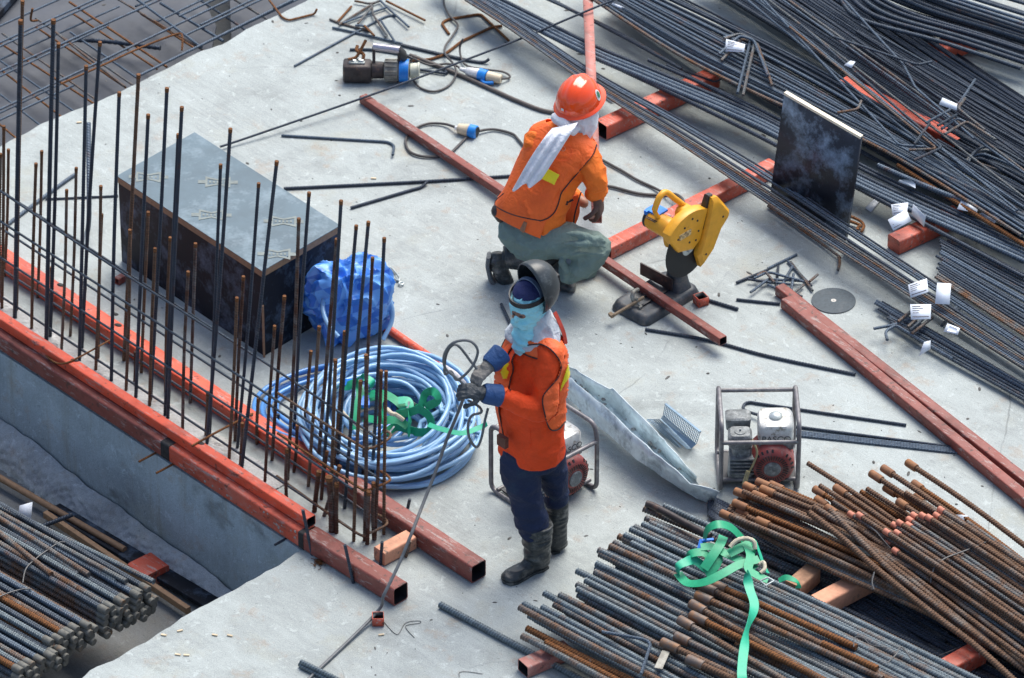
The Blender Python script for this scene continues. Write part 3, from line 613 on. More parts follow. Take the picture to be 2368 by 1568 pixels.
bar2([(1,1,255,172),(1,1,1500,110),(1,1,2361,55),(2,1,60,48)], .0085, 'dark ribbed bar running right from the black box beneath the thin tube', M_steel_d, rib=.016)
bar2([(1,1,875,350),(1,1,1400,195),(1,1,1520,160),(1,1,1580,108,.02)], .0085, 'short dark bar with a curled tip below the long ribbed bar', M_steel_d, n=5)
bar2([(2,1,1230,1470),(2,1,1800,1568),(3,2,0,150),(3,2,805,318)], .0085, 'long dark ribbed bar lying under the end of the thin red-brown tube', M_steel_d, rib=.016)
bar2([(2,1,1790,1195),(2,1,2085,1285)], .009, 'short ribbed bar next to the small cut-off by the saw', M_steel_d, rib=.016)
bar2([(2,1,2070,1195),(2,1,2361,1225),(3,1,110,1235)], .008, 'short dark bar ending under the two red-brown tubes', M_steel_d)
bar2([(2,2,2295,700,.03),(2,2,2150,650,.02),(2,2,2140,600,.01),(2,2,2200,575,.01),(3,2,0,600),(3,2,1275,785)], .008, 'bar with a rounded rusty hook passing behind the right generator', M_steel_d, n=5)
bar2([(3,2,250,800),(3,2,1790,1000)], .008, 'upper bar of the small parallel set right of the generator', M_steel_d)
for k in range(4): bar2([(3,2,250,843+k*12),(3,2,1845-k*8,1018+k*11)], .0065, 'one of the parallel dark bars touching the nearer red-brown tube', M_steel_b, group='parallel bars right of the generator')
bar2([(1,1,2260,1240),(1,1,2361,1560),(1,2,2361,60)], .011, 'short grey bar left of the masked head of the standing worker', M_steel_b)if 0 else None
a = T(1,1,2262,1240); rebar([P(a[0], a[1], .012), P(1190, 770, .012)], .009, M_steel_d, 'short grey bar on the floor just left of the masked head')
bar2([(0,1,60,510),(0,1,350,290),(0,1,620,90),(0,1,700,40)], .010, 'blurred dark bar lying on the slab at the far left, left of the box', M_steel_b)
bar2([(0,1,420,270),(0,1,1090,240)], .006, 'thin straight bar pointing at the left corner of the box', M_steel_d)
bar2([(0,1,810,560,.0),(0,1,822,350,.2),(0,0,815,1135,.5)], .014, 'pale grey standing pipe left of the box', M_steel_b)
for k, (x, y) in enumerate(((0, 0), (-12, 22), (-2, 40))): bar2([(1,3,415+x,1415+y,.014+.02*(k == 0)),(1,3,1150+x,1775+y,.014+.02*(k == 0))], .012, 'one of three short ribbed bars at the bottom edge left of centre', M_grey, rib=.016, group='three bars at the bottom edge')
# ------------------------------------------------------------------ scrap heaps of short bars
def scraps(lst, r, label, group, mats, z=0.0):
    for i, seg in enumerate(lst):
        pts = [P(*T(*q[:4]), (q[4] if len(q) > 4 else z)+r*1.05+i*.002) for q in seg]
        rebar(fillet(pts, .03) if len(pts) > 2 else pts, r, mats[i % len(mats)], label, group, name='rebar_scrap', n=1, cat='rebar scrap')
scraps([((1,0,680,178),(1,0,770,215),(1,0,1050,290)),((1,0,705,255),(1,0,960,310),(1,0,1350,405)),((1,0,755,200),(1,0,880,60)),((1,0,765,230),(1,0,990,90),(1,0,1090,30)),((1,0,800,215),(1,0,1200,70)),((1,0,910,10),(1,0,1060,40),(1,0,1150,5)),
        ((1,0,1140,0),(1,0,1220,80),(1,0,1410,250)),((1,0,1200,10),(1,0,1560,190)),((1,0,1070,50),(1,0,1075,130),(1,0,1210,330),(1,0,1190,345)),((1,0,915,235),(1,0,1010,240),(1,0,1070,310)),((1,0,940,220),(1,0,1070,60)),((1,0,1150,190),(1,0,1290,400)),
        ((1,0,1000,240),(1,0,1090,330))], .0068, 'short bent bar in the tangled scrap heap at the top, above the cutter', 'scrap bars above the cutter', [M_mix, M_steel_b, M_rust, M_mix, M_steel_b])
scraps([((1,0,1780,315),(1,0,1710,215),(1,0,1770,180),(1,0,2070,130),(1,0,2330,375)),((1,0,2270,240),(1,0,2180,250),(1,0,1900,380),(1,0,1730,510),(1,0,1600,550),(1,0,1420,560))], .008, 'rusty hooked bar left of the long bars at the top', 'rusty hooked bars at the top', [M_rust])
bar2([(1,0,2150,545,.03),(1,0,2090,575),(1,0,1900,545),(1,0,1340,415)], .009, 'long bar with a bent tip running out behind the cutter handle', M_steel_d, n=4)
bar2([(1,0,865,458),(1,0,1100,462),(1,0,1420,520),(1,0,1700,610),(1,0,1760,680)], .008, 'ribbed bar passing behind the cutter body', M_steel_d, n=4)
bar2([(1,0,1480,640,.012),(1,0,1750,680,.012)], .008, 'short bar ending between the cutter and the white plug', M_steel_d)
bar2([(1,0,1420,510,.012),(1,0,1850,680,.012),(1,0,2361,910,.012),(2,0,0,910,.012),(2,0,250,1010,.012),(2,0,400,1040,.012)], .012, 'thick brown hose leading from the cutter to behind the squatting worker', m_plain('brown_hose', (.09, .075, .068), .55), n=6, cat='hose')
rn = random.Random(5)
scraps([((3,1,0,910),(3,1,265,780)),((2,1,2070,1040),(3,1,0,920)),((3,1,180,840),(3,1,400,1070)),((3,1,210,850),(3,1,412,1115)),((3,1,125,1065),(3,1,228,885)),((3,1,75,1085),(3,1,95,885)),((3,1,0,1010),(3,1,320,1025)),((3,1,240,1135),(3,1,330,1060)),((3,1,0,1035),(3,1,205,1055)),((2,1,2180,1010),(3,1,0,1035)),
        ((2,1,2200,1130),(3,1,0,1010)),((3,1,385,1030),(3,1,460,965)),((3,1,215,1110),(3,1,235,960)),((3,1,260,1150),(3,1,315,1170)),((2,1,2230,1000),(3,1,0,940),(3,1,330,1030)),((2,1,2260,980),(2,1,2330,930),(3,1,60,1040)),((3,1,0,1060),(3,1,70,1090))], .0075, 'short straight bar in the scrap heap left of the grey disc', 'scrap bars left of the grey disc', [M_steel_b, M_steel_d, M_steel_b, M_mix])
# ------------------------------------------------------------------ bundles between two guide curves
def bundle(A, B, n, r, mats, label, group, z=(.1, .1), layers=1, jit=.3, rib=0, start=None, seg=8, rnd=1, stuff=False, nn=8, end=0.0, name='rebar'):
    """A, B: guide lines as (px, py) lists, same length; n bars per layer spread between them"""
    rn = random.Random(rnd); out = []; K = len(A); merged = MB() if stuff else None
    for ly in range(layers):
        zc = z[0]+(z[1]-z[0])*(ly/max(1, layers-1) if layers > 1 else 1)
        for i in range(n):
            t = (i+.5*(ly % 2)+rn.uniform(-jit, jit))/max(1, n-1); t = min(1.02, max(-.02, t))
            ts = t; te = t+rn.uniform(-jit, jit)*1.4/max(1, n-1)
            pts = []; zj = zc+rn.uniform(-.3, .3)*r
            for k in range(K):
                u = ts+(te-ts)*k/(K-1); q = (A[k][0]+(B[k][0]-A[k][0])*u, A[k][1]+(B[k][1]-A[k][1])*u)
                pts.append(P(q[0], q[1], zj))
            if start:
                d = (pts[0]-pts[1]).normalized(); pts[0] = pts[0]+d*rn.uniform(-start, start)
            if end: d = (pts[-1]-pts[-2]).normalized(); pts[-1] = pts[-1]+d*rn.uniform(-end, end)
            m = mats[rn.randrange(len(mats))]; ri = r*rn.uniform(.93, 1.07)
            if stuff: merged.tube(spline(pts, nn) if K > 2 else pts, ri, seg=6)
            else: out.append(rebar(pts, ri, m, label, group, rib=rib, seg=seg, n=nn, name=name))
    if stuff: return tag(merged.build(name, mats[0], ang=60), label, 'rebar', kind='stuff')
    return out
# A: grey pile at the lower right
def V(c, r, *xy): return [T(c, r, *p) for p in xy]
GA = 'grey ribbed bars of the pile at the lower right'; LA = 'ribbed bar of the fanned-out grey pile'
starts = [(2,3,1230,90),(2,3,1205,150),(2,3,1270,135),(2,3,1130,175),(2,3,1095,195),(2,3,1040,250),(2,3,985,262),(2,3,1105,325),(2,3,940,320),(2,3,905,350),(2,3,880,400),(2,3,800,388),(2,3,810,425),(2,3,780,512),(2,3,775,550),(2,3,765,590),(2,3,600,580),(2,3,680,668),(2,3,600,705),(2,3,604,748),
          (2,3,612,800),(2,3,440,800),(2,3,300,785),(2,3,405,850),(2,3,390,890),(2,3,278,915),(2,3,105,885),(2,3,72,915),(2,3,160,990),(2,3,140,1110),(2,3,95,1180),(2,3,310,1240),(1,3,1700,890),(2,3,1215,5),(2,3,1340,25),(2,3,1400,-20)]
rn = random.Random(3)
UL = MB()
for i, s_ in enumerate(starts):
    p = T(*s_); yy = p[1]-.47*(p[0]-1300); t = min(1, max(0, (yy-1060)/(1420-1060)))
    sl = .425+.11*t; zt = .165+(rn.uniform(0, .03) if i % 2 else 0); zt = .12 if i in (28, 29, 30, 31) else zt; zt = .017 if i == 32 else zt
    if i == 29: sl -= .03
    low = p[1]-1284-.456*(p[0]-1655) < 0
    zs_ = (.165, .12, .02, .018) if low else (zt,)*4
    pts = [P(*p, zs_[0]), P(p[0]+150, p[1]+150*sl+rn.uniform(-2, 2), zs_[1]), P(p[0]+480, p[1]+480*(sl+.006)+rn.uniform(-4, 4), zs_[2]), P(p[0]+1300, p[1]+1300*(sl+.03), zs_[3])]
    rebar(pts, .0165, (M_rust if i in (29, 31) else M_grey if i % 3 else M_mix) if i not in (0, 33) else M_mix, LA if i not in (32,) else 'single ribbed grey bar reaching farthest left towards the front tube', GA if i != 32 else None, rib=.016, n=6)
    if i < 28 and not low:
        d = rn.uniform(10, 55); q = (p[0]+d, p[1]+d*sl+rn.uniform(7, 10)); zt = .125
        UL.tube([P(*q, zt), P(q[0]+700, q[1]+700*(sl+.01), zt), P(q[0]+1300, q[1]+1300*(sl+.02), zt)], .0165, rib=.016)
tag(UL.build('rebar_heap', M_grey, ang=60), 'second layer of grey ribbed bars inside the fanned-out pile', 'rebar', kind='stuff')
for i in range(20):      # bars of the same pile that start farther right, under the green strap
    x = 1600+i*7+rn.uniform(-25, 25); y = 1284-.456*(1655-x)+6+i*15; sl = .45+.004*i; zt = .17
    rebar([P(x, y, zt), P(x+400, y+400*sl, zt), P(x+1000, y+1000*(sl+.03), zt)], .0165, M_grey if i % 3 else M_mix, 'ribbed bar starting farther back on top of the grey pile', 'second row of the grey pile', rib=.016, n=6)
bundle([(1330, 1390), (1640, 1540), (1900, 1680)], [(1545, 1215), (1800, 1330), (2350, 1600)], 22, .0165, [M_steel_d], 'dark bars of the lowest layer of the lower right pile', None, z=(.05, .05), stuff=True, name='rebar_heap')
# coupler bars on top
def coupler(at, r, mat, parent, d, k=1.0):
    d = d.normalized(); mb = MB(); R_ = r*1.55
    L_ = (.062+.02*random.random())*k; mb.tube([at-d*.003, at-d*.002, at+d*.003, at+d*(L_-.004), at+d*L_, at+d*(L_+.001)], [R_*.86, R_*.94, R_, R_, R_*.95, R_*.7], seg=14); sub(mb.build('coupler', mat), parent)
M_cplr = m_plain("coupler_steel", (.15, .12, .105), .6, .3, var=.3, scale=20, dirt=(.26, .12, .045), dscale=14, dlo=.45, dhi=.65)
M_cplr_r = m_plain("coupler_rusty", (.22, .105, .055), .75, .1, var=.35, scale=20, dirt=(.33, .15, .06), dscale=14, dlo=.45, dhi=.65)
GC = 'coupler-ended rusty bars lying on the grey pile'
for i, (a, b) in enumerate((((1740,710),(2361,1010)),((1700,800),(2361,1090)),((1650,880),(2361,1290)),((1650,985),(2361,1330)),((1545,1030),(2361,1500)),((1510,1180),(2361,1585)),((1385,1235),(2250,1640)),((1850,700),(2361,920)),((1620,1390),(2200,1650)))):
    a, b = T(2,3,*a), T(2,3,*b); dx, dy = b[0]-a[0], b[1]-a[1]; z = .235
    pts = [P(*a, z), P(*b, z-.01), P(b[0]+dx*1.6, b[1]+dy*1.66, z-.03)]
    o = rebar(pts, .0165, (M_rusty, M_mix, M_rusty, M_rust)[i % 4], 'rusty bar with a fat coupler sleeve resting on the grey pile', GC, rib=.016, name='coupler_bar', cat='coupler bar')
    coupler(pts[0], .0165, M_cplr, o, pts[1]-pts[0], 1.2)
# B: rusty coupler bars, left lot
GB = 'rusty bars with couplers in the heap at the right'; LBt = 'rusty bar with coupler in the left bunch of the rusty heap'
hb = [(2,2,2060,1395),(2,2,2145,1340),(2,2,2225,1420),(2,2,2045,1500),(2,2,2260,1305),(2,2,2130,1400),(3,2,20,1330),(3,2,-60,1390),(2,2,2300,1370),(2,2,2330,1450),(2,3,1930,45),(2,3,2010,70),(2,3,2080,20),(2,3,2170,80),(2,3,2260,110)]
for i, s_ in enumerate(hb):
    p = T(*s_); k = i/(len(hb)-1); off = (i % 5)*9-18
    sl = .425+.006*((i*3) % 4)
    z = .24+.02*(i % 3) - .03*(i > 9)
    pts = [P(*p, z), P(p[0]+320, p[1]+320*sl, z-.01), P(p[0]+900, p[1]+900*(sl+.05), z-.04)]
    o = rebar(pts, .0138, M_rusty if i % 3 else M_rust, LBt, GB, rib=.016, name='coupler_bar', cat='coupler bar')
    if i % 2 == 0 or i < 4: coupler(pts[0], .0138, M_cplr_r, o, pts[1]-pts[0])
# fill under lot B
bundle([(1720, 1150), (1950, 1262), (2200, 1400), (2480, 1580)], [(1690, 1200), (1930, 1322), (2150, 1420), (2480, 1600)], 12, .0138, [M_rusty, M_mix, M_rusty], 'rusty ribbed bar below the coupler ends in the left bunch of the rusty heap', 'rusty bars of the left bunch', z=(.18, .20), start=.05, rib=.016)
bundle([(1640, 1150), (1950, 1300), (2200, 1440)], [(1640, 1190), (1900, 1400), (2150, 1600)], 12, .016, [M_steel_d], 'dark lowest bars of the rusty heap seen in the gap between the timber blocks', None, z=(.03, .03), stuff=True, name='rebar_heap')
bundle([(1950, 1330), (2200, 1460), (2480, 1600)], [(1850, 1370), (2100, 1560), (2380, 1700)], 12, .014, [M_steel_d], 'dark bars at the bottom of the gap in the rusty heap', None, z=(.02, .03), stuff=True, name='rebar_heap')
# C: steeper lot right of it
GCc = 'rusty bars with couplers in the right bunch'; 
hc = [(430,1375,1),(445,1465,1),(620,1360,1),(480,1345,0),(700,1460,1),(915,1375,0),(950,1230,1),(1060,1180,1),(1080,1360,1),(1285,1130,1),(370,1140,0),(1200,1490,1),(1340,1320,1),(600,1495,0),(540,1545,1),(1270,1410,0),(860,1400,0),(1350,1445,1),(410,1545,0)]
for i, (x, y, cp) in enumerate(hc):
    p = T(3,2,x,y); sl = .72+.008*((i*7) % 5-2); z = .22+.025*((i*5) % 4); r = .0138 if cp else .0125
    L1, L2 = 160, 420; q1 = (p[0]+L1, p[1]+L1*(sl-.05)); q2 = (p[0]+L2, p[1]+L2*sl); q3 = (p[0]+L2*2, p[1]+L2*2*(sl+.01))
    pts = [P(*p, z), P(*q1, z), P(*q2, z-.02), P(*q3, z-.05)]
    lab = {9: 'rusty coupler bar whose head reaches highest, nearest the two long tubes', 10: 'plain rusty bar pointing at the foot of the right generator'}.get(i, 'rusty ribbed bar of the right bunch beside the long tubes')
    o = rebar(pts, r, M_rusty if i % 4 else M_rust, lab, GCc if i not in (9, 10) else None, rib=.016, name='coupler_bar', cat='coupler bar')
    if cp: coupler(pts[0], r, M_cplr_r, o, pts[1]-pts[0])
bundle([(1930, 1170), (2130, 1330), (2400, 1545)], [(2010, 1150), (2230, 1290), (2480, 1480)], 12, .0145, [M_rusty, M_mix, M_rusty], 'rusty ribbed bars without coupler beneath the right bunch', None, z=(.14, .19), layers=2, start=.06, stuff=True, name='rebar_heap')
# D: orange tipped
M_tip = m_plain("orange_tip", (.52, .19, .12), .6, var=.2, scale=40)
hd = [(750,50),(830,60),(1080,212),(1150,150),(1200,130),(1175,222),(1290,100),(1410,62),(1470,80),(1470,135),(1540,60),(1580,8),(1280,150),(1100,300),(1160,385),(1110,420),(1380,105),(1330,60),(1400,135)]
for i, (x, y) in enumerate(hd):
    p = T(3,3,x,y); z = .30+.02*(i % 3)-(.04 if i > 12 else 0); sl = .66+.01*((i*3) % 4)
    pts = [P(*p, z), P(p[0]+180, p[1]+180*(sl-.02), z), P(p[0]+520, p[1]+520*sl, z-.04)]
    o = rebar(pts, .0125, M_rusty if i % 3 else M_mix, 'thinner rusty bar with an orange painted tip at the right edge', 'orange-tipped bars at the right edge', rib=.016, name='tipped_bar', cat='tipped bar')
    d = (pts[0]-pts[1]).normalized(); mb = MB(); mb.tube([pts[0]-d*.035, pts[0]-d*.033, pts[0]+d*.003], [.0135, .0165, .0165], seg=10); sub(mb.build('painted_tip', M_tip), o)
bundle([(2090, 1245), (2300, 1385), (2500, 1520)], [(2250, 1215), (2420, 1335), (2500, 1390)], 13, .0125, [M_rusty, M_mix, M_rusty], 'rusty bar filling the orange-tipped bunch', 'rusty bars among the orange tips', z=(.24, .26), start=.08, rib=.016)
for (A, lab) in ((((380,40),(700,290),(1000,560),(1500,960),(1900,1260),(2250,1570),(2500,1800)), 'long curved rusty bar crossing in front of the dark gap of the rusty heap'), (((570,20),(900,350),(1150,590),(1640,960),(2060,1270),(2361,1490),(2600,1680)), 'long curved rusty bar beside the crossing one'), (((420,-10),(800,230),(1100,500),(1400,730),(1900,1130),(2361,1440)), 'long rusty bar running down to the bottom right corner')):
    rebar([P(*T(3,3,*q), .345-.03*k) for k, q in enumerate(A)], .0155, M_rusty, lab, rib=.016, n=8)
# lower left bundles in the pit, with round sleeves at the ends
def pitbundle(tips, dvec, lab, grp, z0, r=.0165):
    for i, (x, y, z) in enumerate(tips):
        p = T(0,3,x,y); a = P(*p, z); d = Vector((-1.0, 0, 0)); e = T(0,3,x-2600,y-2600*dvec); b = P(*e, z); dd = (b-a).normalized()
        b = a+dd*3.4+Vector((0, 0, random.uniform(-.01, .01))); m = a.lerp(b, .5)+Vector((0, 0, .015))
        o = rebar([a, m, b], r, M_mix if i % 4 == 0 else M_rust if i % 9 == 5 else (M_grey, M_steel, M_steel_b)[i % 3], lab, grp, rib=.016, name='sleeved_bar', cat='sleeved bar')
        mb = MB(); mb.tube([a-dd*.004, a, a+dd*.05, a+dd*.054], [r*1.1, r*1.3, r*1.3, r*1.1], seg=12); sub(mb.build('end_sleeve', M_sleeve), o)
M_sleeve = m_plain("grey_sleeve", (.135, .135, .12), .7, .1, var=.3, scale=30, dirt=(.2, .11, .05), dscale=16)
def heap(cx, cy, n0, rows, dx, dy, z0, seed, lab, grp):
    rn = random.Random(seed); tips = []
    for j in range(rows):
        for i in range(n0-(j//3)):
            tips.append((cx+i*dx*1.02+rn.uniform(-30, 30)-(rows-1-j)*4, cy-i*dy*.98-(j)*0+rn.uniform(-8, 8)+(rows-1-j)*56+rn.uniform(-5, 5), z0-(rows-1-j)*.033))
    pitbundle(tips, .56, lab, grp, z0)
heap(985, 950, 8, 5, 66, 33, -.20, 2, 'ribbed bar with sleeved end in the farther bundle in the pit at the lower left', 'bars of the farther pit bundle')
heap(470, 1250, 7, 4, 66, 32, -.23, 3, 'ribbed bar with sleeved end in the middle bundle in the pit at the lower left', 'bars of the middle pit bundle')
heap(190, 1510, 7, 3, 66, 32, -.26, 4, 'ribbed bar with sleeved end in the nearest bundle in the pit at the lower left', 'bars of the nearest pit bundle')
a0, b0 = T(0,3,0,20), T(0,3,1150,640)
for k in range(6):
    a = T(0,3,1420+k*8-80*(k % 2),680-k*2-60*(k//3)); a_ = P(*a, -.19+.02*(k % 2)); e = P(*T(0,3,1420-2600,690-2600*.49-60*(k//2)), -.19); rebar([a_+Vector((-.1*k, 0, 0)), e], .014, M_mix if k % 2 else M_grey, 'ribbed bar lying loosely along the far side of the pit bundles', 'loose bars along the far side of the pit bundles', rib=.016)
# pit floor details
o = tube_obj(P(*T(0,3,2000,1010), -.6), P(*T(0,3,430,70), -.6), .10, .03, M_film, 'black film-faced board lying on the pit floor at the foot of the wall', 'board', wall=.8, cat='board')
o = tube_obj(P(*T(0,3,1720,985), -.58), P(*T(0,3,400,95), -.58), .03, .04, M_plyedge, 'thin brown timber batten lying beside the bar bundles in the pit', 'batten', wall=.8, cat='batten')
o = rebar([P(*T(0,3,1150,385), -.56), P(*T(0,2,-300,1100), -.56)], .018, M_plyedge, 'brown round pipe along the foot of the wall in the pit', name='pipe', cat='pipe')
o = tube_obj(P(*T(0,3,1180,640), -.62), P(*T(0,3,1340,760), -.62), .16, .09, M_orange_d, 'orange support block peeking out under the pit bundles', 'support_block', wall=.7, cat='support')
rebar([P(*T(0,3,330,190), -.5), P(*T(0,3,670,60), -.45)], .012, M_steel_d, 'dark bar end poking out over the board in the pit')
for k, (pts, lab) in enumerate(((((210,690),(240,560),(340,460),(450,380),(540,320),(600,315)), 'tie wire looped round the farther pit bundle'), (((-100,860),(60,790),(200,750),(290,745)), 'tie wire looped round the middle pit bundle'))):
    rebar([P(*T(0,3,*p), -.17 if k == 0 else -.2) for p in pts], .004, M_wire, lab, name='tie_wire', cat='wire')
# ------------------------------------------------------------------ long bars at the upper right
dark = [M_steel_d, M_steel, M_steel_b]
def shift(L_, dx, dy): return [(x+dx, y+dy) for x, y in L_]
G = [(1010, -75), (1183, 12), (1369, 105), (1509, 163), (1775, 278), (1978, 400), (2367, 577), (2520, 650)]
bundle(G, shift(G, -4, 24), 4, .0135, [M_steel_b, M_steel_d], 'thick ribbed dark bar in the pair running from the top centre past the leaning panel', 'thick long bars past the leaning panel', z=(.14, .14), rib=.016, jit=.1)
bundle([(1507, 182), (1775, 308), (1990, 415), (2367, 605)], [(1369, 130), (1620, 248), (1860, 370), (2367, 640)], 2, .0125, [M_steel_d], 'thick ribbed bar starting beside the open orange tube', 'bars starting beside the open orange tube', z=(.13, .13), rib=.016, jit=.05)
bundle([(1500, 140), (1775, 262), (2000, 385), (2367, 560)], [(1542, 152), (1775, 272), (2000, 395), (2367, 570)], 2, .011, [M_steel_d], 'ribbed bar with a pale rusty tip above the open orange tube', 'bars with pale tips', z=(.15, .15), rib=.016)
bundle([(1095, -15), (1183, 40), (1371, 165), (1560, 270), (1775, 397), (1960, 520), (2367, 790), (2500, 880)], [(1075, 0), (1183, 70), (1371, 203), (1560, 325), (1775, 470), (1960, 592), (2200, 745), (2367, 850)], 13, .0062, [M_steel_b, M_steel_d, M_mix], 'thin bar of the long band crossing low in front of the leaning dark panel', 'thin long bars crossing in front of the panel', z=(.13, .15), jit=.45)
bundle([(1110, -70), (1400, 60), (1560, 150)], [(1200, -40), (1420, 75), (1575, 160)], 4, .009, dark, 'bar between the two long bands at the top, right of the pale tube', 'bars ending at the floor gap near the top', z=(.13, .13))
bundle([(1470, -40), (1775, 105), (2000, 230), (2367, 465), (2500, 550)], [(1362, -5), (1560, 122), (1775, 228), (2050, 350), (2367, 545), (2500, 610)], 17, .0088, dark+[M_mix], 'thin dark bar in the dense upper right heap', 'thin bars of the upper right heap', z=(.16, .22), jit=.8, rnd=4)
bundle([(1470, -40), (1775, 105), (2000, 230), (2367, 465), (2500, 550)], [(1362, -5), (1560, 122), (1775, 228), (2050, 350), (2367, 545), (2500, 610)], 20, .0085, [M_steel_b], 'bluish middle layer of thin bars in the upper right heap', None, z=(.13, .15), jit=.9, rnd=14, stuff=True, name='rebar_heap')
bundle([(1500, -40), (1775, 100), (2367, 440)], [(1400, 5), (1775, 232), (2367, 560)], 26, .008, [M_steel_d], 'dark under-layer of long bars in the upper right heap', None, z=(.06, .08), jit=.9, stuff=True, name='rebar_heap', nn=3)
bundle([(1950, -60), (2200, 120), (2480, 300)], [(1600, -60), (2000, 190), (2480, 480)], 46, .0095, [M_steel_d], 'dark bars added to darken the bottom of the upper right heap', None, z=(.03, .12), layers=2, jit=1.0, rnd=21, stuff=True, name='rebar_heap', nn=4)  # extra dark bars put in to darken the gaps of the heap
bundle([(1800, -45), (2367, 330), (2480, 410)], [(1670, -45), (2110, 330), (2330, 500)], 8, .0068, [M_steel_b, M_mix, M_steel_d], 'thin straight bar crossing steeply over the upper right heap', 'steep thin bars over the upper right heap', z=(.26, .25), jit=.5, rnd=9)
bundle([(2080, -40), (2230, 15), (2367, 62), (2480, 100)], [(1945, 0), (2000, 45), (2188, 97), (2367, 155), (2480, 190)][:4], 9, .013, dark, 'thick ribbed bar curving through the top right corner', 'thick bars in the top right corner', z=(.2, .2), rib=.016, jit=.3, rnd=5)
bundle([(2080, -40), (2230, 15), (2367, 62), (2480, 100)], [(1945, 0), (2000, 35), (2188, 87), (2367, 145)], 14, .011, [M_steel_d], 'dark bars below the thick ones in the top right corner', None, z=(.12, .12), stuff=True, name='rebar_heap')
bundle([(2200, -70), (2480, 10)], [(2020, -50), (2480, 100)], 10, .011, dark, 'dark bar cut off by the top right corner', 'bars cut off by the top right corner', z=(.26, .26), jit=.4)
bundle([(1990, 60), (2240, 200), (2480, 330)], [(1960, 110), (2200, 280), (2480, 440)], 6, .0085, dark, 'bar beside the dark gap with the hidden orange tube', 'bars beside the dark gap', z=(.2, .2), jit=.5, rib=.016)
bundle([(2190, 300), (2367, 395), (2500, 470)], [(2150, 345), (2367, 470), (2500, 540)], 6, .010, dark, 'bar just left of the nested hooks', 'bars left of the nested hooks', z=(.14, .16), jit=.4, rib=.016)
for k in range(7):
    dx, dy = -k*9, k*9.5
    rebar([P(x+dx*(1-.6*(j > 4)), y+dy, .20-.012*k) for j, (x, y) in enumerate(((2238, 402), (2240, 372), (2256, 349), (2282, 338), (2312, 345), (2360, 372), (2440, 425)))], .0085, (M_steel, M_mix, M_steel_b)[k % 3], 'bar with rounded hook end in the nested row at the right edge', 'nested hooked bars at the right edge', n=5)
rebar([P(2075, 382, .19), P(2367, 566, .19), P(2500, 650, .19)], .012, M_rust, 'single orange-rusty ribbed bar among dark ones above the white tags', rib=.016)
rebar([P(2030, 383, .2), P(2180, 447, .2), P(2367, 513, .2), P(2500, 560, .2)], .0145, M_steel_b, 'thickest blue-grey ribbed bar right of the leaning panel', rib=.016)
rebar([P(2140, 388, .22), P(2260, 445, .22), P(2367, 500, .22), P(2500, 560, .22)], .0145, M_steel, 'thick blue-grey ribbed bar next to the nested hooks', rib=.016)
bundle([(2185, 542), (2300, 600), (2480, 690)], [(2160, 640), (2280, 720), (2480, 850)], 19, .0085, dark+[M_mix], 'ribbed bar of the square-cut bundle at the right edge', 'bars of the square-cut bundle', z=(.04, .10), start=.03, rib=.016, jit=.2, rnd=8)
bundle([(2025, 690), (2200, 790), (2400, 905)], [(2055, 742), (2170, 812), (2400, 940)], 8, .0085, dark, 'ribbed bar of the low bunch right of the grey disc', 'bars right of the grey disc', z=(.02, .035), start=.05, rib=.016, jit=.3, rnd=2)
bundle([(1960, 560), (2140, 680), (2400, 850)], [(1950, 575), (2120, 700), (2400, 880)], 5, .008, dark, 'bar in the band below the leaning panel', 'bars below the leaning panel', z=(.05, .05), jit=.4)
rebar([TP(3,1,0,330,.02), TP(3,1,605,760,.02), TP(3,1,650,810,.02), TP(3,1,662,860,.02), TP(3,1,645,925,.02)], .008, M_mix, 'thin bar ending in a short rusty downward hook, above the grey disc', n=4)
for k in range(2): rebar([TP(3,1,740,420+50*k,.02), TP(3,1,850,470+40*k,.02), TP(3,1,885-55*k,520+10*k,.02), TP(3,1,860-35*k,570-15*k,.02)], .0085, M_rust, 'short rusty hook right of the leaning panel foot', 'rusty hooks at the panel foot', n=5)
def stir(lst, r, label, group, mat, z):
    for i, seg in enumerate(lst): rebar(fillet([TP(*q, z+(i % 3)*.012) for q in seg], .03), r, mat[i % len(mat)], label, group, name='bent_bar', n=1, cat='bent bar')
stir([((3,0,-100,-60),(3,0,1210,1340),(3,0,1440,1355)),((3,0,200,250),(3,0,1560,1375),(3,0,1300,1385)),((3,0,300,230),(3,0,1610,1360),(3,0,1345,1480)),((3,0,1910,735),(3,0,1760,960),(3,0,1650,1030),(3,0,1455,1135)),((3,0,1820,905),(3,0,1750,1000),(3,0,2000,1200)),
      ((3,0,1740,1060),(3,0,1565,1160)),((3,0,2050,1250),(3,0,1750,1090),(3,0,1600,1190)),((3,0,2100,1290),(3,0,1830,1120),(3,0,1630,1240)),((3,0,1490,1140),(3,0,1350,1330)),((3,0,700,0),(3,0,1250,600),(3,0,1360,810),(3,0,1900,1280)),((3,0,640,1040),(3,0,830,1010),(3,0,860,930)),((3,0,600,340),(3,0,1380,600),(3,0,1510,570))],
     .0075, 'bent grey stirrup lying on the upper right heap', 'stirrups on the upper right heap', [M_steel_b, M_mix, M_steel], .29)
stir([((2,0,1950,350),(2,0,2060,320),(2,0,2200,370),(2,0,2080,860)),((2,0,1960,360),(2,0,2100,310),(2,0,2240,380),(2,0,2130,880)),((2,0,1910,500),(2,0,2100,330),(2,0,2230,370),(2,0,2361,700)),((2,0,1930,560),(2,0,2120,360),(2,0,2260,400),(2,0,2400,790))], .0085, 'bent bar of the small spider-like bunch hanging over the heap edge', 'spider-like bunch of bent bars', [M_steel_b, M_mix], .25)
stir([((2,0,1480,430),(2,0,1900,600),(2,0,1970,700),(2,0,1880,760),(2,0,1430,600))], .006, 'long thin hairpin stirrup above the half-hidden orange tube', None, [M_steel_d], .10)
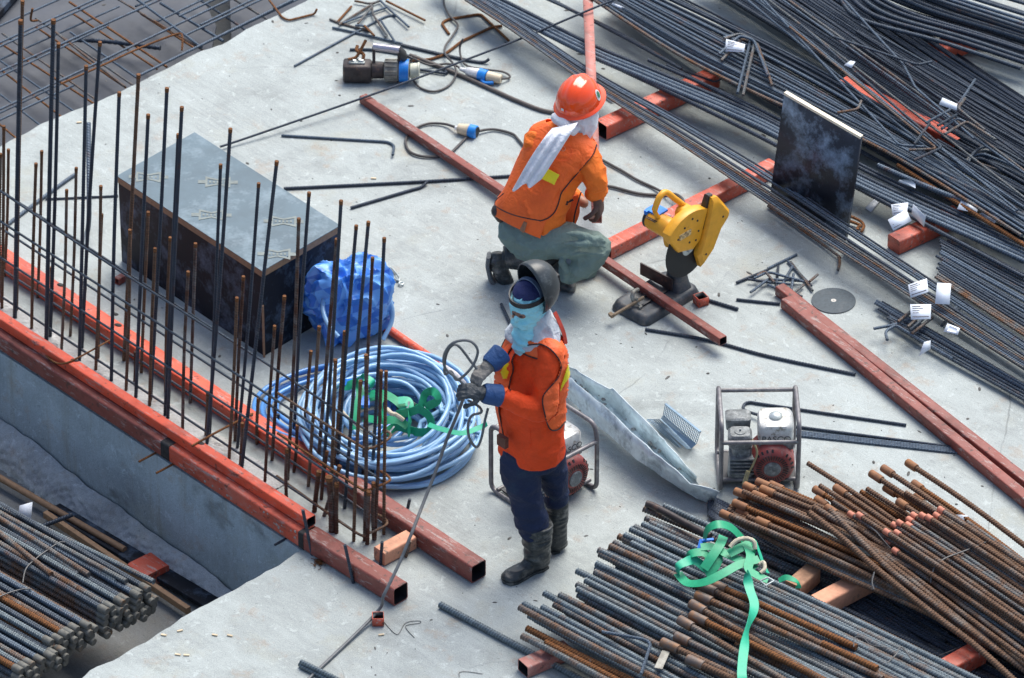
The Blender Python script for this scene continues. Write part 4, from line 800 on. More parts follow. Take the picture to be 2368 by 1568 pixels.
stir([((3,1,975,1465),(3,1,1190,1425),(3,1,1330,1300)),((3,1,1290,1450),(3,1,1460,1290)),((3,1,1310,1480),(3,1,1515,1300)),((3,1,1100,1568),(3,1,1080,1490),(3,1,1180,1430),(3,1,1400,1568),(3,1,1700,1740)),((3,1,1200,1400),(3,1,1310,1310)),((3,1,1830,1230),(3,1,1700,1330),(3,1,1600,1440)),((3,1,1800,1200),(3,1,1700,1310),(3,1,1710,1400)),((3,1,1330,1510),(3,1,1520,1360))],
     .0085, 'bent stirrup end sticking out of the low bunch at the right', 'stirrup ends in the low bunch', [M_steel_b, M_mix, M_steel], .07)
# ------------------------------------------------------------------ tags
def card(corners, zs, label, lines=True, group=None):
    pts = [TP(*c, z) for c, z in zip(corners, zs)]; n_ = (pts[1]-pts[0]).cross(pts[3]-pts[0]).normalized()
    if n_.z < 0: n_ = -n_
    mb = MB(); mb.add(pts+[p-n_*.0015 for p in pts], [(0, 1, 2, 3), (7, 6, 5, 4), (0, 4, 5, 1), (1, 5, 6, 2), (2, 6, 7, 3), (3, 7, 4, 0)])
    o = mb.build('paper_tag', M_tag, smooth=False); tag(o, label, 'tag', group)
    if lines:
        mb = MB(); q = lambda u, v: pts[0].lerp(pts[1], u).lerp(pts[3].lerp(pts[2], u), v)+n_*.0012
        for (u0, v0, u1, v1) in ((.1, .12, .5, .17), (.1, .26, .62, .30), (.1, .40, .45, .44), (.08, .8, .9, .87), (.1, .55, .4, .59)): mb.add([q(u0, v0), q(u1, v0), q(u1, v1), q(u0, v1)], [(0, 1, 2, 3)])
        sub(mb.build('printed_lines', M_ink, smooth=False), o)
S4 = lambda c, r, *p: [(c, r, *x) for x in p]
card(S4(3,1,(1105,460),(1275,365),(1325,470),(1155,560)), (0.230,0.250,0.230,0.200), 'white printed tag tilted on the scuffed orange spacer block')
card(S4(3,1,(1135,320),(1295,300),(1280,400),(1150,420)), (0.220,0.240,0.220,0.200), 'bluish printed tag tucked behind the tilted one on the spacer block')
card(S4(3,1,(1340,315),(1455,430),(1440,525),(1325,405)), (0.310,0.310,0.210,0.220), 'blank white tag standing on edge on the spacer block', False)
card(S4(3,1,(895,350),(1015,235),(1070,240),(950,390)), (0.010,0.012,0.012,0.010), 'flat grey card lying on the floor right of the leaning panel', False)
card(S4(3,1,(1290,1060),(1465,1000),(1480,1125),(1315,1180)), (0.210,0.240,0.220,0.190), 'white printed tag hanging at the left end of the low bunch')
card(S4(3,1,(1560,1040),(1690,1050),(1675,1240),(1540,1235)), (0.260,0.260,0.200,0.200), 'upright plain white tag right of the printed one in the low bunch', False)
card(S4(3,1,(1310,1240),(1505,1240),(1500,1375),(1320,1380)), (0.210,0.210,0.180,0.180), 'white printed tag pinned under the bent stirrup ends')
card(S4(3,1,(1655,1415),(1770,1460),(1750,1520),(1618,1490)), (0.190,0.200,0.180,0.170), 'small white tag with one scribble below the wire knot', False)
card(S4(3,2,(1440,20),(1500,5),(1498,85),(1390,150)), (0.120,0.120,0.080,0.060), 'curled white tag above the two long red-brown tubes', False)
card(S4(2,0,(1975,360),(2150,410),(2140,480),(1965,475)), (0.300,0.300,0.280,0.270), 'white tag beneath the spider-like bunch of bent bars')
card(S4(2,0,(930,25),(1035,70),(1020,85),(915,45)), (0.230,0.230,0.220,0.220), 'sliver of a white tag between long bars near the top edge', False)
card(S4(2,0,(440,565),(535,600),(525,615),(445,590)), (0.010,0.010,0.010,0.010), 'tiny white scrap on the floor above the orange helmet', False)
card(S4(2,0,(800,870),(860,845),(950,900),(920,945)), (0.010,0.030,0.030,0.010), 'bluish tag on the floor right of the orange helmet', False)
card(S4(3,0,(1610,900),(1745,960),(1740,1020),(1575,965)), (0.390,0.390,0.370,0.360), 'white tag on the stirrups of the upper right heap', False)
card(S4(3,0,(760,560),(805,570),(770,630),(700,600)), (0.350,0.350,0.330,0.330), 'small crumpled white tag in the middle of the upper right heap', False)
card(S4(3,1,(1215,90),(1360,90),(1360,170),(1200,110)), (0.210,0.210,0.190,0.190), 'shaded tag under the thick ribbed bars', False)
card(S4(3,1,(1790,260),(1955,280),(1925,400),(1745,360)), (0.210,0.210,0.190,0.190), 'grey-blue tag under the orange-rusty bar', False)
card(S4(3,1,(2010,370),(2145,445),(2090,490),(1945,410)), (0.190,0.190,0.170,0.170), 'shaded tag at the right edge beside the square-cut bundle')
card(S4(3,3,(1735,60),(1840,65),(1855,160),(1790,160)), (0.240,0.240,0.200,0.190), 'white tag on the orange-tipped rusty bars')
card(S4(0,2,(180,1530),(300,1495),(285,1670),(165,1690)), (-0.250,-0.250,-0.330,-0.340), 'white tag standing between the wall foot and the pit bundles')
# ------------------------------------------------------------------ leaning panel
bl, br = P(*T(3,1,5,330), .01), P(*T(3,1,712,655), .01); tl = P(*T(3,0,150,860), .70)
hgt = .70; tl = PY(*T(3,0,150,860), bl.y+.10); tr = PY(*T(3,0,855,1270), br.y+.10)
n_ = (br-bl).cross(tl-bl).normalized(); n_ = -n_ if n_.y > 0 else n_
pan = empty('leaning_panel', bl, 'dark film-faced plywood panel standing on edge amid the bars at the right', 'panel')
mb = MB(); th = n_*-.02; mb.add([bl, br, tr, tl, bl+th, br+th, tr+th, tl+th], [(0, 1, 2, 3), (7, 6, 5, 4), (0, 4, 5, 1), (1, 5, 6, 2), (3, 2, 6, 7), (0, 3, 7, 4)])
mb.build('panel_board', m_plain("stained_film", (.010, .013, .022), .35, var=.4, scale=5, dirt=(.15, .21, .30), dscale=5.5, dlo=.5, dhi=.7, bump=.002), pan, smooth=False)
mb = MB(); mb.bar(tl+th*.45, tr+th*.45, .024, .016); mb.build('pale_top_edge', M_cream, pan)
# ------------------------------------------------------------------ blue hose coil
M_hose = m_plain("blue_hose", (.30, .52, .78), .26, var=.12, scale=5, Transmission_Weight=.18, IOR=1.35, Coat_Weight=.3)
rn = random.Random(11); cc = P(893, 1018); pts = []; turns = 34; N_ = turns*36
def sm(k, s_): return noise.noise(Vector((k*s_, 7.7+s_*10, 2.2)))
for i in range(N_):
    th = 2*math.pi*i/36; k = i/36
    Rr = .375+.11*sm(k, .9)+.045*math.sin(k*2.399)+.03*sm(k, 2.3); Rr = min(.475, max(.23, Rr)); Rr = Rr*(.60 if (i//36) % 6 == 4 else .78 if (i//36) % 7 == 3 else 1)
    zz = .018+(.22+.07*math.sin(th))*(.5+.5*math.sin(k*1.713))*(1-((min(max(Rr, .24), .46)-.35)/.17)**2*.75)
    cx = .035*sm(k, .5)*2; cy = .03*sm(k, .6)*2
    pts.append(cc+Vector((Rr*math.cos(th)+cx+.01*math.sin(3*th+k), (Rr*1.0)*math.sin(th)+cy, max(.014, zz+.025*math.sin(2*th+k*1.3)))))
o = MB().tube(pts, .0128, seg=10).build('coiled_hose', M_hose, ang=80); tag(o, 'big coil of translucent light blue hose on the slab behind the rebar cage', 'hose')
pts = []; c2 = P(770, 960)
for i in range(5*36):
    th = 2*math.pi*i/36; k = i/36; Rr = .33+.05*sm(k, 1.1)*2+.03*math.sin(th*.7)
    pts.append(c2+Vector((Rr*math.cos(th)*1.05, Rr*math.sin(th)*.95, .02+.035*(k % 1.7)+.02*math.sin(2*th))))
o = MB().tube(pts, .0125, seg=10).build('hose', m_plain("blue_hose_dark", (.09, .27, .62), .3, var=.1, scale=5, Coat_Weight=.3), ang=80); tag(o, 'looser loops of darker blue hose between the big coil and the black box', 'hose')
# upright loop over the tarp
o = MB().tube(spline([TP(1,1,1170,1568,.05), TP(1,1,1250,1400,.12), TP(1,1,1250,1250,.2), TP(1,1,1180,1100,.27), TP(1,1,1000,1010,.32), TP(1,1,820,1010,.34), TP(1,1,680,1100,.33), TP(1,1,615,1250,.30), TP(1,1,660,1420,.25), TP(1,1,760,1540,.2)], 8), .0125, seg=10).build('hose', M_hose, ang=80)
tag(o, 'single loop of blue hose lying over the crumpled tarpaulin', 'hose')
# ------------------------------------------------------------------ crumpled tarpaulin
k = NM("tarpaulin_blue"); v = k.obj(); ck = k.n("ShaderNodeTexChecker"); ck.inputs['Scale'].default_value = 9; k.l(k.mapping(v, (1, 1.6, 1.3), (.5, .4, .6)), ck.inputs['Vector'])
f_ = k.math('ADD', k.math('MULTIPLY', ck.outputs['Fac'], .38), k.math('MULTIPLY', k.noise(5, 3, .6, v), .55))
k.col(k.ramp(f_, [(.2, (.02, .15, .60)), (.75, (.17, .42, .85))])); k.bump(k.noise(14, 4, .5, v, .8), .008); M_tarp = k.set(.36)
c = P(800, 775); V_ = []; F_ = []; nu, nv = 150, 70
for i in range(nv+1):
    ph = math.pi*i/nv
    for j in range(nu):
        th = 2*math.pi*j/nu; d = Vector((math.sin(ph)*math.cos(th), math.sin(ph)*math.sin(th), math.cos(ph)))
        q = d*1.6+Vector((3, 1, 5)); r1 = 1-abs(noise.noise(q*1.15))*2; r2 = 1-abs(noise.noise(q*2.3+Vector((4, 4, 4))))*2; r3 = 1-abs(noise.noise(q*5.1))*2; r4 = 1-abs(noise.noise(q*11))*2
        qv = Vector((q.x, q.y, q.z*.55)); wq = qv+Vector((noise.noise(qv*1.1), noise.noise(qv*1.1+Vector((9, 0, 0))), 0))*.7; s_ = .80+.42*noise.noise(q*.75+Vector((1.3, 0, 0)))+.19*(1-abs(noise.noise(wq*1.5))*2.6)+.045*(1-abs(noise.noise(wq*3.2))*2)+.015*noise.noise(q*7)
        V_.append(c+Vector((d.x*.215*s_*1.08+.02*noise.noise(q), d.y*.19*s_, .225+d.z*.265*s_)))
for i in range(nv):
    for j in range(nu): F_.append((i*nu+j, i*nu+(j+1) % nu, (i+1)*nu+(j+1) % nu, (i+1)*nu+j))
V_ = [Vector((p.x, p.y, max(.004, p.z))) for p in V_]
mb = MB(); mb.add(V_, [f[::-1] for f in F_]); o = mb.build('tarpaulin', M_tarp, ang=60); tag(o, 'crumpled bright blue tarpaulin heaped against the black box', 'tarpaulin')
mb = MB()
for (a, b, c_) in (((1180,1290),(1235,1330),(1195,1390)), ((1160,1120),(1210,1150),(1180,1180))):
    p0, p1, p2 = TP(1,1,*a,.18), TP(1,1,*b,.17), TP(1,1,*c_,.12); mb.add([p0, p1, p2, p0+Vector((-.05, .05, 0)), p1+Vector((-.03, .05, 0)), p2+Vector((-.05, .05, 0))], [(0, 1, 2), (5, 4, 3), (0, 3, 4, 1), (1, 4, 5, 2), (2, 5, 3, 0)])
sub(mb.build('torn_corner', M_tarp, smooth=False), o)
# ------------------------------------------------------------------ orange pipe with whitened end
pa, pb, pc = TP(1,1,1120,1400,.024), TP(1,2,1705,235,.024), TP(1,2,1975,420,.024)
pipe = MB().tube([pa, pb], .0235, seg=16).build('pipe', M_orange); tag(pipe, 'orange round pipe with a white spattered end, between the tarpaulin and the standing worker', 'pipe')
sub(MB().tube([pb, pc], .0245, seg=16).build('white_end', m_plain("spattered_white", (.62, .60, .60), .6, dirt=(.45, .16, .12), dscale=50, dlo=.6, dhi=.66)), pipe)
# ------------------------------------------------------------------ turnbuckle
M_zinc = m_plain("zinc", (.42, .47, .47), .35, .4)
a, b = TP(1,1,1205,880,.012), TP(1,1,1325,1030,.012); d = (b-a).normalized(); n_ = Vector((-d.y, d.x, 0)); mb = MB(); L_ = (b-a).length
for s_ in (-1, 1): mb.tube(spline([a+d*.01, a+d*.04+n_*s_*.014, a+d*L_*.5+n_*s_*.015, b-d*.035+n_*s_*.014, b-d*.008], 6), .0052, seg=8)
mb.tube([a-d*.005, a+d*L_*.32], .005); mb.tube([b+d*.005, b-d*L_*.32], .005)
mb.tube([b+d*.012+n_*math.cos(t)*.012+d*math.sin(t)*.012+d*.008 for t in [k*math.pi/6 for k in range(13)]], .005); mb.tube(spline([a, a-d*.018+n_*.008, a-d*.03, a-d*.026-n_*.01], 4), .005)
tag(mb.build('turnbuckle', M_zinc), 'small pale metal turnbuckle lying on bare concrete between tarpaulin and kneeling worker', 'turnbuckle')
# ------------------------------------------------------------------ webbing harnesses
M_green = m_plain("green_webbing", (.012, .34, .165), .5, var=.12, scale=60, dirt=(.10, .25, .10), dscale=12, dlo=.66, dhi=.74)
M_green2 = m_plain("green_webbing_pale", (.02, .42, .25), .5, var=.12, scale=60)
M_rope = m_plain("hemp_rope", (.50, .45, .34), .8, var=.25, scale=70)
M_bluepad = m_plain("blue_pad", (.01, .20, .75), .4)
def webs(root, lst, tile, w_=.045):
    for (nm, m, z, up, pts) in lst:
        pp = [TP(*tile, x, y, zz) for (x, y, zz) in pts]; mb = MB(); ribbon(mb, pp, w_ if nm != 'thin_strap' else w_*.6, [Vector(u) for u in up] if isinstance(up, list) else Vector(up), .0012); mb.build('strap', m, root)
h1 = empty('safety_harness', TP(1,2,1300,700,.2), 'green webbing safety harness dropped inside the blue hose coil', 'harness')
uu1 = (.3, -.5, .8)
webs(h1, [('strap', M_green, 0, uu1, ((760,460,.20),(840,430,.27),(930,400,.29),(960,520,.27),(900,700,.22),(900,830,.17))), ('strap', M_green2, 0, (.8,-.6,.1), ((905,380,.30),(980,340,.34),(1070,390,.33),(1060,450,.28))), ('strap', M_green, 0, (.9,-.3,.3), ((1135,500,.27),(1160,640,.24),(1190,820,.2),(1150,870,.17))),
          ('strap', M_green, 0, uu1, ((1050,500,.28),(1180,500,.30),(1290,560,.28),(1370,640,.26),(1420,690,.24))), ('strap', M_green2, 0, (.2,-.3,.9), ((1310,560,.30),(1400,560,.30),(1410,630,.28),(1330,650,.26))), ('strap', M_green, 0, (.6,-.6,.4), ((1300,690,.25),(1440,660,.28),(1520,610,.31),(1560,500,.36),(1640,480,.38),(1680,560,.33),(1560,620,.30))),
          ('strap', M_green, 0, (-.5,-.8,.3), ((1460,620,.30),(1560,670,.28),(1610,740,.25),(1600,840,.18),(1480,850,.17),(1300,800,.17),(1200,860,.15))), ('strap', M_green, 0, (.95,-.3,.2), ((1410,650,.27),(1420,740,.25),(1410,830,.20),(1420,870,.16))), ('strap', M_green, 0, uu1, ((1000,720,.2),(1150,740,.22),(1300,740,.22),(1400,800,.2))), ('strap', M_green, 0, uu1, ((980,640,.2),(1000,560,.25),(1080,520,.26),(1180,560,.24)))], (1, 2))
mb = MB(); ribbon(mb, [TP(1,2,1590,780,.30), TP(1,2,1700,820,.30), TP(1,2,1900,860,.27), TP(1,2,2080,800,.26), TP(1,2,2130,770,.28)], .028, Vector((.1, -.5, .9)), .001); mb.build('strap', M_green2, h1)
mb = MB(); mb.tube(spline([TP(1,2,760,610,.24), TP(1,2,850,720,.22), TP(1,2,980,830,.2), TP(1,2,1060,870,.18), TP(1,2,1090,830,.2)], 6), .008); mb.tube(spline([TP(1,2,1210,640,.27), TP(1,2,1250,680,.29), TP(1,2,1290,690,.28), TP(1,2,1360,740,.25)], 6), .012); mb.build('rope', M_rope, h1)
mb = MB(); mb.box(TP(1,2,850,400,.27), (.02, 0, 0), (0, .015, .01), (0, 0, .008)); mb.box(TP(1,2,1010,570,.25), (.022, 0, 0), (0, .03, .01), (0, 0, .01)); mb.build('blue_pad', M_bluepad, h1)
mb = MB(); mb.bar(TP(1,2,1415,570,.30), TP(1,2,1395,630,.28), .012, .006); mb.build('buckle', M_zinc, h1); mb = MB(); mb.bar(TP(1,2,1235,850,.2), TP(1,2,1275,800,.21), .008, .005); mb.build('buckle', M_zinc, h1)
h2 = empty('safety_harness', TP(2,3,1900,450,.3), 'green webbing safety harness with rope and buckle tossed on the grey bar pile', 'harness')
webs(h2, [('strap', M_green, 0, [(-1,-.3,.1),(-.6,-.3,.7),(0,-.3,.95),(.6,-.3,.7),(.9,-.3,.3)], ((1770,330,.30),(1800,200,.40),(1900,150,.44),(2020,180,.40),(2130,290,.32))), ('strap', M_green, 0, (.1,-.2,1), ((1740,360,.34),(1860,360,.34),(1990,430,.33),(2150,500,.32),(2250,560,.31))), ('strap', M_green, 0, (0,-.3,.95), ((1530,600,.25),(1620,690,.26),(1780,680,.30),(1950,600,.33),(2100,520,.34),(2280,470,.34))),
          ('strap', M_green2, 0, [(-1,-.4,.1),(-.7,-.4,.5),(0,-.4,.9),(.6,-.5,.5),(.5,-.6,.5)], ((1530,610,.25),(1530,540,.30),(1600,500,.31),(1680,480,.30),(1790,560,.26))), ('strap', M_green, 0, [(-.9,-.3,.3),(-.3,-.3,.9),(.3,-.3,.9),(.6,-.3,.6)], ((1660,520,.26),(1640,430,.32),(1760,410,.33),(1850,480,.30))), ('strap', M_green, 0, (.2,-.3,.9), ((1770,560,.30),(1850,440,.34),(1920,330,.36),(1950,260,.34))),
          ('strap', M_green, 0, (.2,-.3,.9), ((2000,420,.35),(2100,370,.36),(2210,330,.36),(2200,420,.33))), ('strap', M_green, 0, (.3,-.2,.9), ((2160,330,.36),(2200,440,.35),(2180,560,.34),(2260,620,.32),(2361,665,.30))), ('strap', M_green2, 0, [(-.9,-.2,.3),(.2,-.5,.8),(.8,-.5,.2),(.2,-.6,.8),(-.5,-.6,.6)], ((2160,590,.33),(2190,740,.30),(2235,900,.29),(2180,1080,.29),(2140,1300,.29),(2120,1500,.28),(2130,1620,.27))),
          ('thin_strap', M_green2, 0, (.8,-.3,.5), ((2240,290,.36),(2280,400,.35),(2320,520,.32),(2361,600,.3))), ('strap', M_green, 0, (.2,-.6,.7), ((1780,600,.28),(1850,560,.29),(1900,480,.31),(1890,400,.33)))], (2, 3), .047)
webs(h2, [('thin_strap', M_green, 0, [(-1,-.2,.2),(0,-.5,.8),(1,-.2,.2),(0,-.8,.5)], ((100,670,.27),(170,640,.29),(270,680,.27),(280,740,.24)))], (3, 3), .05)
mb = MB(); mb.tube(spline([TP(2,3,2010,360,.38), TP(2,3,2070,300,.40), TP(2,3,2160,280,.40), TP(2,3,2230,310,.39), TP(2,3,2240,380,.36)], 6), .011, rib=.02, ribh=.1); mb.tube(spline([TP(2,3,2280,520,.33), TP(2,3,2320,500,.34), TP(2,3,2330,560,.33), TP(2,3,2290,600,.32)], 6), .010); mb.build('rope', M_rope, h2)
mb = MB(); mb.bar(TP(2,3,1720,400,.31), TP(2,3,1750,290,.34), .02, .01); mb.bar(TP(2,3,1750,300,.34), TP(2,3,1860,290,.34), .015, .01); mb.build('blue_pad', M_bluepad, h2)
mb = MB(); q = [TP(2,3,2290,670,.32), TP(2,3,2361,640,.33), TP(3,3,55,670,.32), TP(2,3,2340,715,.31)]
for k_ in range(4): mb.tube([q[k_], q[(k_+1) % 4]], .0045)
mb.build('buckle', M_zinc, h2)
# ------------------------------------------------------------------ hydraulic bar cutter
M_castdark = m_plain("cast_iron", (.05, .042, .042), .5, .4, var=.4, scale=25, dirt=(.16, .09, .06), dscale=20)
M_castgrey = m_plain("cast_aluminium", (.27, .27, .24), .5, .3, var=.3, scale=25, dirt=(.10, .09, .08), dscale=14, dlo=.45)
M_chrome = m_plain("chrome", (.55, .52, .58), .25, .7)
a, b = TP(1,0,805,640,.068), TP(1,0,1515,655,.068); d = (b-a).normalized(); L_ = (b-a).length
ct = empty('bar_cutter', a, 'hydraulic bar cutter with dark jaw, grey motor and blue band lying near the top', 'power tool')
def seg_(n0, n1, prof, mat, name): mb = MB(); mb.lathe(a, d, [(L_*(n0+(n1-n0)*h), r) for h, r in prof], 24); mb.build(name, mat, ct)
side = Vector((-d.y, d.x, 0)); up = Vector((0, 0, 1)); mb = MB()
mb.loft([ring(a+d*L_*h+up*(-.008), side*sx, up*sz, 20, 5) for h, sx, sz in ((0, .045, .052), (.02, .055, .058), (.34, .055, .058), (.37, .045, .05))]); mb.build('cutter_jaw', M_castdark, ct)
mb = MB(); mb.box(a+d*L_*.18+up*.052-side*.01, d*.045, side*.012, up*.006); mb.tube([a+d*L_*.12+up*.055, a+d*L_*.16+up*.05], .016); mb.tube([a+d*L_*.2+up*.06, a+d*L_*.26+up*.056], .013); mb.build('blade', M_zinc, ct)
seg_(.37, .53, [(0, .044), (.05, .05), (.9, .048), (1, .044)], M_castdark, 'piston_housing')
mb = MB(); mb.lathe(a, d, [(L_*.53, .05), (L_*.54, .062), (L_*.71, .062), (L_*.72, .054)], 24)
for k in range(14): t = k*2*math.pi/14; mb.bar(a+d*L_*.545+(side*math.cos(t)+up*math.sin(t))*.064, a+d*L_*.70+(side*math.cos(t)+up*math.sin(t))*.064, .006, .006)
mb.build('motor_housing', M_castgrey, ct)
seg_(.72, .86, [(0, .058), (.1, .064), (.9, .064), (1, .056)], M_castgrey, 'motor_body'); seg_(.73, .85, [(0, .0655), (1, .0655)], m_plain("blue_band", (.01, .19, .62), .4), 'blue_band')
seg_(.86, .99, [(0, .03), (.1, .042), (.8, .044), (.85, .05), (1, .048)], m_plain("pale_plastic", (.50, .52, .42), .5), 'end_cap')
mb = MB(); ha, hb = TP(1,0,1085,430,.20), TP(1,0,1325,462,.20); mb.tube([ha, hb], .021, seg=14); mb.build('handle', M_chrome, ct)
mb = MB(); mb.tube([ha, a+d*L_*.40+up*.04], .009); mb.tube([hb, a+d*L_*.72+up*.04], .01); mb.build('handle_bracket', M_castdark, ct)
mb = MB(); g0, g1 = TP(1,0,1320,480,.19), TP(1,0,1395,540,.13); mb.loft([ring(g0.lerp(g1, t), side*r, up*r*1.1, 14, 3) for t, r in ((0, .018), (.2, .032), (.8, .03), (1, .016))]); mb.build('grip', M_black, ct)
rebar(spline([TP(1,0,1015,370,.22), TP(1,0,960,470,.17), TP(1,0,920,530,.14), TP(1,0,850,550,.14)], 5), .009, M_rust, 'short orange-rusty bent bar clamped in the cutter jaw', n=1, name='rebar_scrap', cat='rebar scrap')
rebar(spline([TP(1,0,935,425,.16), TP(1,0,930,470,.15), TP(1,0,990,500,.15), TP(1,0,985,550,.13)], 5), .010, M_rust, 'curled rusty offcut resting on the cutter jaw', n=1, name='rebar_scrap', cat='rebar scrap')
# ------------------------------------------------------------------ plugs and cables
M_cream2 = m_plain("cream_plastic", (.62, .53, .38), .45, var=.12); M_blue = m_plain("blue_plastic", (.015, .24, .72), .4); M_white = m_plain("white_plastic", (.72, .72, .72), .45)
def plug(name, label, pts, parts):
    root = empty(name, TP(*pts[0], .03), label, 'plug')
    for (nm, m, i, j, r0, r1) in parts:
        a, b = TP(*pts[i], .032), TP(*pts[j], .032); d = b-a; L_ = d.length
        mb = MB(); mb.lathe(a, d, [(0, r0*.8), (L_*.06, r0), (L_*.94, r1), (L_, r1*.9)], 20); mb.build(nm, m, root)
    return root
plug('cable_plug', 'white, blue and cream round plug coupling at the right of the bar cutter', [(1,0,1880,637),(1,0,1940,655),(1,0,2055,685),(1,0,2130,705),(1,0,2262,732)], [('nose', M_white, 0, 1, .010, .016), ('plug_body', M_white, 1, 2, .024, .031), ('collar', M_blue, 2, 3, .036, .036), ('socket_body', M_cream2, 3, 4, .032, .026)])
r_ = bpy.data.objects['cable_plug']; mb = MB(); mb.tube(spline([TP(1,0,2080,740,.02), TP(1,0,2110,765,.015), TP(1,0,2190,765,.02)], 4), .010); mb.build('lid', M_blue, r_)
plug('cable_plug', 'cream plug with a dark-faced blue socket beyond the thin red-brown tube', [(1,0,1838,1175),(1,0,1862,1185),(1,0,1965,1205),(1,0,2035,1222)], [('nose', M_white, 0, 1, .010, .016), ('plug_body', M_cream2, 1, 2, .028, .036), ('collar', M_blue, 2, 3, .038, .038), ('socket_face', M_black, 3, 3, .03, .03)][:3])
r_ = bpy.data.objects['cable_plug.001']; a, b = TP(1,0,2028,1220,.032), TP(1,0,2037,1223,.032); mb = MB(); mb.lathe(a, b-a, [(0, .03), ((b-a).length, .031)], 20); mb.build('socket_face', M_black, r_)
def cable(pts, r, mat, label, n=8):
    return tag(MB().tube(spline([TP(*p) for p in pts], n), r, seg=8).build('cable', mat), label, 'cable')
cable([(1,0,1735,-60,.02),(1,0,1735,40,.02),(1,0,1780,140,.02),(1,0,1860,230,.02),(1,0,1820,320,.02),(1,0,1745,430,.03),(1,0,1750,510,.03),(1,0,1820,590,.03),(1,0,1845,680,.02),(1,0,1780,790,.01),(1,0,1640,845,.01),(1,0,1500,800,.01),(1,0,1420,680,.04),(1,0,1415,580,.10),(1,0,1440,540,.13),(1,0,1395,520,.13)], .0062, M_cable_d, 'dark cable snaking down from the top edge and looping to the bar cutter grip')
cable([(1,0,1910,360,.10),(1,0,1880,440,.05),(1,0,1895,540,.02),(1,0,1950,610,.02),(1,0,2100,640,.02),(1,0,2260,660,.02),(1,0,2330,690,.02),(1,0,2335,720,.015),(1,0,2262,730,.03)], .0062, M_cable_d, 'thin dark cable curling round to the tail of the white and blue plug')
cable([(1,0,1450,540,.06),(1,0,1600,600,.02),(1,0,1760,590,.02),(1,0,1850,610,.02),(1,0,1885,640,.03)], .0062, M_cable_d, 'short dark cable between the cutter and the white plug nose')
cable([(1,0,1838,1175,.03),(1,0,1740,1145,.015),(1,0,1600,1140,.012),(1,0,1480,1180,.012),(1,0,1400,1250,.012),(1,0,1380,1320,.012),(1,0,1420,1400,.012),(1,0,1520,1440,.012),(1,0,1660,1445,.012),(1,0,1780,1420,.012),(1,0,1870,1340,.012),(1,0,1960,1255,.012),(1,0,2060,1210,.02),(1,0,2200,1195,.012),(1,0,2361,1235,.012),(2,0,60,1290,.012),(2,0,150,1400,.012)], .0075, M_cable_d, 'dark cable looping under the thin tube and through the cream and blue plug')
cable([(2,0,780,1450,.012),(2,0,1000,1568,.012),(2,1,1150,90,.012),(2,1,1300,160,.012),(2,1,1440,230,.03),(2,1,1540,270,.08),(2,1,1600,315,.30),(2,1,1570,330,.38)], .0075, M_cable_d, 'dark cable running from behind the kneeling worker to the yellow saw motor')
cable([(2,1,860,145,.012),(2,1,960,165,.012),(2,1,1150,215,.012),(2,1,1330,232,.012),(2,1,1480,222,.02),(2,1,1560,255,.1),(2,1,1590,320,.3)], .0085, M_cable_d, 'thicker dark cable bulging left of the yellow saw')
for (p, r, lb) in (([(1,3,1180,1050,.003),(1,3,1300,1165,.003),(1,3,1380,1060,.003),(1,3,1500,1040,.003),(1,3,1510,1060,.003),(1,3,1380,1090,.003),(1,3,1460,1195,.003)], .0016, 'hair-thin curled wire beside the lone square cut-off'), ([(1,3,1875,1560,.003),(1,3,1880,1515,.003),(1,3,1960,1510,.003),(1,3,2090,1530,.003)], .0016, 'hair-thin wire on the slab at the bottom, left of the bar pile'),
                   ([(3,3,950,180,.33),(3,3,1000,220,.33),(3,3,1060,290,.32),(3,3,1130,370,.3)], .003, 'pale bent wire among the orange-tipped bars'), ([(3,3,2040,300,.31),(3,3,1850,380,.33),(3,3,1640,460,.34),(3,3,1550,530,.33),(3,3,1510,620,.3),(3,3,1500,690,.27)], .004, 'tie wire looped over the orange-tipped bunch'),
                   ([(3,3,980,590,.29),(3,3,960,680,.27),(3,3,975,750,.25)], .004, 'tie wire round the left bunch of the rusty heap'), ([(3,3,790,1280,.24),(3,3,800,1195,.25),(3,3,880,1200,.25),(3,3,950,1260,.24),(3,3,1100,1290,.24)], .003, 'curly tie wire on the grey bars near the bottom edge'), ([(3,3,1100,1430,.24),(3,3,1180,1350,.25),(3,3,1230,1280,.25),(3,3,1330,1400,.24)], .004, 'twisted tie wire round the grey bars right of the curly one'), ([(3,3,1580,1360,.1),(3,3,1780,1280,.12)], .003, 'loose wire above the orange support at the bottom right')):
    tag(MB().tube(spline([TP(*q) for q in p], 8), r, seg=6).build('wire', M_wire), lb, 'wire')
stir([((2,3,830,1140),(2,3,1220,1210),(2,3,1280,1250),(2,3,1190,1530))], .0085, 'L-shaped dark bar lying on top of the grey pile at the bottom', None, [M_steel_b], .225)
rebar([TP(3,3,505,1250,.23), TP(3,3,1010,1480,.23)], .017, M_rust, 'short orange-rusty bar lying on the grey pile right of the hanging strap', rib=.016)
rebar([TP(2,3,1240,-40,.2), TP(2,3,1340,0,.2), TP(2,3,1750,220,.2), TP(2,3,1830,260,.2)], .019, M_castdark, 'smooth dark brown pipe lying on the far side of the grey pile', name='pipe', cat='pipe')
mb = MB(); mb.bar(TP(2,3,1420,1320,.22), TP(2,3,1350,1480,.22), .04, .004); tag(mb.build('metal_strip', M_castgrey), 'dull metal strip stuck between the grey bars left of the couplers', 'metal strip')
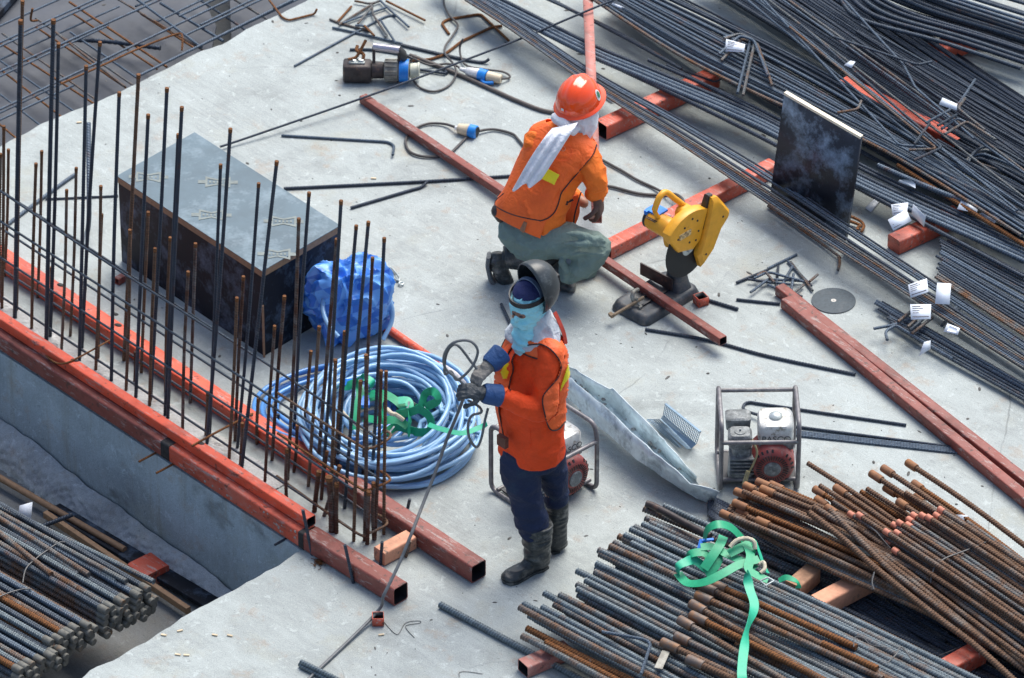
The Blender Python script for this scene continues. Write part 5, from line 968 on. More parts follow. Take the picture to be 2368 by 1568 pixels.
# ------------------------------------------------------------------ galvanised chute
def zline(zs, pts, c=2, r=2): return [P(*T(c, r, *p), z) for p, z in zip(pts, zs)]
nb = [(480,500),(660,660),(900,880),(1150,1095),(1400,1265),(1650,1432),(1840,1520)]; nt_ = [(500,320),(640,430),(830,600),(1240,975),(1440,1140),(1650,1312),(1915,1400)]
ft_ = [(510,235),(640,300),(880,450),(950,462),(1330,850),(1430,960),(1700,1262)]; fbm = [(520,330),(640,440),(770,520),(900,600),(1240,920),(1390,1070),(1700,1300)]
zb = [.05, .08, .10, .10, .07, .03, .003]
NB = zline(zb, nb); NT = zline([z+.13 for z in zb], nt_); FT = zline([z+.125 for z in zb], ft_); FB = zline([z+.005 for z in zb], fbm)
mb = MB(); rows = [NT, [a.lerp(b, .5) for a, b in zip(NT, NB)], NB, [a.lerp(b, .5)-Vector((0, 0, .004)) for a, b in zip(NB, FB)], FB, [a.lerp(b, .55) for a, b in zip(FB, FT)], FT]
def res(L_): return [a.lerp(b, k/3)+Vector((random.uniform(-1, 1), random.uniform(-1, 1), random.uniform(-1, 1)))*.006 for a, b in zip(L_, L_[1:]) for k in range(3)]+[L_[-1]]
rows = [res(r) for r in rows]; m = len(rows[0]); V_ = [p for r in rows for p in r]; F_ = [(i*m+j, i*m+j+1, (i+1)*m+j+1, (i+1)*m+j) for i in range(len(rows)-1) for j in range(m-1)]
V_ = [p+Vector((0, 0, 1))*.006*noise.noise(p*14) for p in V_]
mb.add(V_, F_); ch = mb.build('metal_chute', M_galv, ang=7); so = ch.modifiers.new("thick", 'SOLIDIFY'); so.thickness = .003; tag(ch, 'bent galvanised sheet-metal chute lying between the two engines', 'chute')
mb = MB(); rn = random.Random(4)
for k in range(40):
    t = rn.random(); L0 = res(FB); i = int(t*(len(L0)-2)); q = L0[i].lerp(L0[i+1], rn.random())+Vector((rn.uniform(-.01, .02), rn.uniform(-.02, .01), rn.uniform(.0, .02))); s_ = rn.uniform(.004, .014); mb.ell(q, (s_, s_*.3, 0), (-s_*.3, s_, 0), (0, 0, s_*.5), 7, 5)
tag(sub(mb.build('cement_crust', M_conc_dust), ch), kind='stuff')
# perforated sheet
M_perf = m_plain("perforated_steel", (.16, .24, .32), .35, .55, var=.2)
pf = empty('perforated_sheet', TP(2,2,1500,850,.05), 'zigzag piece of perforated sheet metal lying beside the chute', 'metal sheet')
mb = MB()
def quadgrid(a, b, c, d, nu, nv, w_):
    for i in range(nu+1): mb.bar(a.lerp(b, i/nu), d.lerp(c, i/nu), w_, .002)
    for j in range(nv+1): mb.bar(a.lerp(d, j/nv), b.lerp(c, j/nv), w_, .0024)
A1, B1, C1, D1 = TP(2,2,1415,590,.14), TP(2,2,1738,850,.14), TP(2,2,1700,960,.03), TP(2,2,1395,690,.03)
quadgrid(A1, B1, C1, D1, 22, 6, .0032); mb.build('grille', M_perf, pf); mb = MB(); mb.bar(A1, B1, .012, .006)
def q4(pts): mb.add(pts+[p-Vector((0, 0, .002)) for p in pts], [(0, 1, 2, 3), (7, 6, 5, 4), (0, 4, 5, 1), (1, 5, 6, 2), (2, 6, 7, 3), (3, 7, 4, 0)])
E1, F1 = TP(2,2,1650,1005,.008), TP(2,2,1370,730,.06); q4([D1, C1, E1, F1]); E2, F2 = TP(2,2,1615,1005,.05), TP(2,2,1310,735,.03); mb.build('folded_strip', M_perf, pf); mb = MB()
quadgrid(F1, E1, E2, F2, 22, 3, .004); E3, F3 = TP(2,2,1530,990,.01), TP(2,2,1245,735,.02); quadgrid(F2, TP(2,2,1560,995,.03), E3, F3, 20, 2, .006); mb.build('grille', M_perf, pf)
# ------------------------------------------------------------------ engines
M_tube = m_plain("frame_tube", (.17, .165, .175), .5, .3, var=.3, scale=20, dirt=(.34, .34, .31), dscale=22, dlo=.5)
M_tank = m_plain("tank_white", (.62, .63, .60), .45, var=.1, scale=30, dirt=(.27, .25, .20), dscale=28, dlo=.53, dhi=.62)
M_eng = m_plain("engine_grey", (.15, .165, .17), .6, .2, var=.4, scale=35, dirt=(.38, .40, .40), dscale=30, dlo=.48)
M_red = m_plain("engine_red", (.27, .05, .045), .5, var=.3, scale=25, dirt=(.20, .16, .15), dscale=30, dlo=.5)
def engine(O, rot, label, name='pump_engine', ori=0):
    X = Vector((math.cos(rot), math.sin(rot), 0)); Y = Vector((-X.y, X.x, 0)); Z = Vector((0, 0, 1)); q = lambda x, y, z: O+X*x+Y*y+Z*z
    root = empty(name, O, label, 'engine'); W, D_, H_ = .395, .37, .42
    for sx in (0, W):
        mb = MB(); mb.tube(fillet([q(sx, D_*.5, .014), q(sx, 0.0, .014), q(sx, 0.0, H_*.80), q(sx, D_*.06, H_), q(sx, D_, H_), q(sx, D_, .014), q(sx, D_*.5, .014)], .05, 5), .0125, seg=10); mb.build('frame_loop', M_tube, root)
    mb = MB()
    for (y, z) in ((D_, H_-.035), (0, .32), (.05, .05), (D_-.05, .03)): MB().tube([q(0, y, z), q(W, y, z)], .0115, seg=10).build('cross_bar', M_tube, root)
    mb = MB(); mb.box(q(W/2, D_/2, .035), X*(W/2-.01), Y*.12, Z*.004); mb.build('base_plate', M_black, root)
    mb = MB(); c = q(.285, .17, .305); mb.loft([ring(c+Z*h, X*a_, Y*b_, 28, 5) for h, a_, b_ in ((-.055, .078, .078), (-.045, .092, .092), (.035, .092, .092), (.05, .084, .084), (.054, .06, .06))]); tk = mb.build('fuel_tank', M_tank, root, ang=50)
    mb = MB(); mb.lathe(c+Z*.052, Z, [(0, .034), (.012, .034), (.02, .024), (.024, .012)], 14); sub(mb.build('tank_cap', M_zinc, ang=30), tk)
    text_mesh("PASCO", .048, q(.285, .17-.0935, .282), X, Z, m_plain("tank_ink", (.10, .11, .12), .6) if 'tank_ink' not in bpy.data.materials else bpy.data.materials['tank_ink'], root)
    mb = MB(); mb.box(q(.285, .16, .23), X*.088, Y*.07, Z*.022); mb.build('tank_bracket', M_eng, root)
    mb = MB(); c = q(.095, .22, .33); mb.loft([ring(c+Z*h, X*a_, Y*b_, 20, 6) for h, a_, b_ in ((-.06, .062, .045), (.005, .066, .05), (.014, .055, .04))])
    for k in range(11): mb.bar(q(.04+k*.011, .165, .33), q(.04+k*.011, .165, .285), .005, .008)
    mb.build('silencer', M_eng, root)
    mb = MB(); c = q(.10, .10, .285); mb.loft([ring(c+Z*h, X*a_, Y*b_, 20, 5) for h, a_, b_ in ((-.05, .05, .045), (-.03, .062, .055), (.02, .062, .055), (.034, .05, .045))]); mb.lathe(c+Z*.03, Z, [(0, .03), (.008, .03), (.01, .006), (.02, .005)], 14); mb.build('air_filter', M_eng, root)
    mb = MB(); mb.loft([ring(q(.11, .11, z), X*a_, Y*.06, 16, 4) for z, a_ in ((.05, .07), (.14, .065), (.2, .05), (.24, .055))])
    for k in range(5): mb.box(q(.11, .10, .10+k*.022), X*.062, Y*.07, Z*.004)
    mb.build('cylinder_block', M_eng, root)
    mb = MB(); c = q(.265, .055, .135); mb.loft([[c+Y*dy+X*math.cos(t)*r+Z*math.sin(t)*r for t in [k*2*math.pi/28 for k in range(28)]] for dy, r in ((.14, .115), (.02, .118), (-.01, .112), (-.03, .092), (-.034, .05), (-.034, .001))]); mb.build('fan_shroud', M_red, root, ang=50)
    mb = MB()
    for k in range(34):
        t = k*2*math.pi/34; u = X*math.cos(t)+Z*math.sin(t); mb.bar(c-Y*.0335+u*.055, c-Y*.0345+u*.083, .004, .004, Y)
    for k in range(24):
        t = k*2*math.pi/24
        if k % 6 < 4: u = X*math.cos(t)+Z*math.sin(t); mb.bar(c-Y*.024+u*.096, c-Y*.014+u*.110, .010, .006, Y)
    mb.build('fan_grille', M_black, root)
    mb = MB(); mb.lathe(c-Y*.036, -Y, [(0, .045), (.006, .042), (.008, .03)], 20); mb.build('starter_hub', M_eng, root)
    mb = MB(); mb.tube(spline([q(.16, .05, .30), q(.185, .03, .24), q(.17, .02, .18), q(.15, .03, .12)], 5), .006); mb.tube([q(.14, .0, .14), q(.12, -.02, .07)], .012); mb.build('fuel_line', m_plain("dirty_hose", (.35, .30, .16), .5) if 'dirty_hose' not in bpy.data.materials else bpy.data.materials['dirty_hose'], root)
    return root
engine(P(1665, 1141), 0.02, 'pump engine in a grey tube frame with white tank, standing behind the rusty heap')
X_ = R(42); gr = P(1379, 1137); engine(gr-Vector((math.cos(X_), math.sin(X_), 0))*.395, X_, 'similar framed pump engine half hidden behind the legs of the standing worker')
# ------------------------------------------------------------------ cut-off saw
M_yel = m_plain("saw_yellow", (.78, .37, .025), .42, var=.1, scale=25, dirt=(.28, .14, .04), dscale=26, dlo=.62, dhi=.7)
M_base = m_plain("saw_base", (.055, .065, .075), .5, .2, var=.4, scale=25, dirt=(.15, .13, .115), dscale=16, dlo=.5)
O = P(1516, 697); E1 = Vector((.695, .719, 0)); E2 = Vector((.719, -.695, 0)); Z = Vector((0, 0, 1)); q = lambda a_, c_, z: O+E1*a_+E2*c_+Z*z
saw = empty('cut_off_saw', O, 'yellow abrasive cut-off saw on a dark cast base, right of the kneeling worker', 'power saw')
rrect = lambda c, A, B, r=.045, n=6: [c+A.normalized()*((A.length-r)*sx+r*math.cos(t0+k*math.pi/2/n))+B.normalized()*((B.length-r)*sy+r*math.sin(t0+k*math.pi/2/n)) for sx, sy, t0 in ((1, 1, 0), (-1, 1, math.pi/2), (-1, -1, math.pi), (1, -1, 1.5*math.pi)) for k in range(n+1)]
mb = MB(); mb.loft([rrect(q(0, 0, z), E1*a_, E2*b_) for z, a_, b_ in ((.0, .222, .132), (.012, .225, .134), (.045, .212, .122), (.055, .198, .108), (.053, .18, .09), (.05, .06, .05))]); mb.build('base', M_base, saw, ang=50)
mb = MB(); mb.bar(q(-.17, .03, .058), q(.12, .03, .058), .012, .006); mb.bar(q(-.17, -.02, .058), q(.0, -.02, .058), .010, .006); mb.build('base_slot', M_black, saw)
mb = MB(); mb.loft([ring(q(.13, .03, z), E1*a_, E2*b_, 16, 4) for z, a_, b_ in ((.05, .06, .075), (.10, .05, .055), (.18, .04, .04), (.25, .03, .035))]); mb.build('pivot_post', M_base, saw)
mb = MB(); fa, fb_ = TP(2,1,1185,958,.062), TP(2,1,1480,1112,.062); mb.bar(fa+Z*.035, fb_+Z*.035, .008, .075); mb.build('fence', M_castdark, saw)
mb = MB(); va, vb = TP(2,1,930,1345,.05), TP(2,1,1215,1175,.09); mb.tube([va, vb], .009); mb.bar(va+Z*.01, va+(va-vb).normalized()*.02+Z*.01, .03, .02); mb.build('vise_screw', m_plain("old_brass", (.20, .14, .085), .6), saw)
mb = MB(); mb.tube(spline([TP(2,1,1160,1105,.10), TP(2,1,1120,1130,.12), TP(2,1,1110,1180,.10), TP(2,1,1130,1220,.07)], 5), .012); mb.tube(spline([TP(2,1,1150,1180,.10), TP(2,1,1160,1230,.07), TP(2,1,1190,1260,.06), TP(2,1,1170,1275,.06)], 5), .008); mb.build('vise_clamp', M_castgrey, saw)
cw = P(*T(2,1,1620,720), .31); w3 = lambda a_, b_, c_=0.0: cw+E1*a_+Z*b_+E2*c_
mb = MB(); mb.loft([[w3(math.cos(t)*r, math.sin(t)*r, c_) for t in [k*2*math.pi/48 for k in range(48)]] for r, c_ in ((.02, -.0022), (.172, -.0022), (.172, .0022), (.02, .0022))]); wh = mb.build('cutting_wheel', m_plain("wheel_black", (.006, .009, .011), .6), saw)
mb = MB()
for (x_, y_, c_) in ((.0, .20, .031), (.04, .17, .031), (-.06, .17, .031), (-.11, .12, .031), (.05, .10, .031), (.03, .05, .031), (-.02, .06, .031), (.22, .12, .053), (.09, -.06, .053)): mb.lathe(w3(x_, y_, c_-.003), E2, [(0, .007), (.005, .006), (.006, .003)], 8)
for k in range(5): mb.bar(w3(-.15+k*.012, .19, -.10), w3(-.15+k*.012, .19, -.17), .004, .004)
tag(mb.build('screws', M_castdark, saw), kind='stuff')
mb = MB(); mb.box(w3(-.055, .125, .031), E1*.045, Z*.018, E2*.0015); mb.build('worn_label', m_plain('worn_label', (.30, .20, .10), .6, dirt=(.75, .55, .25), dscale=60, dlo=.45, dhi=.55), saw)
mb = MB(); mb.lathe(w3(0, 0, .003), E2, [(0, .044), (.006, .034), (.008, .02), (.02, .018), (.022, .004)], 20); sub(mb.build('flange', M_zinc), wh)
def prism(poly, c0, c1, mat, name, bev=.006):
    cx = sum(p[0] for p in poly)/len(poly); cy = sum(p[1] for p in poly)/len(poly); k = 1-bev/.12
    mb = MB(); inn = [(cx+(x-cx)*k, cy+(y-cy)*k) for x, y in poly]
    mb.loft([[w3(x, y, c0) for x, y in inn], [w3(x, y, c0+bev) for x, y in poly], [w3(x, y, c1-bev) for x, y in poly], [w3(x, y, c1) for x, y in inn]]); return mb.build(name, mat, saw, ang=35)
arc = [(.235*math.cos(R(t))-.005, .235*math.sin(R(t))+.01) for t in range(56, 142, 8)]
prism([(.02, -.005), (.07, .03)]+arc[:1]+arc[1:]+[(-.168, .13), (-.10, .03)], -.028, .030, M_yel, 'blade_guard')
prism([(.066, -.139), (.149, -.075), (.19, .0), (.216, .046), (.278, .10), (.285, .125), (.224, .21), (.19, .255), (.141, .272), (.125, .2), (.10, .104), (.066, -.0), (.037, -.053)], -.004, .052, M_yel, 'spark_guard', .016)
prism([(.10, .20), (.135, .28), (.165, .275), (.14, .16), (.09, .05)], -.01, .025, M_black, 'guard_gap_shade')  # solid black piece standing in for the shade between the two guards
mb = MB(); ms, me_ = w3(-.095, .148, -.03), w3(-.095, .148, -.205); ax = (me_-ms); L_ = ax.length; mb.lathe(ms, ax, [(0, .05), (.02, .058), (L_*.8, .055), (L_*.88, .05)], 24); mb.build('motor', M_yel, saw)
mb = MB(); mb.lathe(ms+ax*.88, ax, [(0, .05), (.012, .053), (.02, .048), (.026, .02)], 24); mb.build('motor_cap', M_black, saw)
mb = MB(); hp = [w3(-.137, .25, -.12), w3(-.10, .315, -.12), w3(-.05, .325, -.12), w3(.0, .27, -.10), w3(.06, .20, -.08)]; mb.tube(spline(hp, 6), .017, seg=12); mb.tube(spline([w3(-.137, .25, -.12), w3(-.115, .20, -.11), w3(-.07, .14, -.08)], 6), .013, seg=12); mb.build('handle', M_yel, saw)
mb = MB(); mb.loft([ring(w3(-.06, .10, c_), E1*a_, Z*a_, 16, 3) for c_, a_ in ((-.02, .07), (-.05, .075), (-.07, .06))]); mb.loft([ring(w3(.04, .17, c_), E1*.05, Z*.05, 14, 3) for c_ in (-.02, -.09)]); mb.build('gear_case', M_yel, saw)
mb = MB(); mb.box(w3(-.075, .205, -.16), E1*.04, E2*.045, Z*.006); mb.box(w3(-.12, .20, -.19), E1*.012, E2*.01, Z*.012); mb.build('blue_tape', M_bluepad, saw)
mb = MB(); mb.tube([w3(.0, -.0, .0)+Z*0-E2*.035, q(.12, .02, .20)], .022); mb.build('arm', M_base, saw)
# rust flakes heap, gravel and litter
mb = MB(); rn = random.Random(8)
for k in range(70):
    a, b = T(1,3,585+rn.gauss(0, 28), 495+rn.gauss(0, 18)); p = P(a, b, .003+rn.random()*.012); t = rn.random()*6.28; v_ = Vector((math.cos(t), math.sin(t), .1))*rn.uniform(.006, .02); mb.tube([p-v_, p+v_], .0015, seg=5)
tag(mb.build('rust_flakes', M_rust), 'little heap of rusty nails and flakes against the front red-brown tube', 'litter', kind='stuff')
mb = MB()
for k in range(420):
    p = P(rn.uniform(150, 2300), rn.uniform(0, 1568), .001); s_ = rn.choice((.002, .003, .003, .005, .008)); t = rn.random()*3.1
    if (p-MOLD_A).dot(MN) < .36 and (p-MOLD_A).dot(MD) < sE: continue
    if (p-P(700, 1272)).dot(Vector((-.76, -.65, 0))) > 0 and p.x < -.9 : continue
    a_ = Vector((math.cos(t), math.sin(t), 0))*s_*rn.uniform(1, 3); b_ = Vector((-math.sin(t), math.cos(t), 0))*s_; mb.ell(p, a_, b_, (0, 0, s_*.5), 6, 4)
tag(mb.build('litter', m_plain("dark_grit", (.10, .10, .095), .9, var=.6)), 'small dark grit and crumbs scattered over the concrete slab', 'litter', kind='stuff')
mb = MB()
for (c, r, x, y) in ((0,3,1660,1130),(0,3,1510,1170),(0,3,1980,1170),(0,3,2120,1175),(0,3,1640,1350),(0,3,1720,1355),(1,1,1085,78),(0,0,730,1130),(1,3,1155,1168)):
    p = TP(c, r, x, y, .004); t = rn.random()*.8-.4; mb.box(p, Vector((math.cos(t), -math.sin(t), 0))*.014, Vector((math.sin(t), math.cos(t), 0))*.005, (0, 0, .003))
tag(mb.build('wood_chips', m_plain("pale_wood", (.62, .50, .34), .8)), 'few pale wood chips scattered on the slab', 'litter', kind='stuff')
# ------------------------------------------------------------------ people
def cloth(name, c, rough=.75, bumps=((22, .010), (60, .004)), sheen=0.0, stain=None, streak=None):
    k = NM(name); v = k.geo(); f = k.noise(9, 5, .65, v, .6)
    cc_ = k.mix(k.ramp(f, [(.3, 0.0), (.7, 1.0)]), tuple(x*.82 for x in c), tuple(min(1, x*1.12) for x in c))
    if stain: cc_ = k.mix(k.ramp(k.noise(6, 6, .7, v), [(.52, 0.0), (.7, .8)]), cc_, stain)
    k.col(cc_); h = k.math('ADD', k.math('MULTIPLY', k.noise(bumps[0][0], 3, .5, v, 1.2), 1.0), k.math('MULTIPLY', k.noise(bumps[1][0], 3, .5, v, .8), .4))
    k.bump(h, bumps[0][1], .8); return k.set(rough, 0, Sheen_Weight=sheen)
M_skin = m_plain("skin", (.30, .15, .09), .5, var=.08)
M_vest = cloth("vest_orange", (1.0, .14, .028), .6)
M_shirt = cloth("shirt_orange", (.80, .062, .003))
M_vest2 = cloth("vest_bright_orange", (1.0, .14, .014), .6)
M_shirt2 = cloth("shirt_bright_orange", (1.0, .19, .015))
M_jeans = cloth("navy_jeans", (.007, .018, .060), .8, stain=(.02, .05, .09))
M_khaki = cloth("grey_green_trousers", (.175, .245, .22), .85)
M_boot = m_plain("rubber_boot", (.028, .034, .036), .42, var=.3, scale=12, dirt=(.17, .17, .155), dscale=16, dlo=.5, dhi=.68)
M_sole = m_plain("boot_sole", (.13, .14, .145), .8, var=.3, scale=60)
M_cyan = cloth("cyan_cloth", (.34, .74, .82), .8, bumps=((20, .008), (60, .003)))
M_lightgrey = cloth("light_grey_towel", (.50, .55, .60), .9)
M_whitecloth = cloth("white_cloth", (.78, .80, .84), .85)
M_navy = cloth("navy_cap", (.012, .02, .10))
M_glovg = cloth("grey_leather", (.20, .19, .175), .8); M_glovb = cloth("dark_glove", (.045, .055, .065), .6); M_cuff = cloth("blue_cuff", (.02, .075, .22), .7)
M_mask = m_plain("welding_mask", (.035, .044, .05), .38, var=.3, scale=20, dirt=(.14, .15, .15), dscale=20, dlo=.55)
M_yellow = m_plain("reflective_yellow", (.90, .78, .02), .5, var=.05)
M_helmet = m_plain("helmet_orange", (.92, .075, .004), .16, var=.06, scale=5, Coat_Weight=.6, Coat_Roughness=.08)
M_pipe = m_plain("black_piping", (.015, .012, .015), .6)
Z = Vector((0, 0, 1))
def boot(mb, ankle, heel, toe, sole=.02, r=.045):
    d = (toe-heel); d.z = 0; L_ = d.length; d.normalize(); s_ = Vector((-d.y, d.x, 0)); rr = []
    for t, w_, h in ((-.04, .022, .045), (0, .034, .07), (.12, .041, .085), (.35, .037, .085), (.6, .045, .062), (.82, .05, .048), (.96, .04, .036), (1.02, .02, .02)):
        c = heel+d*L_*t; rr.append(ring(Vector((c.x, c.y, max(c.z, 0)+h/2+.004)), s_*w_, Z*h/2, 16, 2.6))
    mb.loft(rr)
def hand(mb, wrist, d, up, s=1.0, curl=1.0, thumb=1):
    """palm + five separate fingers; d: direction of the palm, up: back of the hand"""
    d = d.normalized(); up = (up-d*up.dot(d)).normalized(); sd_ = d.cross(up).normalized()
    mb.loft([ring(wrist+d*t*s, sd_*w_*s, up*h*s, 14, 3) for t, w_, h in ((-.01, .028, .020), (.03, .038, .020), (.075, .042, .017), (.095, .040, .014))])
    for i, (o, l) in enumerate(((-.032, .060), (-.011, .070), (.011, .066), (.030, .052))):
        p = wrist+d*.088*s+sd_*o*s; a1 = d*math.cos(.7*curl)-up*math.sin(.7*curl); a2 = d*math.cos(1.7*curl)-up*math.sin(1.7*curl); a3 = d*math.cos(2.6*curl)-up*math.sin(2.6*curl)
        q = [p, p+a1*l*.45*s, p+a1*l*.45*s+a2*l*.35*s, p+a1*l*.45*s+a2*l*.35*s+a3*l*.25*s]; mb.tube(spline(q, 3), [.0105*s]*7+[.0098*s]*2+[.008*s], seg=8); mb.ell(q[-1], (.008*s, 0, 0), (0, .008*s, 0), (0, 0, .008*s), 8, 5)
    p = wrist+d*.03*s+sd_*.034*s*thumb; q = [p, p+(d*.6+sd_*.7*thumb-up*.4)*.035*s, p+(d*1.0+sd_*.5*thumb-up*1.0)*.055*s]; mb.tube(spline(q, 3), .012*s, seg=8)
# ---- standing worker
y0 = P(1235, 1300).y; J = lambda px, py, dy=0.0: PY(px, py, y0+dy)
F2 = Vector((-.72, -.69, 0)); L2 = Vector((.69, -.72, 0))
man = empty('person', P(1235, 1300), 'person standing in dark blue jeans, orange vest, cyan face cloth and raised welding mask', 'person')
hc_ = J(1222, 700); FB_, LB_ = F2, L2
tor = [(1229, 1046, .172, .150), (1230, 1000, .170, .146), (1227, 950, .175, .15), (1229, 900, .178, .15), (1233, 850, .180, .145), (1238, 815, .175, .13), (1243, 790, .135, .10), (1245, 770, .07, .07)]
def torso(k, dz=0.0, m=40, cut=None): return [ring(J(px, py), L2*a*k, F2*b*k, m, 2.3) for px, py, a, b in tor]
lsh, lel, lwr = J(1268, 822, -.10), J(1252, 950, -.20), J(1142, 913, -.27)
rsh, rel, rwr = J(1195, 808, .10), J(1172, 870, .02), J(1150, 826, -.15)
# body under the clothes, one continuous mesh
mb = MB(); mb.loft(torso(.86)); limb(mb, [J(1245, 790), hc_-Z*.06], [.055, .055]); mb.ell(hc_, L2*.078, F2*.095, Z*.112, 20, 14)
mb.ell(hc_+F2*.098-Z*.03, L2*.013, F2*.018, Z*.02, 10, 6)
limb(mb, [lsh, lel, lwr], [.048, .04, .026]); limb(mb, [rsh, rel, rwr], [.048, .04, .026])
limb(mb, [J(1212, 1030), J(1215, 1130, -.04), J(1243, 1250, -.05), J(1243, 1288, -.06)], [.085, .06, .045, .04]); limb(mb, [J(1262, 1030, .05), J(1280, 1110, .09), J(1286, 1200, .12), J(1286, 1250, .12)], [.08, .06, .045, .04])
remesh(mb, 'body', M_skin, man, .011, 4)
mb = MB(); mb.loft([ring(J(1228, 1005), L2*.13, F2*.115, 24, 2.3), ring(J(1232, 1045), L2*.145, F2*.125, 24, 2.3), ring(J(1236, 1068), L2*.12, F2*.11, 24, 2.3)])
limb(mb, [J(1210, 1045, -.03), J(1203, 1085, -.05), J(1214, 1140, -.06), J(1226, 1190, -.06), J(1236, 1222, -.06)], [.105, .100, .086, .084, .080], 20); limb(mb, [J(1262, 1030, .05), J(1276, 1090, .08), J(1284, 1140, .10), J(1286, 1168, .11)], [.095, .078, .064, .058], 18)
remesh(mb, 'trousers', M_jeans, man, .008, 5, [(.011, 7, 7, 13, True), (.005, 18, 18, 30, False)])
mb = MB(); mb.tube(spline([J(1243, 1210, -.06), J(1241, 1250, -.06), J(1243, 1285, -.06), J(1246, 1303, -.06)], 4), [.077]*5+[.068]*4+[.058]*4, seg=20); boot(mb, None, P(1258, 1308, .0), P(1166, 1348, .0)); b1 = remesh(mb, 'boot', M_boot, man, .006, 4, [(.007, 12, 12, 40, True)])
mb = MB(); mb.tube(spline([J(1287, 1158, .11), J(1286, 1200, .11), J(1286, 1240, .11), J(1288, 1262, .11)], 4), [.060]*5+[.054]*8, seg=20); boot(mb, None, P(1292, 1270, .0), P(1215, 1258, .0)+Vector((0, -.06, 0))); remesh(mb, 'boot', M_boot, man, .006, 4, [(.006, 12, 12, 40, True)])
for (h, t) in ((P(1258, 1308, .0), P(1166, 1348, .0)), (P(1292, 1270, .0), P(1215, 1258, .0)+Vector((0, -.06, 0)))):
    d = (t-h); L_ = d.length; d.normalize(); s_ = Vector((-d.y, d.x, 0)); mb = MB(); pl = [(-.045, 0), (-.02, .036), (.15, .044), (.35, .036), (.6, .046), (.82, .053), (.97, .042), (1.04, 0)]; o_ = [h+d*L_*t_+s_*w_ for t_, w_ in pl]+[h+d*L_*t_-s_*w_ for t_, w_ in pl[-2:0:-1]]
    mb.loft([[p+Z*.001 for p in o_], [p+Z*.016 for p in o_]]); mb.build('boot_sole', M_boot, man)
# shirt
mb = MB(); mb.loft(torso(.985)); limb(mb, [lsh+Z*.0-L2*.03, lsh, (lsh+lel)/2, lel, (lel+lwr)/2, lwr], [.064, .070, .066, .060, .053, .040], 18); limb(mb, [rsh, (rsh+rel)/2, rel, rwr], [.07, .066, .056, .038], 18)
remesh(mb, 'shirt', M_shirt, man, .008, 5, [(.007, 8, 8, 12, True), (.004, 20, 20, 30, False)])
def wrap(tr, Jf, A_, B_, k, n=6, m=96, pw=2.3, Aup=None):
    pc = spline([Jf(px, py, dy) for px, py, dy, a, b in tr], n); ab = spline([Vector((a, b, 0)) for *_, a, b in tr], n)
    return [ring(c, A_*q.x*k, B_*q.y*k, m, pw) for c, q in zip(pc, ab)]
def vest_mesh(rows, keep, mat, parent, name='safety_vest', th=.004, pipe=True):
    m = len(rows[0]); V_ = [p for r in rows for p in r]; V_ = [p+Vector((noise.noise(p*9), noise.noise(p*9+Vector((5, 5, 5))), 0))*.008 for p in V_]; F_ = []
    for i in range(len(rows)-1):
        for j in range(m):
            if keep(i/(len(rows)-1), 360*(j+.5)/m): F_.append((i*m+j, i*m+(j+1) % m, (i+1)*m+(j+1) % m, (i+1)*m+j))
    mb = MB(); mb.add(V_, F_); o = mb.build(name, mat, parent, ang=70); so = o.modifiers.new("t", 'SOLIDIFY'); so.thickness = th; so.offset = 1
    # boundary edges -> piping
    from collections import Counter
    cnt = Counter()
    for f in F_:
        for a, b in zip(f, f[1:]+f[:1]): cnt[(min(a, b), max(a, b))] += 1
    be = [e for e, c in cnt.items() if c == 1]; adj = {}
    for a, b in be: adj.setdefault(a, []).append(b); adj.setdefault(b, []).append(a)
    seen = set(); pm = MB()
    for s0_ in adj:
        if s0_ in seen: continue
        path = [s0_]; seen.add(s0_); cur = s0_
        while True:
            nx = [x for x in adj[cur] if x not in seen]
            if not nx: break
            cur = nx[0]; seen.add(cur); path.append(cur)
        if len(path) > 3:
            pp = [V_[i] for i in path]+[V_[path[0]]]; pp = [((pp[max(0, i-1)]+p+pp[min(len(pp)-1, i+1)])/3) for i, p in enumerate(pp)]; pm.tube(pp, .0036, seg=6)
    if pipe: pm.build('piping', M_pipe, parent)
    return V_
tr1 = [(1231, 1012, 0, .160, .138), (1228, 950, 0, .178, .152), (1229, 900, 0, .181, .153), (1233, 850, 0, .184, .149), (1238, 815, 0, .180, .136), (1243, 788, 0, .145, .108), (1245, 768, 0, .092, .085)]
rows = wrap(tr1, J, L2, F2, 1.035)
from mathutils.bvhtree import BVHTree
def bvh_of(objs):
    V_, F_ = [], []
    bpy.context.view_layer.update()
    for o in objs:
        n0 = len(V_); V_ += [o.matrix_world @ v.co for v in o.data.vertices]; F_ += [[i+n0 for i in p.vertices] for p in o.data.polygons]
    return BVHTree.FromPolygons(V_, F_)
def inside(x, y, poly):
    c = False; n = len(poly)
    for i in range(n):
        x1, y1_ = poly[i]; x2, y2 = poly[i-1]
        if (y1_ > y) != (y2 > y) and x < (x2-x1)*(y-y1_)/(y2-y1_)+x1: c = not c
    return c
def cast(bv, px, py, off_):
    h = bv.ray_cast(CAM, ray(px, py).normalized())
    if h[0] is None: return None
    n_ = h[1] if h[1].dot(ray(px, py)) < 0 else -h[1]; return h[0]+n_*off_
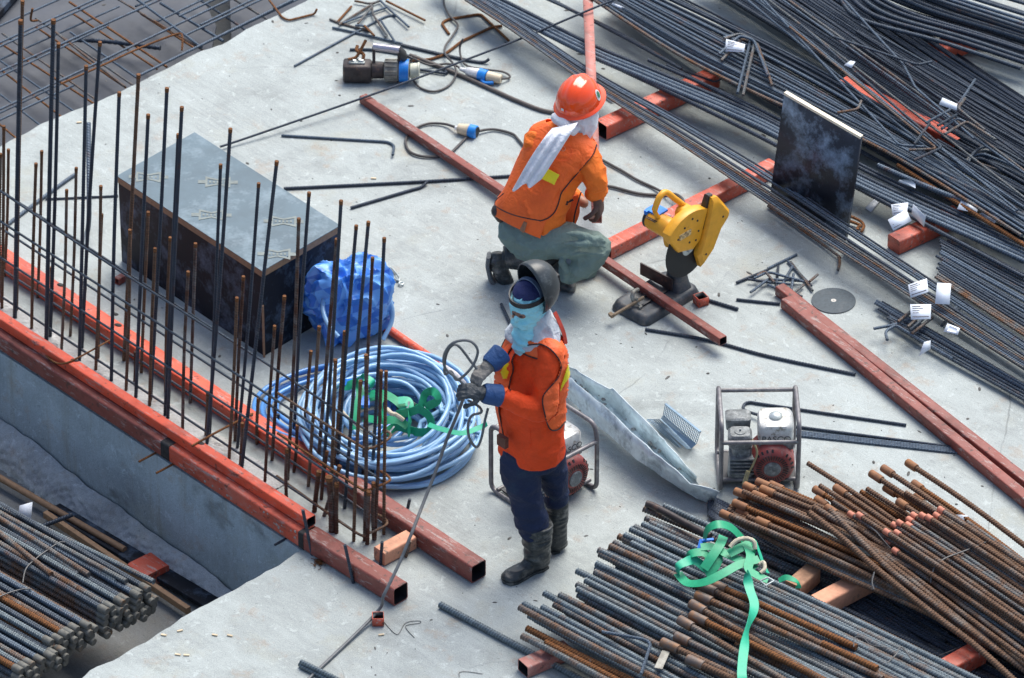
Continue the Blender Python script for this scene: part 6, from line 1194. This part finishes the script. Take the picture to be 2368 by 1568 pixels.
def panel(bv, poly, name, mat, parent, off_=.007, step=2.0, th=.003):
    """cloth panel lying on the garment under it"""
    xs = [p[0] for p in poly]; ys = [p[1] for p in poly]; V_ = []; idx = {}; F_ = []
    def vid(i, j):
        if (i, j) not in idx:
            q = cast(bv, min(xs)+i*step, min(ys)+j*step, off_); idx[(i, j)] = None if q is None else len(V_)
            if q is not None: V_.append(q)
        return idx[(i, j)]
    for i in range(int((max(xs)-min(xs))/step)+1):
        for j in range(int((max(ys)-min(ys))/step)+1):
            if inside(min(xs)+(i+.5)*step, min(ys)+(j+.5)*step, poly):
                f = [vid(i, j), vid(i, j+1), vid(i+1, j+1), vid(i+1, j)]
                if None not in f and max((V_[f[0]]-V_[f[2]]).length, (V_[f[1]]-V_[f[3]]).length) < .05: F_.append(tuple(f))
    mb = MB(); mb.add(V_, F_); o = mb.build(name, mat, parent, ang=80); so = o.modifiers.new("t", 'SOLIDIFY'); so.thickness = th; so.offset = 1; return o
def seam(bv, pts, r, mat, parent, name='piping', off_=.009):
    pp = [q for q in (cast(bv, p.x, p.y, off_) for p in spline([Vector((x, y, 0)) for x, y in pts], 6)) if q is not None]
    for _ in range(3): pp = [pp[0]]+[(pp[i-1]+pp[i]*2+pp[i+1])/4 for i in range(1, len(pp)-1)]+[pp[-1]]
    return MB().tube(pp, r, seg=6).build(name, mat, parent)
def keep1(t, a):          # the far side of the vest, away from the camera's view of the arm
    dl = min(abs(a), abs(360-a)); dr = abs(a-180)
    if t > .80: return dl > 50
    return dr > 16+34*math.exp(-((t-.58)/.17)**2) and 110 < a < 290
vest_mesh(rows, keep1, M_vest, man)
bv = bvh_of([o for o in man.children if o.name.startswith(('shirt', 'safety_vest'))])
arml = [(1183, 862), (1184, 842), (1192, 820), (1210, 803), (1232, 797), (1254, 799), (1274, 811), (1289, 830), (1294, 850), (1286, 873), (1270, 895)]
sidel = [(1257, 912), (1254, 928), (1257, 950), (1263, 975), (1268, 988), (1277, 994), (1290, 990), (1303, 975)]
panel(bv, arml[::-1]+[(1180, 885), (1172, 905), (1160, 912), (1146, 905), (1146, 870), (1150, 840), (1162, 812), (1180, 796), (1200, 786), (1240, 778), (1272, 782), (1300, 792), (1318, 830), (1318, 900), (1310, 960)]+sidel[::-1], 'vest_panel', M_vest, man)
bv2 = bvh_of([o for o in man.children if o.name.startswith(('shirt', 'safety_vest', 'vest_panel'))])
seam(bv2, [(1178, 905), (1181, 885)]+arml+sidel, .0034, M_pipe, man)
panel(bv2, [(1164, 836), (1170, 832), (1173, 842), (1168, 850), (1174, 858), (1170, 872), (1162, 872), (1157, 858), (1160, 850)], 'reflective_patch', M_yellow, man, .006, 1.5, .002)
panel(bv2, [(1311, 840), (1315, 846), (1313, 872), (1303, 886), (1293, 904), (1295, 890), (1303, 866)], 'reflective_patch', M_yellow, man, .006, 1.5, .002)
seam(bv2, [(1225, 990), (1226, 1010), (1226, 1035)], .0018, M_shirt, man, 'shirt_seam', .002)
# gloves
def cuffglove(wr, d, mh, mc, up, thumb):
    d = d.normalized(); mb = MB(); mb.tube([wr-d*.035, wr-d*.03, wr+d*.045, wr+d*.06], [.052, .056, .052, .044], seg=20); c_ = mb.build('cuff', mc, man)
    mb = MB(); hand(mb, wr+d*.055, d, up, 1.02, .8, thumb); limb(mb, [wr+d*.03, wr+d*.08], [.035, .035]); remesh(mb, 'glove', mh, man, .005, 3, [(.003, 40, 40, 40, True)])
cuffglove(lwr-(lwr-lel).normalized()*.0, (J(1090, 905, -.30)-lwr), M_glovb, M_cuff, Vector((.2, -.5, .8)), -1)
cuffglove(rwr, (J(1104, 872, -.24)-rwr), M_glovg, M_cuff, Vector((-.1, .1, 1)), 1)
FH = Vector((-.56, -.83, 0)); LH = Vector((.83, -.56, 0))
# hood / face cloth
mb = MB(); mb.ell(hc_, LH*.084, FH*.102, Z*.122, 24, 16); mb.ell(hc_+FH*.10-Z*.032, LH*.016, FH*.022, Z*.026, 12, 8); mb.ell(hc_+FH*.066-Z*.078, LH*.052, FH*.042, Z*.038, 14, 8)
mb.loft([ring(c, LH*a, FH*b, 24, 2.2) for c, a, b in ((hc_-Z*.04, .08, .095), (hc_-Z*.115+FH*.0, .058, .062), (hc_-Z*.145+FH*.015, .064, .066), (hc_-Z*.185+FH*.045, .060, .055), (hc_-Z*.22+FH*.075, .044, .03), (hc_-Z*.25+FH*.095, .018, .010))])
hood = remesh(mb, 'face_cloth', M_cyan, man, .006, 4, [(.012, 16, 16, 32, True), (.004, 40, 40, 40, False)])
ec = hc_+FH*.100-Z*.012; mb = MB()
mb.ell(ec+LH*.006-FH*.004, LH*.040, FH*.014, Z*.018, 20, 10); mb.build('eye_opening', m_plain("skin_shaded", (.26, .125, .08), .6), man)
for s_ in (-1, 1):
    e_ = ec+LH*(.020*s_+.006)+FH*.006; mb = MB(); mb.ell(e_, LH*.011, FH*.007, Z*.006, 12, 8); mb.build('eye', m_plain("eye_dark", (.04, .03, .03), .2) if 'eye_dark' not in bpy.data.materials else bpy.data.materials['eye_dark'], man)
mb = MB(); mb.loft([ring(hc_+Z*h-FH*.004, LH*a, FH*b, 26, 2.1) for h, a, b in ((.068, .076, .092), (.09, .070, .083), (.112, .052, .062), (.128, .028, .034), (.132, .005, .005))]); mb.build('cap', M_navy, man)
mb = MB()   # head band of the mask
pts = [hc_+Z*(.028+.022*math.cos(R(a)))+LH*.094*math.sin(R(a))-FH*.0+FH*.113*math.cos(R(a)) for a in range(-150, 151, 10)]
pts = [hc_+LH*.090*math.sin(R(a))+FH*.106*math.cos(R(a))+Z*(.045+.03*(1-math.cos(R(a)))*.5) for a in range(-150, 151, 10)]
ribbon(mb, pts, .024, [p-hc_-Z*(p-hc_).z for p in pts], .003, 2); mb.build('head_band', M_black, man)
mb = MB(); pts = [hc_+LH*.084*math.sin(R(a))+Z*(.02+.122*math.cos(R(a)))-FH*.0 for a in range(-80, 81, 10)]; ribbon(mb, pts, .022, [p-hc_ for p in pts], .003, 2); mb.build('crown_strap', m_plain("strap_greyblue", (.12, .17, .26), .5), man)
nO = (FH*.62-Z*.18+Vector((-.62, .02, 0))*.6).normalized(); cm = hc_+Z*.092+Vector((.016, .0, 0))-FH*.012; sA = LH; sA = (sA-nO*sA.dot(nO)).normalized(); sB = nO.cross(sA).normalized(); sB = sB if sB.z > 0 else -sB
rr = []
for i in range(15):
    ph = math.pi/2*i/14*.98; ro = math.cos(ph); dep = math.sin(ph); rr.append([cm+sA*.112*ro**.8*math.cos(t)+sB*(.150*ro**.8*math.sin(t)-.012)-nO*(.135*dep-.01) for t in [k*2*math.pi/36 for k in range(36)]])
mb = MB(); mb.loft(rr, caps=False); mk = mb.build('welding_mask', M_mask, man, ang=60); so = mk.modifiers.new("t", 'SOLIDIFY'); so.thickness = .004
mb = MB(); mb.tube(rr[0]+[rr[0][0]], .004, seg=6); sub(mb.build('mask_rim', M_mask), mk)
mb = MB(); q_ = cm-nO*.115+sB*.0; mb.box(q_, sA*.05, sB*.028, nO*.012); sub(mb.build('mask_window', M_black), mk)
# towel on the back of the neck + red strap
mb = MB(); mb.loft([ring(c, L2*a, F2*b, 24, 2.2) for c, a, b in ((hc_-Z*.06-F2*.04, .085, .065), (hc_-Z*.12-F2*.05, .10, .085), (hc_-Z*.18-F2*.04, .135, .105), (hc_-Z*.225-F2*.03, .15, .12), (hc_-Z*.25-F2*.03, .12, .09))]); remesh(mb, 'neck_towel', M_lightgrey, man, .007, 3, [(.016, 14, 14, 10, True)])
mb = MB(); ribbon(mb, [J(1282, 722, .04), J(1293, 745, .02), J(1303, 770, .0), J(1308, 795, -.02)], .022, Vector((.6, -.6, .4)), .002); mb.build('red_strap', m_plain('red_webbing', (.42, .04, .02), .6), man)
mb = MB(); mb.box(J(1162, 1020, -.14), L2*.03, F2*.012, Z*.03); mb.build('belt_pouch', m_plain('brown_leather', (.12, .045, .03), .6), man)
# ---- cable in his hands: one long cable to the bottom edge with two small loops
hp = J(1098, 902, -.31)
def C3(c, r, x, y, z): return TP(c, r, x, y, z)
pts = [P(676, 1605, .008), C3(1,3,1080,1000,.03), C3(1,3,1180,800,.16), C3(1,3,1330,490,.26), C3(1,3,1440,220,.36), C3(1,2,1545,1500,.42), C3(1,2,1650,1230,.52), C3(1,2,1760,920,.66), C3(1,2,1860,680,.80), C3(1,2,1915,530,.9)]
tag(MB().tube(spline(pts, 10), .0085, seg=8).build('cable', M_cable), 'long grey cable running from the standing worker down to the bottom edge', 'cable')
yh = y0-.28; D3 = lambda x, y, d=0: PY(*T(1, 2, x, y), yh+d)
tag(MB().tube(spline([D3(1925, 500), D3(1900, 400), D3(1820, 330, .02), D3(1745, 260, .03), D3(1735, 140, .03), D3(1800, 40, .03), D3(1900, 5, .03), D3(1990, 20, .03), D3(2045, 100, .02), D3(2010, 220, .0), D3(1930, 320, -.02), D3(1850, 370, .02), D3(1800, 290, .05), D3(1740, 310, .05), D3(1760, 120, .05), D3(1850, 45, .05), D3(1990, 210, .04), D3(2040, 270, .03)], 8), .007, seg=8).build('cable', M_cable), 'upper loops of grey cable above the gloves of the standing worker', 'cable')
tag(MB().tube(spline([D3(1960, 560), D3(2060, 620, .05), D3(2075, 670, .05), D3(1990, 700, .04), D3(1955, 790, .03), D3(1970, 910, .02), D3(2035, 990, .02), D3(2080, 900, .03), D3(2110, 750, .05), D3(2140, 630, .08)], 8), .007, seg=8).build('cable', M_cable), 'lower loop of grey cable hanging below the gloves, before the engine frame', 'cable')
# ---- kneeling worker
y1 = P(1290, 655).y; K_ = lambda px, py, dy=0.0: PY(px, py, y1+dy)
kn = empty('person', P(1260, 650), 'person squatting with back turned, in orange helmet and vest with white neck cloth', 'person')
AX = (K_(1312, 318, .14)-K_(1232, 505, .0)).normalized(); SD = Vector((.90, -.38, -.20)); SD = (SD-AX*SD.dot(AX)).normalized(); DP = AX.cross(SD).normalized()
if DP.y < 0: DP = -DP                                        # DP points to his front (away from the camera)
trk = [(1226, 520, .0, .175, .125), (1232, 490, .01, .185, .14), (1250, 445, .04, .170, .135), (1271, 400, .08, .174, .135), (1291, 358, .11, .182, .130), (1306, 328, .135, .175, .115), (1318, 302, .155, .11, .09), (1326, 285, .165, .07, .07)]
hk = K_(1338, 236, .20)
rsh_, rel_, rwr_ = K_(1352, 360, .06), K_(1378, 418, .0), K_(1376, 452, .02)
mb = MB(); mb.loft(wrap(trk, K_, SD, DP, .86, 3, 24)); limb(mb, [K_(1322, 295, .16), hk-Z*.05], [.055, .055]); mb.ell(hk-Z*.03, Vector((.08, 0, 0)), Vector((0, .095, 0)), Z*.11, 18, 12)
limb(mb, [rsh_, rel_, rwr_], [.045, .04, .032]); limb(mb, [K_(1238, 330, .12), K_(1285, 420, .30), K_(1350, 470, .22)], [.045, .04, .03])
limb(mb, [K_(1215, 540, -.02), K_(1385, 575, -.10), K_(1300, 640, -.05)], [.08, .06, .045]); limb(mb, [K_(1240, 545, .10), K_(1335, 600, .12), K_(1180, 598, .03)], [.08, .055, .035])
remesh(mb, 'body', M_skin, kn, .012, 4)
mb = MB(); limb(mb, [K_(1205, 534, .0), K_(1250, 536, -.02)], [.128, .125], 20); limb(mb, [K_(1222, 552, -.03), K_(1300, 556, -.09), K_(1378, 575, -.14)], [.122, .100, .084], 20); limb(mb, [K_(1380, 577, -.14), K_(1348, 606, -.13), K_(1316, 626, -.11)], [.080, .080, .068], 20)
limb(mb, [K_(1240, 545, .08), K_(1330, 590, .12), K_(1350, 615, .10)], [.115, .09, .085], 18); limb(mb, [K_(1350, 618, .10), K_(1262, 606, .06)], [.075, .065], 18)
for (a, b, c_, r_) in (((1398, 560, -.20), (1350, 545, -.21), (1310, 540, -.20), .016), ((1400, 572, -.22), (1350, 564, -.235), (1300, 562, -.21), .014), ((1392, 588, -.21), (1345, 585, -.22), (1310, 592, -.18), .014), ((1200, 560, -.12), (1250, 580, -.14), (1310, 580, -.19), .016), ((1300, 606, -.19), (1308, 625, -.18), (1306, 648, -.16), .018), ((1335, 606, -.2), (1345, 620, -.19), (1340, 638, -.18), .014)):
    limb(mb, [K_(*a), K_(*b), K_(*c_)], [r_, r_*1.3, r_*.8], 8)
remesh(mb, 'trousers', M_khaki, kn, .007, 3, [(.013, 6, 9, 9, True), (.006, 18, 18, 18, True)])
mb = MB(); mb.tube([K_(1312, 622, -.07), K_(1285, 638, -.05), K_(1262, 648, -.04)], [.062, .058, .05], seg=18); boot(mb, None, P(1255, 668, .0), P(1330, 672, .0)); remesh(mb, 'boot', M_boot, kn, .007, 4)
mb = MB(); mb.tube([K_(1292, 600, .05), K_(1225, 596, .03), K_(1195, 592, .025), K_(1165, 594, .02)], [.072, .076, .074, .060], seg=18); limb(mb, [K_(1150, 600, .02), K_(1158, 630, .02), K_(1172, 655, .02)], [.050, .046, .040], 16); remesh(mb, 'boot', M_boot, kn, .007, 4, [(.006, 14, 14, 30, True)])
mb = MB(); sc = [K_(1130, 590, .02), K_(1127, 612, .02), K_(1133, 640, .02), K_(1150, 664, .02), K_(1168, 670, .02)]; mb.loft([ring(p, Vector((.012, 0, .004)), Vector((.0, w_, .0)), 14, 3) for p, w_ in zip(sc, (.034, .040, .034, .045, .036))]); mb.build('boot_sole', M_sole, kn)
mb = MB(); ribbon(mb, [K_(1296, 592, -.16), K_(1318, 610, -.165), K_(1342, 632, -.15)], .035, Vector((.1, -.8, .5)), .003); mb.build('leg_strap', m_plain('grey_strap', (.13, .17, .21), .6), kn)
mb = MB(); mb.loft(wrap(trk, K_, SD, DP, .985, 3, 32)); limb(mb, [rsh_-SD*.03, rsh_, rel_, rwr_], [.072, .076, .066, .052], 18); limb(mb, [K_(1238, 330, .12), K_(1262, 400, .26), K_(1330, 460, .26)], [.07, .06, .05], 16)
remesh(mb, 'shirt', M_shirt2, kn, .008, 5, [(.014, 10, 10, 14, True)])
tk = [(1218, 522, -.005, .188, .135), (1230, 490, .01, .190, .145), (1250, 445, .04, .175, .14), (1271, 400, .08, .179, .14), (1291, 358, .11, .188, .134), (1306, 328, .135, .185, .122), (1317, 304, .155, .135, .10)]
rows = wrap(tk, K_, SD, DP, 1.045)
def keep2(t, a):
    dr = min(a, 360-a); dl = abs(a-180)      # 0 = his right (SD), 270 = back
    if t > .86: return True
    g = 56 if t < .70 else 56-42*(t-.70)/.16; g2 = 6+22*math.exp(-((t-.66)/.16)**2); return dr > g and dl > g2
vest_mesh(rows, keep2, M_vest2, kn, pipe=False)
sgn = 270
bvk = bvh_of([o for o in kn.children if o.name.startswith(('shirt', 'safety_vest'))])
panel(bvk, [(1258, 384), (1294, 402), (1281, 426), (1246, 410)], 'reflective_patch', M_yellow, kn, .022, 1.5, .002)
seam(bvk, [(1300+22*math.cos(t)*1.0, 352+20*math.sin(t)) for t in [k*math.pi/8 for k in range(-4, 7)]], .0014, M_vest, kn, 'stitched_ring', .009)
seam(bvk, [(1302+5*math.cos(t), 345+5*math.sin(t)) for t in [k*math.pi/5 for k in range(11)]], .0016, M_peach, kn, 'round_mark', .010)
bvs = bvh_of([o for o in kn.children if o.name.startswith(('shirt', 'trousers'))])
ve = [(1378, 336), (1372, 356), (1352, 380), (1331, 403), (1312, 426), (1298, 445), (1291, 468), (1281, 490), (1266, 504), (1248, 511)]
panel(bvs, ve+[(1228, 508), (1212, 470), (1225, 400), (1250, 330), (1300, 310), (1345, 308), (1368, 320)], 'vest_panel', M_vest2, kn, .014)
bvt = bvh_of([o for o in kn.children if o.name.startswith(('shirt', 'vest_panel', 'safety_vest'))])
seam(bvt, ve, .0034, M_pipe, kn, 'piping', .006); seam(bvt, [(1249, 510), (1225, 506), (1195, 499), (1168, 489), (1146, 475), (1150, 462), (1166, 448)], .0034, M_pipe, kn, 'piping', .004)
mb = MB(); fl = [K_(1318, 455, .05), K_(1322, 490, .03), K_(1310, 520, .02)]; ribbon(mb, fl, .085, Vector((.2, -1, .2)), .003); mb.build('vest_flap', M_vest2, kn)
mb = MB(); mb.tube(spline([K_(1343, 445, .0), K_(1330, 490, -.01), K_(1326, 515, -.01)], 5), .004); mb.tube(spline([K_(1290, 450, -.04), K_(1300, 470, -.05), K_(1325, 462, -.04)], 5), .006); mb.box(K_(1304, 468, -.05), Vector((.02, 0, 0)), Vector((0, .01, 0)), Vector((0, 0, .012))); mb.build('side_buckle', M_pipe, kn)
mb = MB(); hand(mb, K_(1382, 458, .0), Vector((.1, .1, -1)), Vector((.9, -.3, 0)), 1.15, .7, 1); remesh(mb, 'glove', cloth('brown_glove', (.13, .075, .06)), kn, .005, 3)
mb = MB(); limb(mb, [K_(1152, 488, .0), K_(1158, 503, .0)], [.04, .03]); mb.build('hip_pouch', M_castdark, kn); mb = MB(); mb.bar(K_(1213, 512, -.13), K_(1206, 535, -.14), .035, .01); mb.build('belt_tab', m_plain('tan_leather', (.30, .15, .08), .6), kn)
# neck cloth
mb = MB(); mb.loft([ring(c, Vector((a, 0, 0)), Vector((0, b, 0)), 24, 2.2) for c, a, b in ((hk-Z*.035, .098, .115), (hk-Z*.085, .10, .115), (hk-Z*.14-Vector((.01, .01, 0)), .105, .11), (hk-Z*.185-Vector((.02, .02, 0)), .10, .10), (hk-Z*.20-Vector((.02, .02, 0)), .06, .06))])
limb(mb, [K_(1285, 272, .12), K_(1300, 285, .08), K_(1330, 300, .06)], [.022, .035, .03]); remesh(mb, 'neck_cloth', M_whitecloth, kn, .006, 3, [(.016, 13, 13, 13, True)])
mb = MB(); tl_ = [K_(1306, 290, .02), K_(1290, 312, -.045), K_(1266, 348, -.085), K_(1240, 390, -.12), K_(1216, 430, -.15)]; rr = []
for i, p in enumerate(spline(tl_, 6)):
    t = i/24; w_ = .072+.010*math.sin(t*3.0); s_ = Vector((.88, -.10, .30)).normalized(); n2 = Vector((.1, -.8, .6)).normalized()
    lo = [p+s_*w_*(2*j/19-1)+n2*(.007*math.sin(j*.8+t*3)+.006*noise.noise(Vector((j*.5, t*3, 1))))+(tl_[-1]-tl_[-2]).normalized()*(.022*math.sin(j*.55+.4)*max(0, t-.85)/.15) for j in range(20)]
    rr.append([q+n2*.004 for q in lo]+[q-n2*.004 for q in reversed(lo)])
mb.loft(rr); mb.build('cloth_tail', M_whitecloth, kn, ang=60)
# helmet
hl = empty('tmp', (0, 0, 0), None, None); bpy.data.objects.remove(hl)
HU = Vector((-.10, -.06, 1)).normalized(); HF = Vector((.45, .89, 0)); HF = (HF-HU*HF.dot(HU)).normalized(); HS = HF.cross(HU).normalized(); hb_ = hk+HU*.005
V_ = []; F_ = []; m, n = 60, 22
for i in range(n+1):
    ph = math.pi/2*i/n
    for j in range(m):
        t = 2*math.pi*j/m; x, y = math.cos(t), math.sin(t); ro = math.cos(ph)**.85; r_ = 1.0
        p = HS*.118*x*ro+HF*.140*y*ro+HU*.138*math.sin(ph)
        rid = math.exp(-((HS.dot(p))/.022)**2)*.010*(math.sin(ph)**.5)+(math.exp(-((abs(HS.dot(p))-.048)/.009)**2)*.004)*(1 if ph > .5 else 0)
        V_.append(hb_+p+p.normalized()*rid)
for i in range(n):
    for j in range(m): F_.append((i*m+j, i*m+(j+1) % m, (i+1)*m+(j+1) % m, (i+1)*m+j))
F_.append(tuple(n*m+j for j in range(m)))
mb = MB(); mb.add(V_, F_); el = lambda k, h, fx=0: [hb_+HS*.118*k*math.cos(t)+HF*(.140*k*math.sin(t)+fx*max(0, math.sin(t)))+HU*h for t in [2*math.pi*j/m for j in range(m)]]
mb.loft([el(.94, -.004), el(1.0, .002), el(1.10, -.008, .03), el(1.12, -.014, .035), el(1.09, -.016, .03), el(.96, -.010)], caps=False); hm = mb.build('helmet', M_helmet, kn, ang=50)
def on_helm(az, elv, w_, h_, mat, name, k=1.0):
    V_ = []; F_ = []
    for i in range(6):
        for j in range(9):
            a = R(az)+w_*(j/8-.5); e = R(elv)+h_*(i/5-.5)
            if k == 2:
                u, v_ = (j/8-.5)*2, (i/5-.5)*2; a = R(az)+w_/2*u*math.sqrt(max(0, 1-v_*v_*.5)); e = R(elv)+h_/2*v_*math.sqrt(max(0, 1-u*u*.5))
            ro = math.cos(e)**.85; p = HS*.118*math.cos(a)*ro+HF*.14*math.sin(a)*ro+HU*.138*math.sin(e); V_.append(hb_+p*1.015)
    for i in range(5):
        for j in range(8): q = i*9+j; F_.append((q, q+1, q+10, q+9))
    mb = MB(); mb.add(V_, F_); o = mb.build(name, mat, kn); return o
sub(on_helm(10, 22, .34, .5, M_white, 'round_sticker', 2), hm); sub(on_helm(10, 23, .20, .30, m_plain('sticker_green', (.03, .18, .10), .4), 'sticker_mark', 2), hm); bpy.data.objects['sticker_mark'].location += Vector((.002, -.0015, .001))
sub(on_helm(-100, 13, .30, .10, M_white, 'rear_label'), hm)
# circle mark on the vest back

# ------------------------------------------------------------------ tell look-alikes of a row apart by their place in it
ORD = "first second third fourth fifth sixth seventh eighth ninth tenth eleventh twelfth thirteenth fourteenth fifteenth sixteenth seventeenth eighteenth nineteenth".split()
def ordinal(n):
    if n <= 19: return ORD[n-1]
    t, u = divmod(n, 10); tens = {2: "twenty", 3: "thirty", 4: "forty"}[t]
    return ({2: "twentieth", 3: "thirtieth", 4: "fortieth"}[t]) if u == 0 else tens+"-"+ORD[u-1]
bpy.context.view_layer.update(); same = {}
for o in scene.objects:
    if o.parent is None and o.get('group') and o.get('label'): same.setdefault((o['group'], o['label']), []).append(o)
for (g, lb), obs in same.items():
    if len(obs) < 2 or len(obs) > 45: continue
    def pxy(o):
        v = o.matrix_world @ o.data.vertices[0].co-CAM; dz = v.dot(FW); return (v.x/dz*FPX+CX, CY-v.dot(UP)/dz*FPX)
    pos = {o.name: pxy(o) for o in obs}; xs = [p[0] for p in pos.values()]; ys = [p[1] for p in pos.values()]
    horiz = (max(xs)-min(xs)) >= (max(ys)-min(ys))*.8; inframe = [o for o in obs]
    inframe.sort(key=lambda o: pos[o.name][0] if horiz else pos[o.name][1])
    for i, o in enumerate(inframe):
        base = lb.split(); o['label'] = ' '.join(base[:12])+', '+ordinal(i+1)+(' from left' if horiz else ' from top')
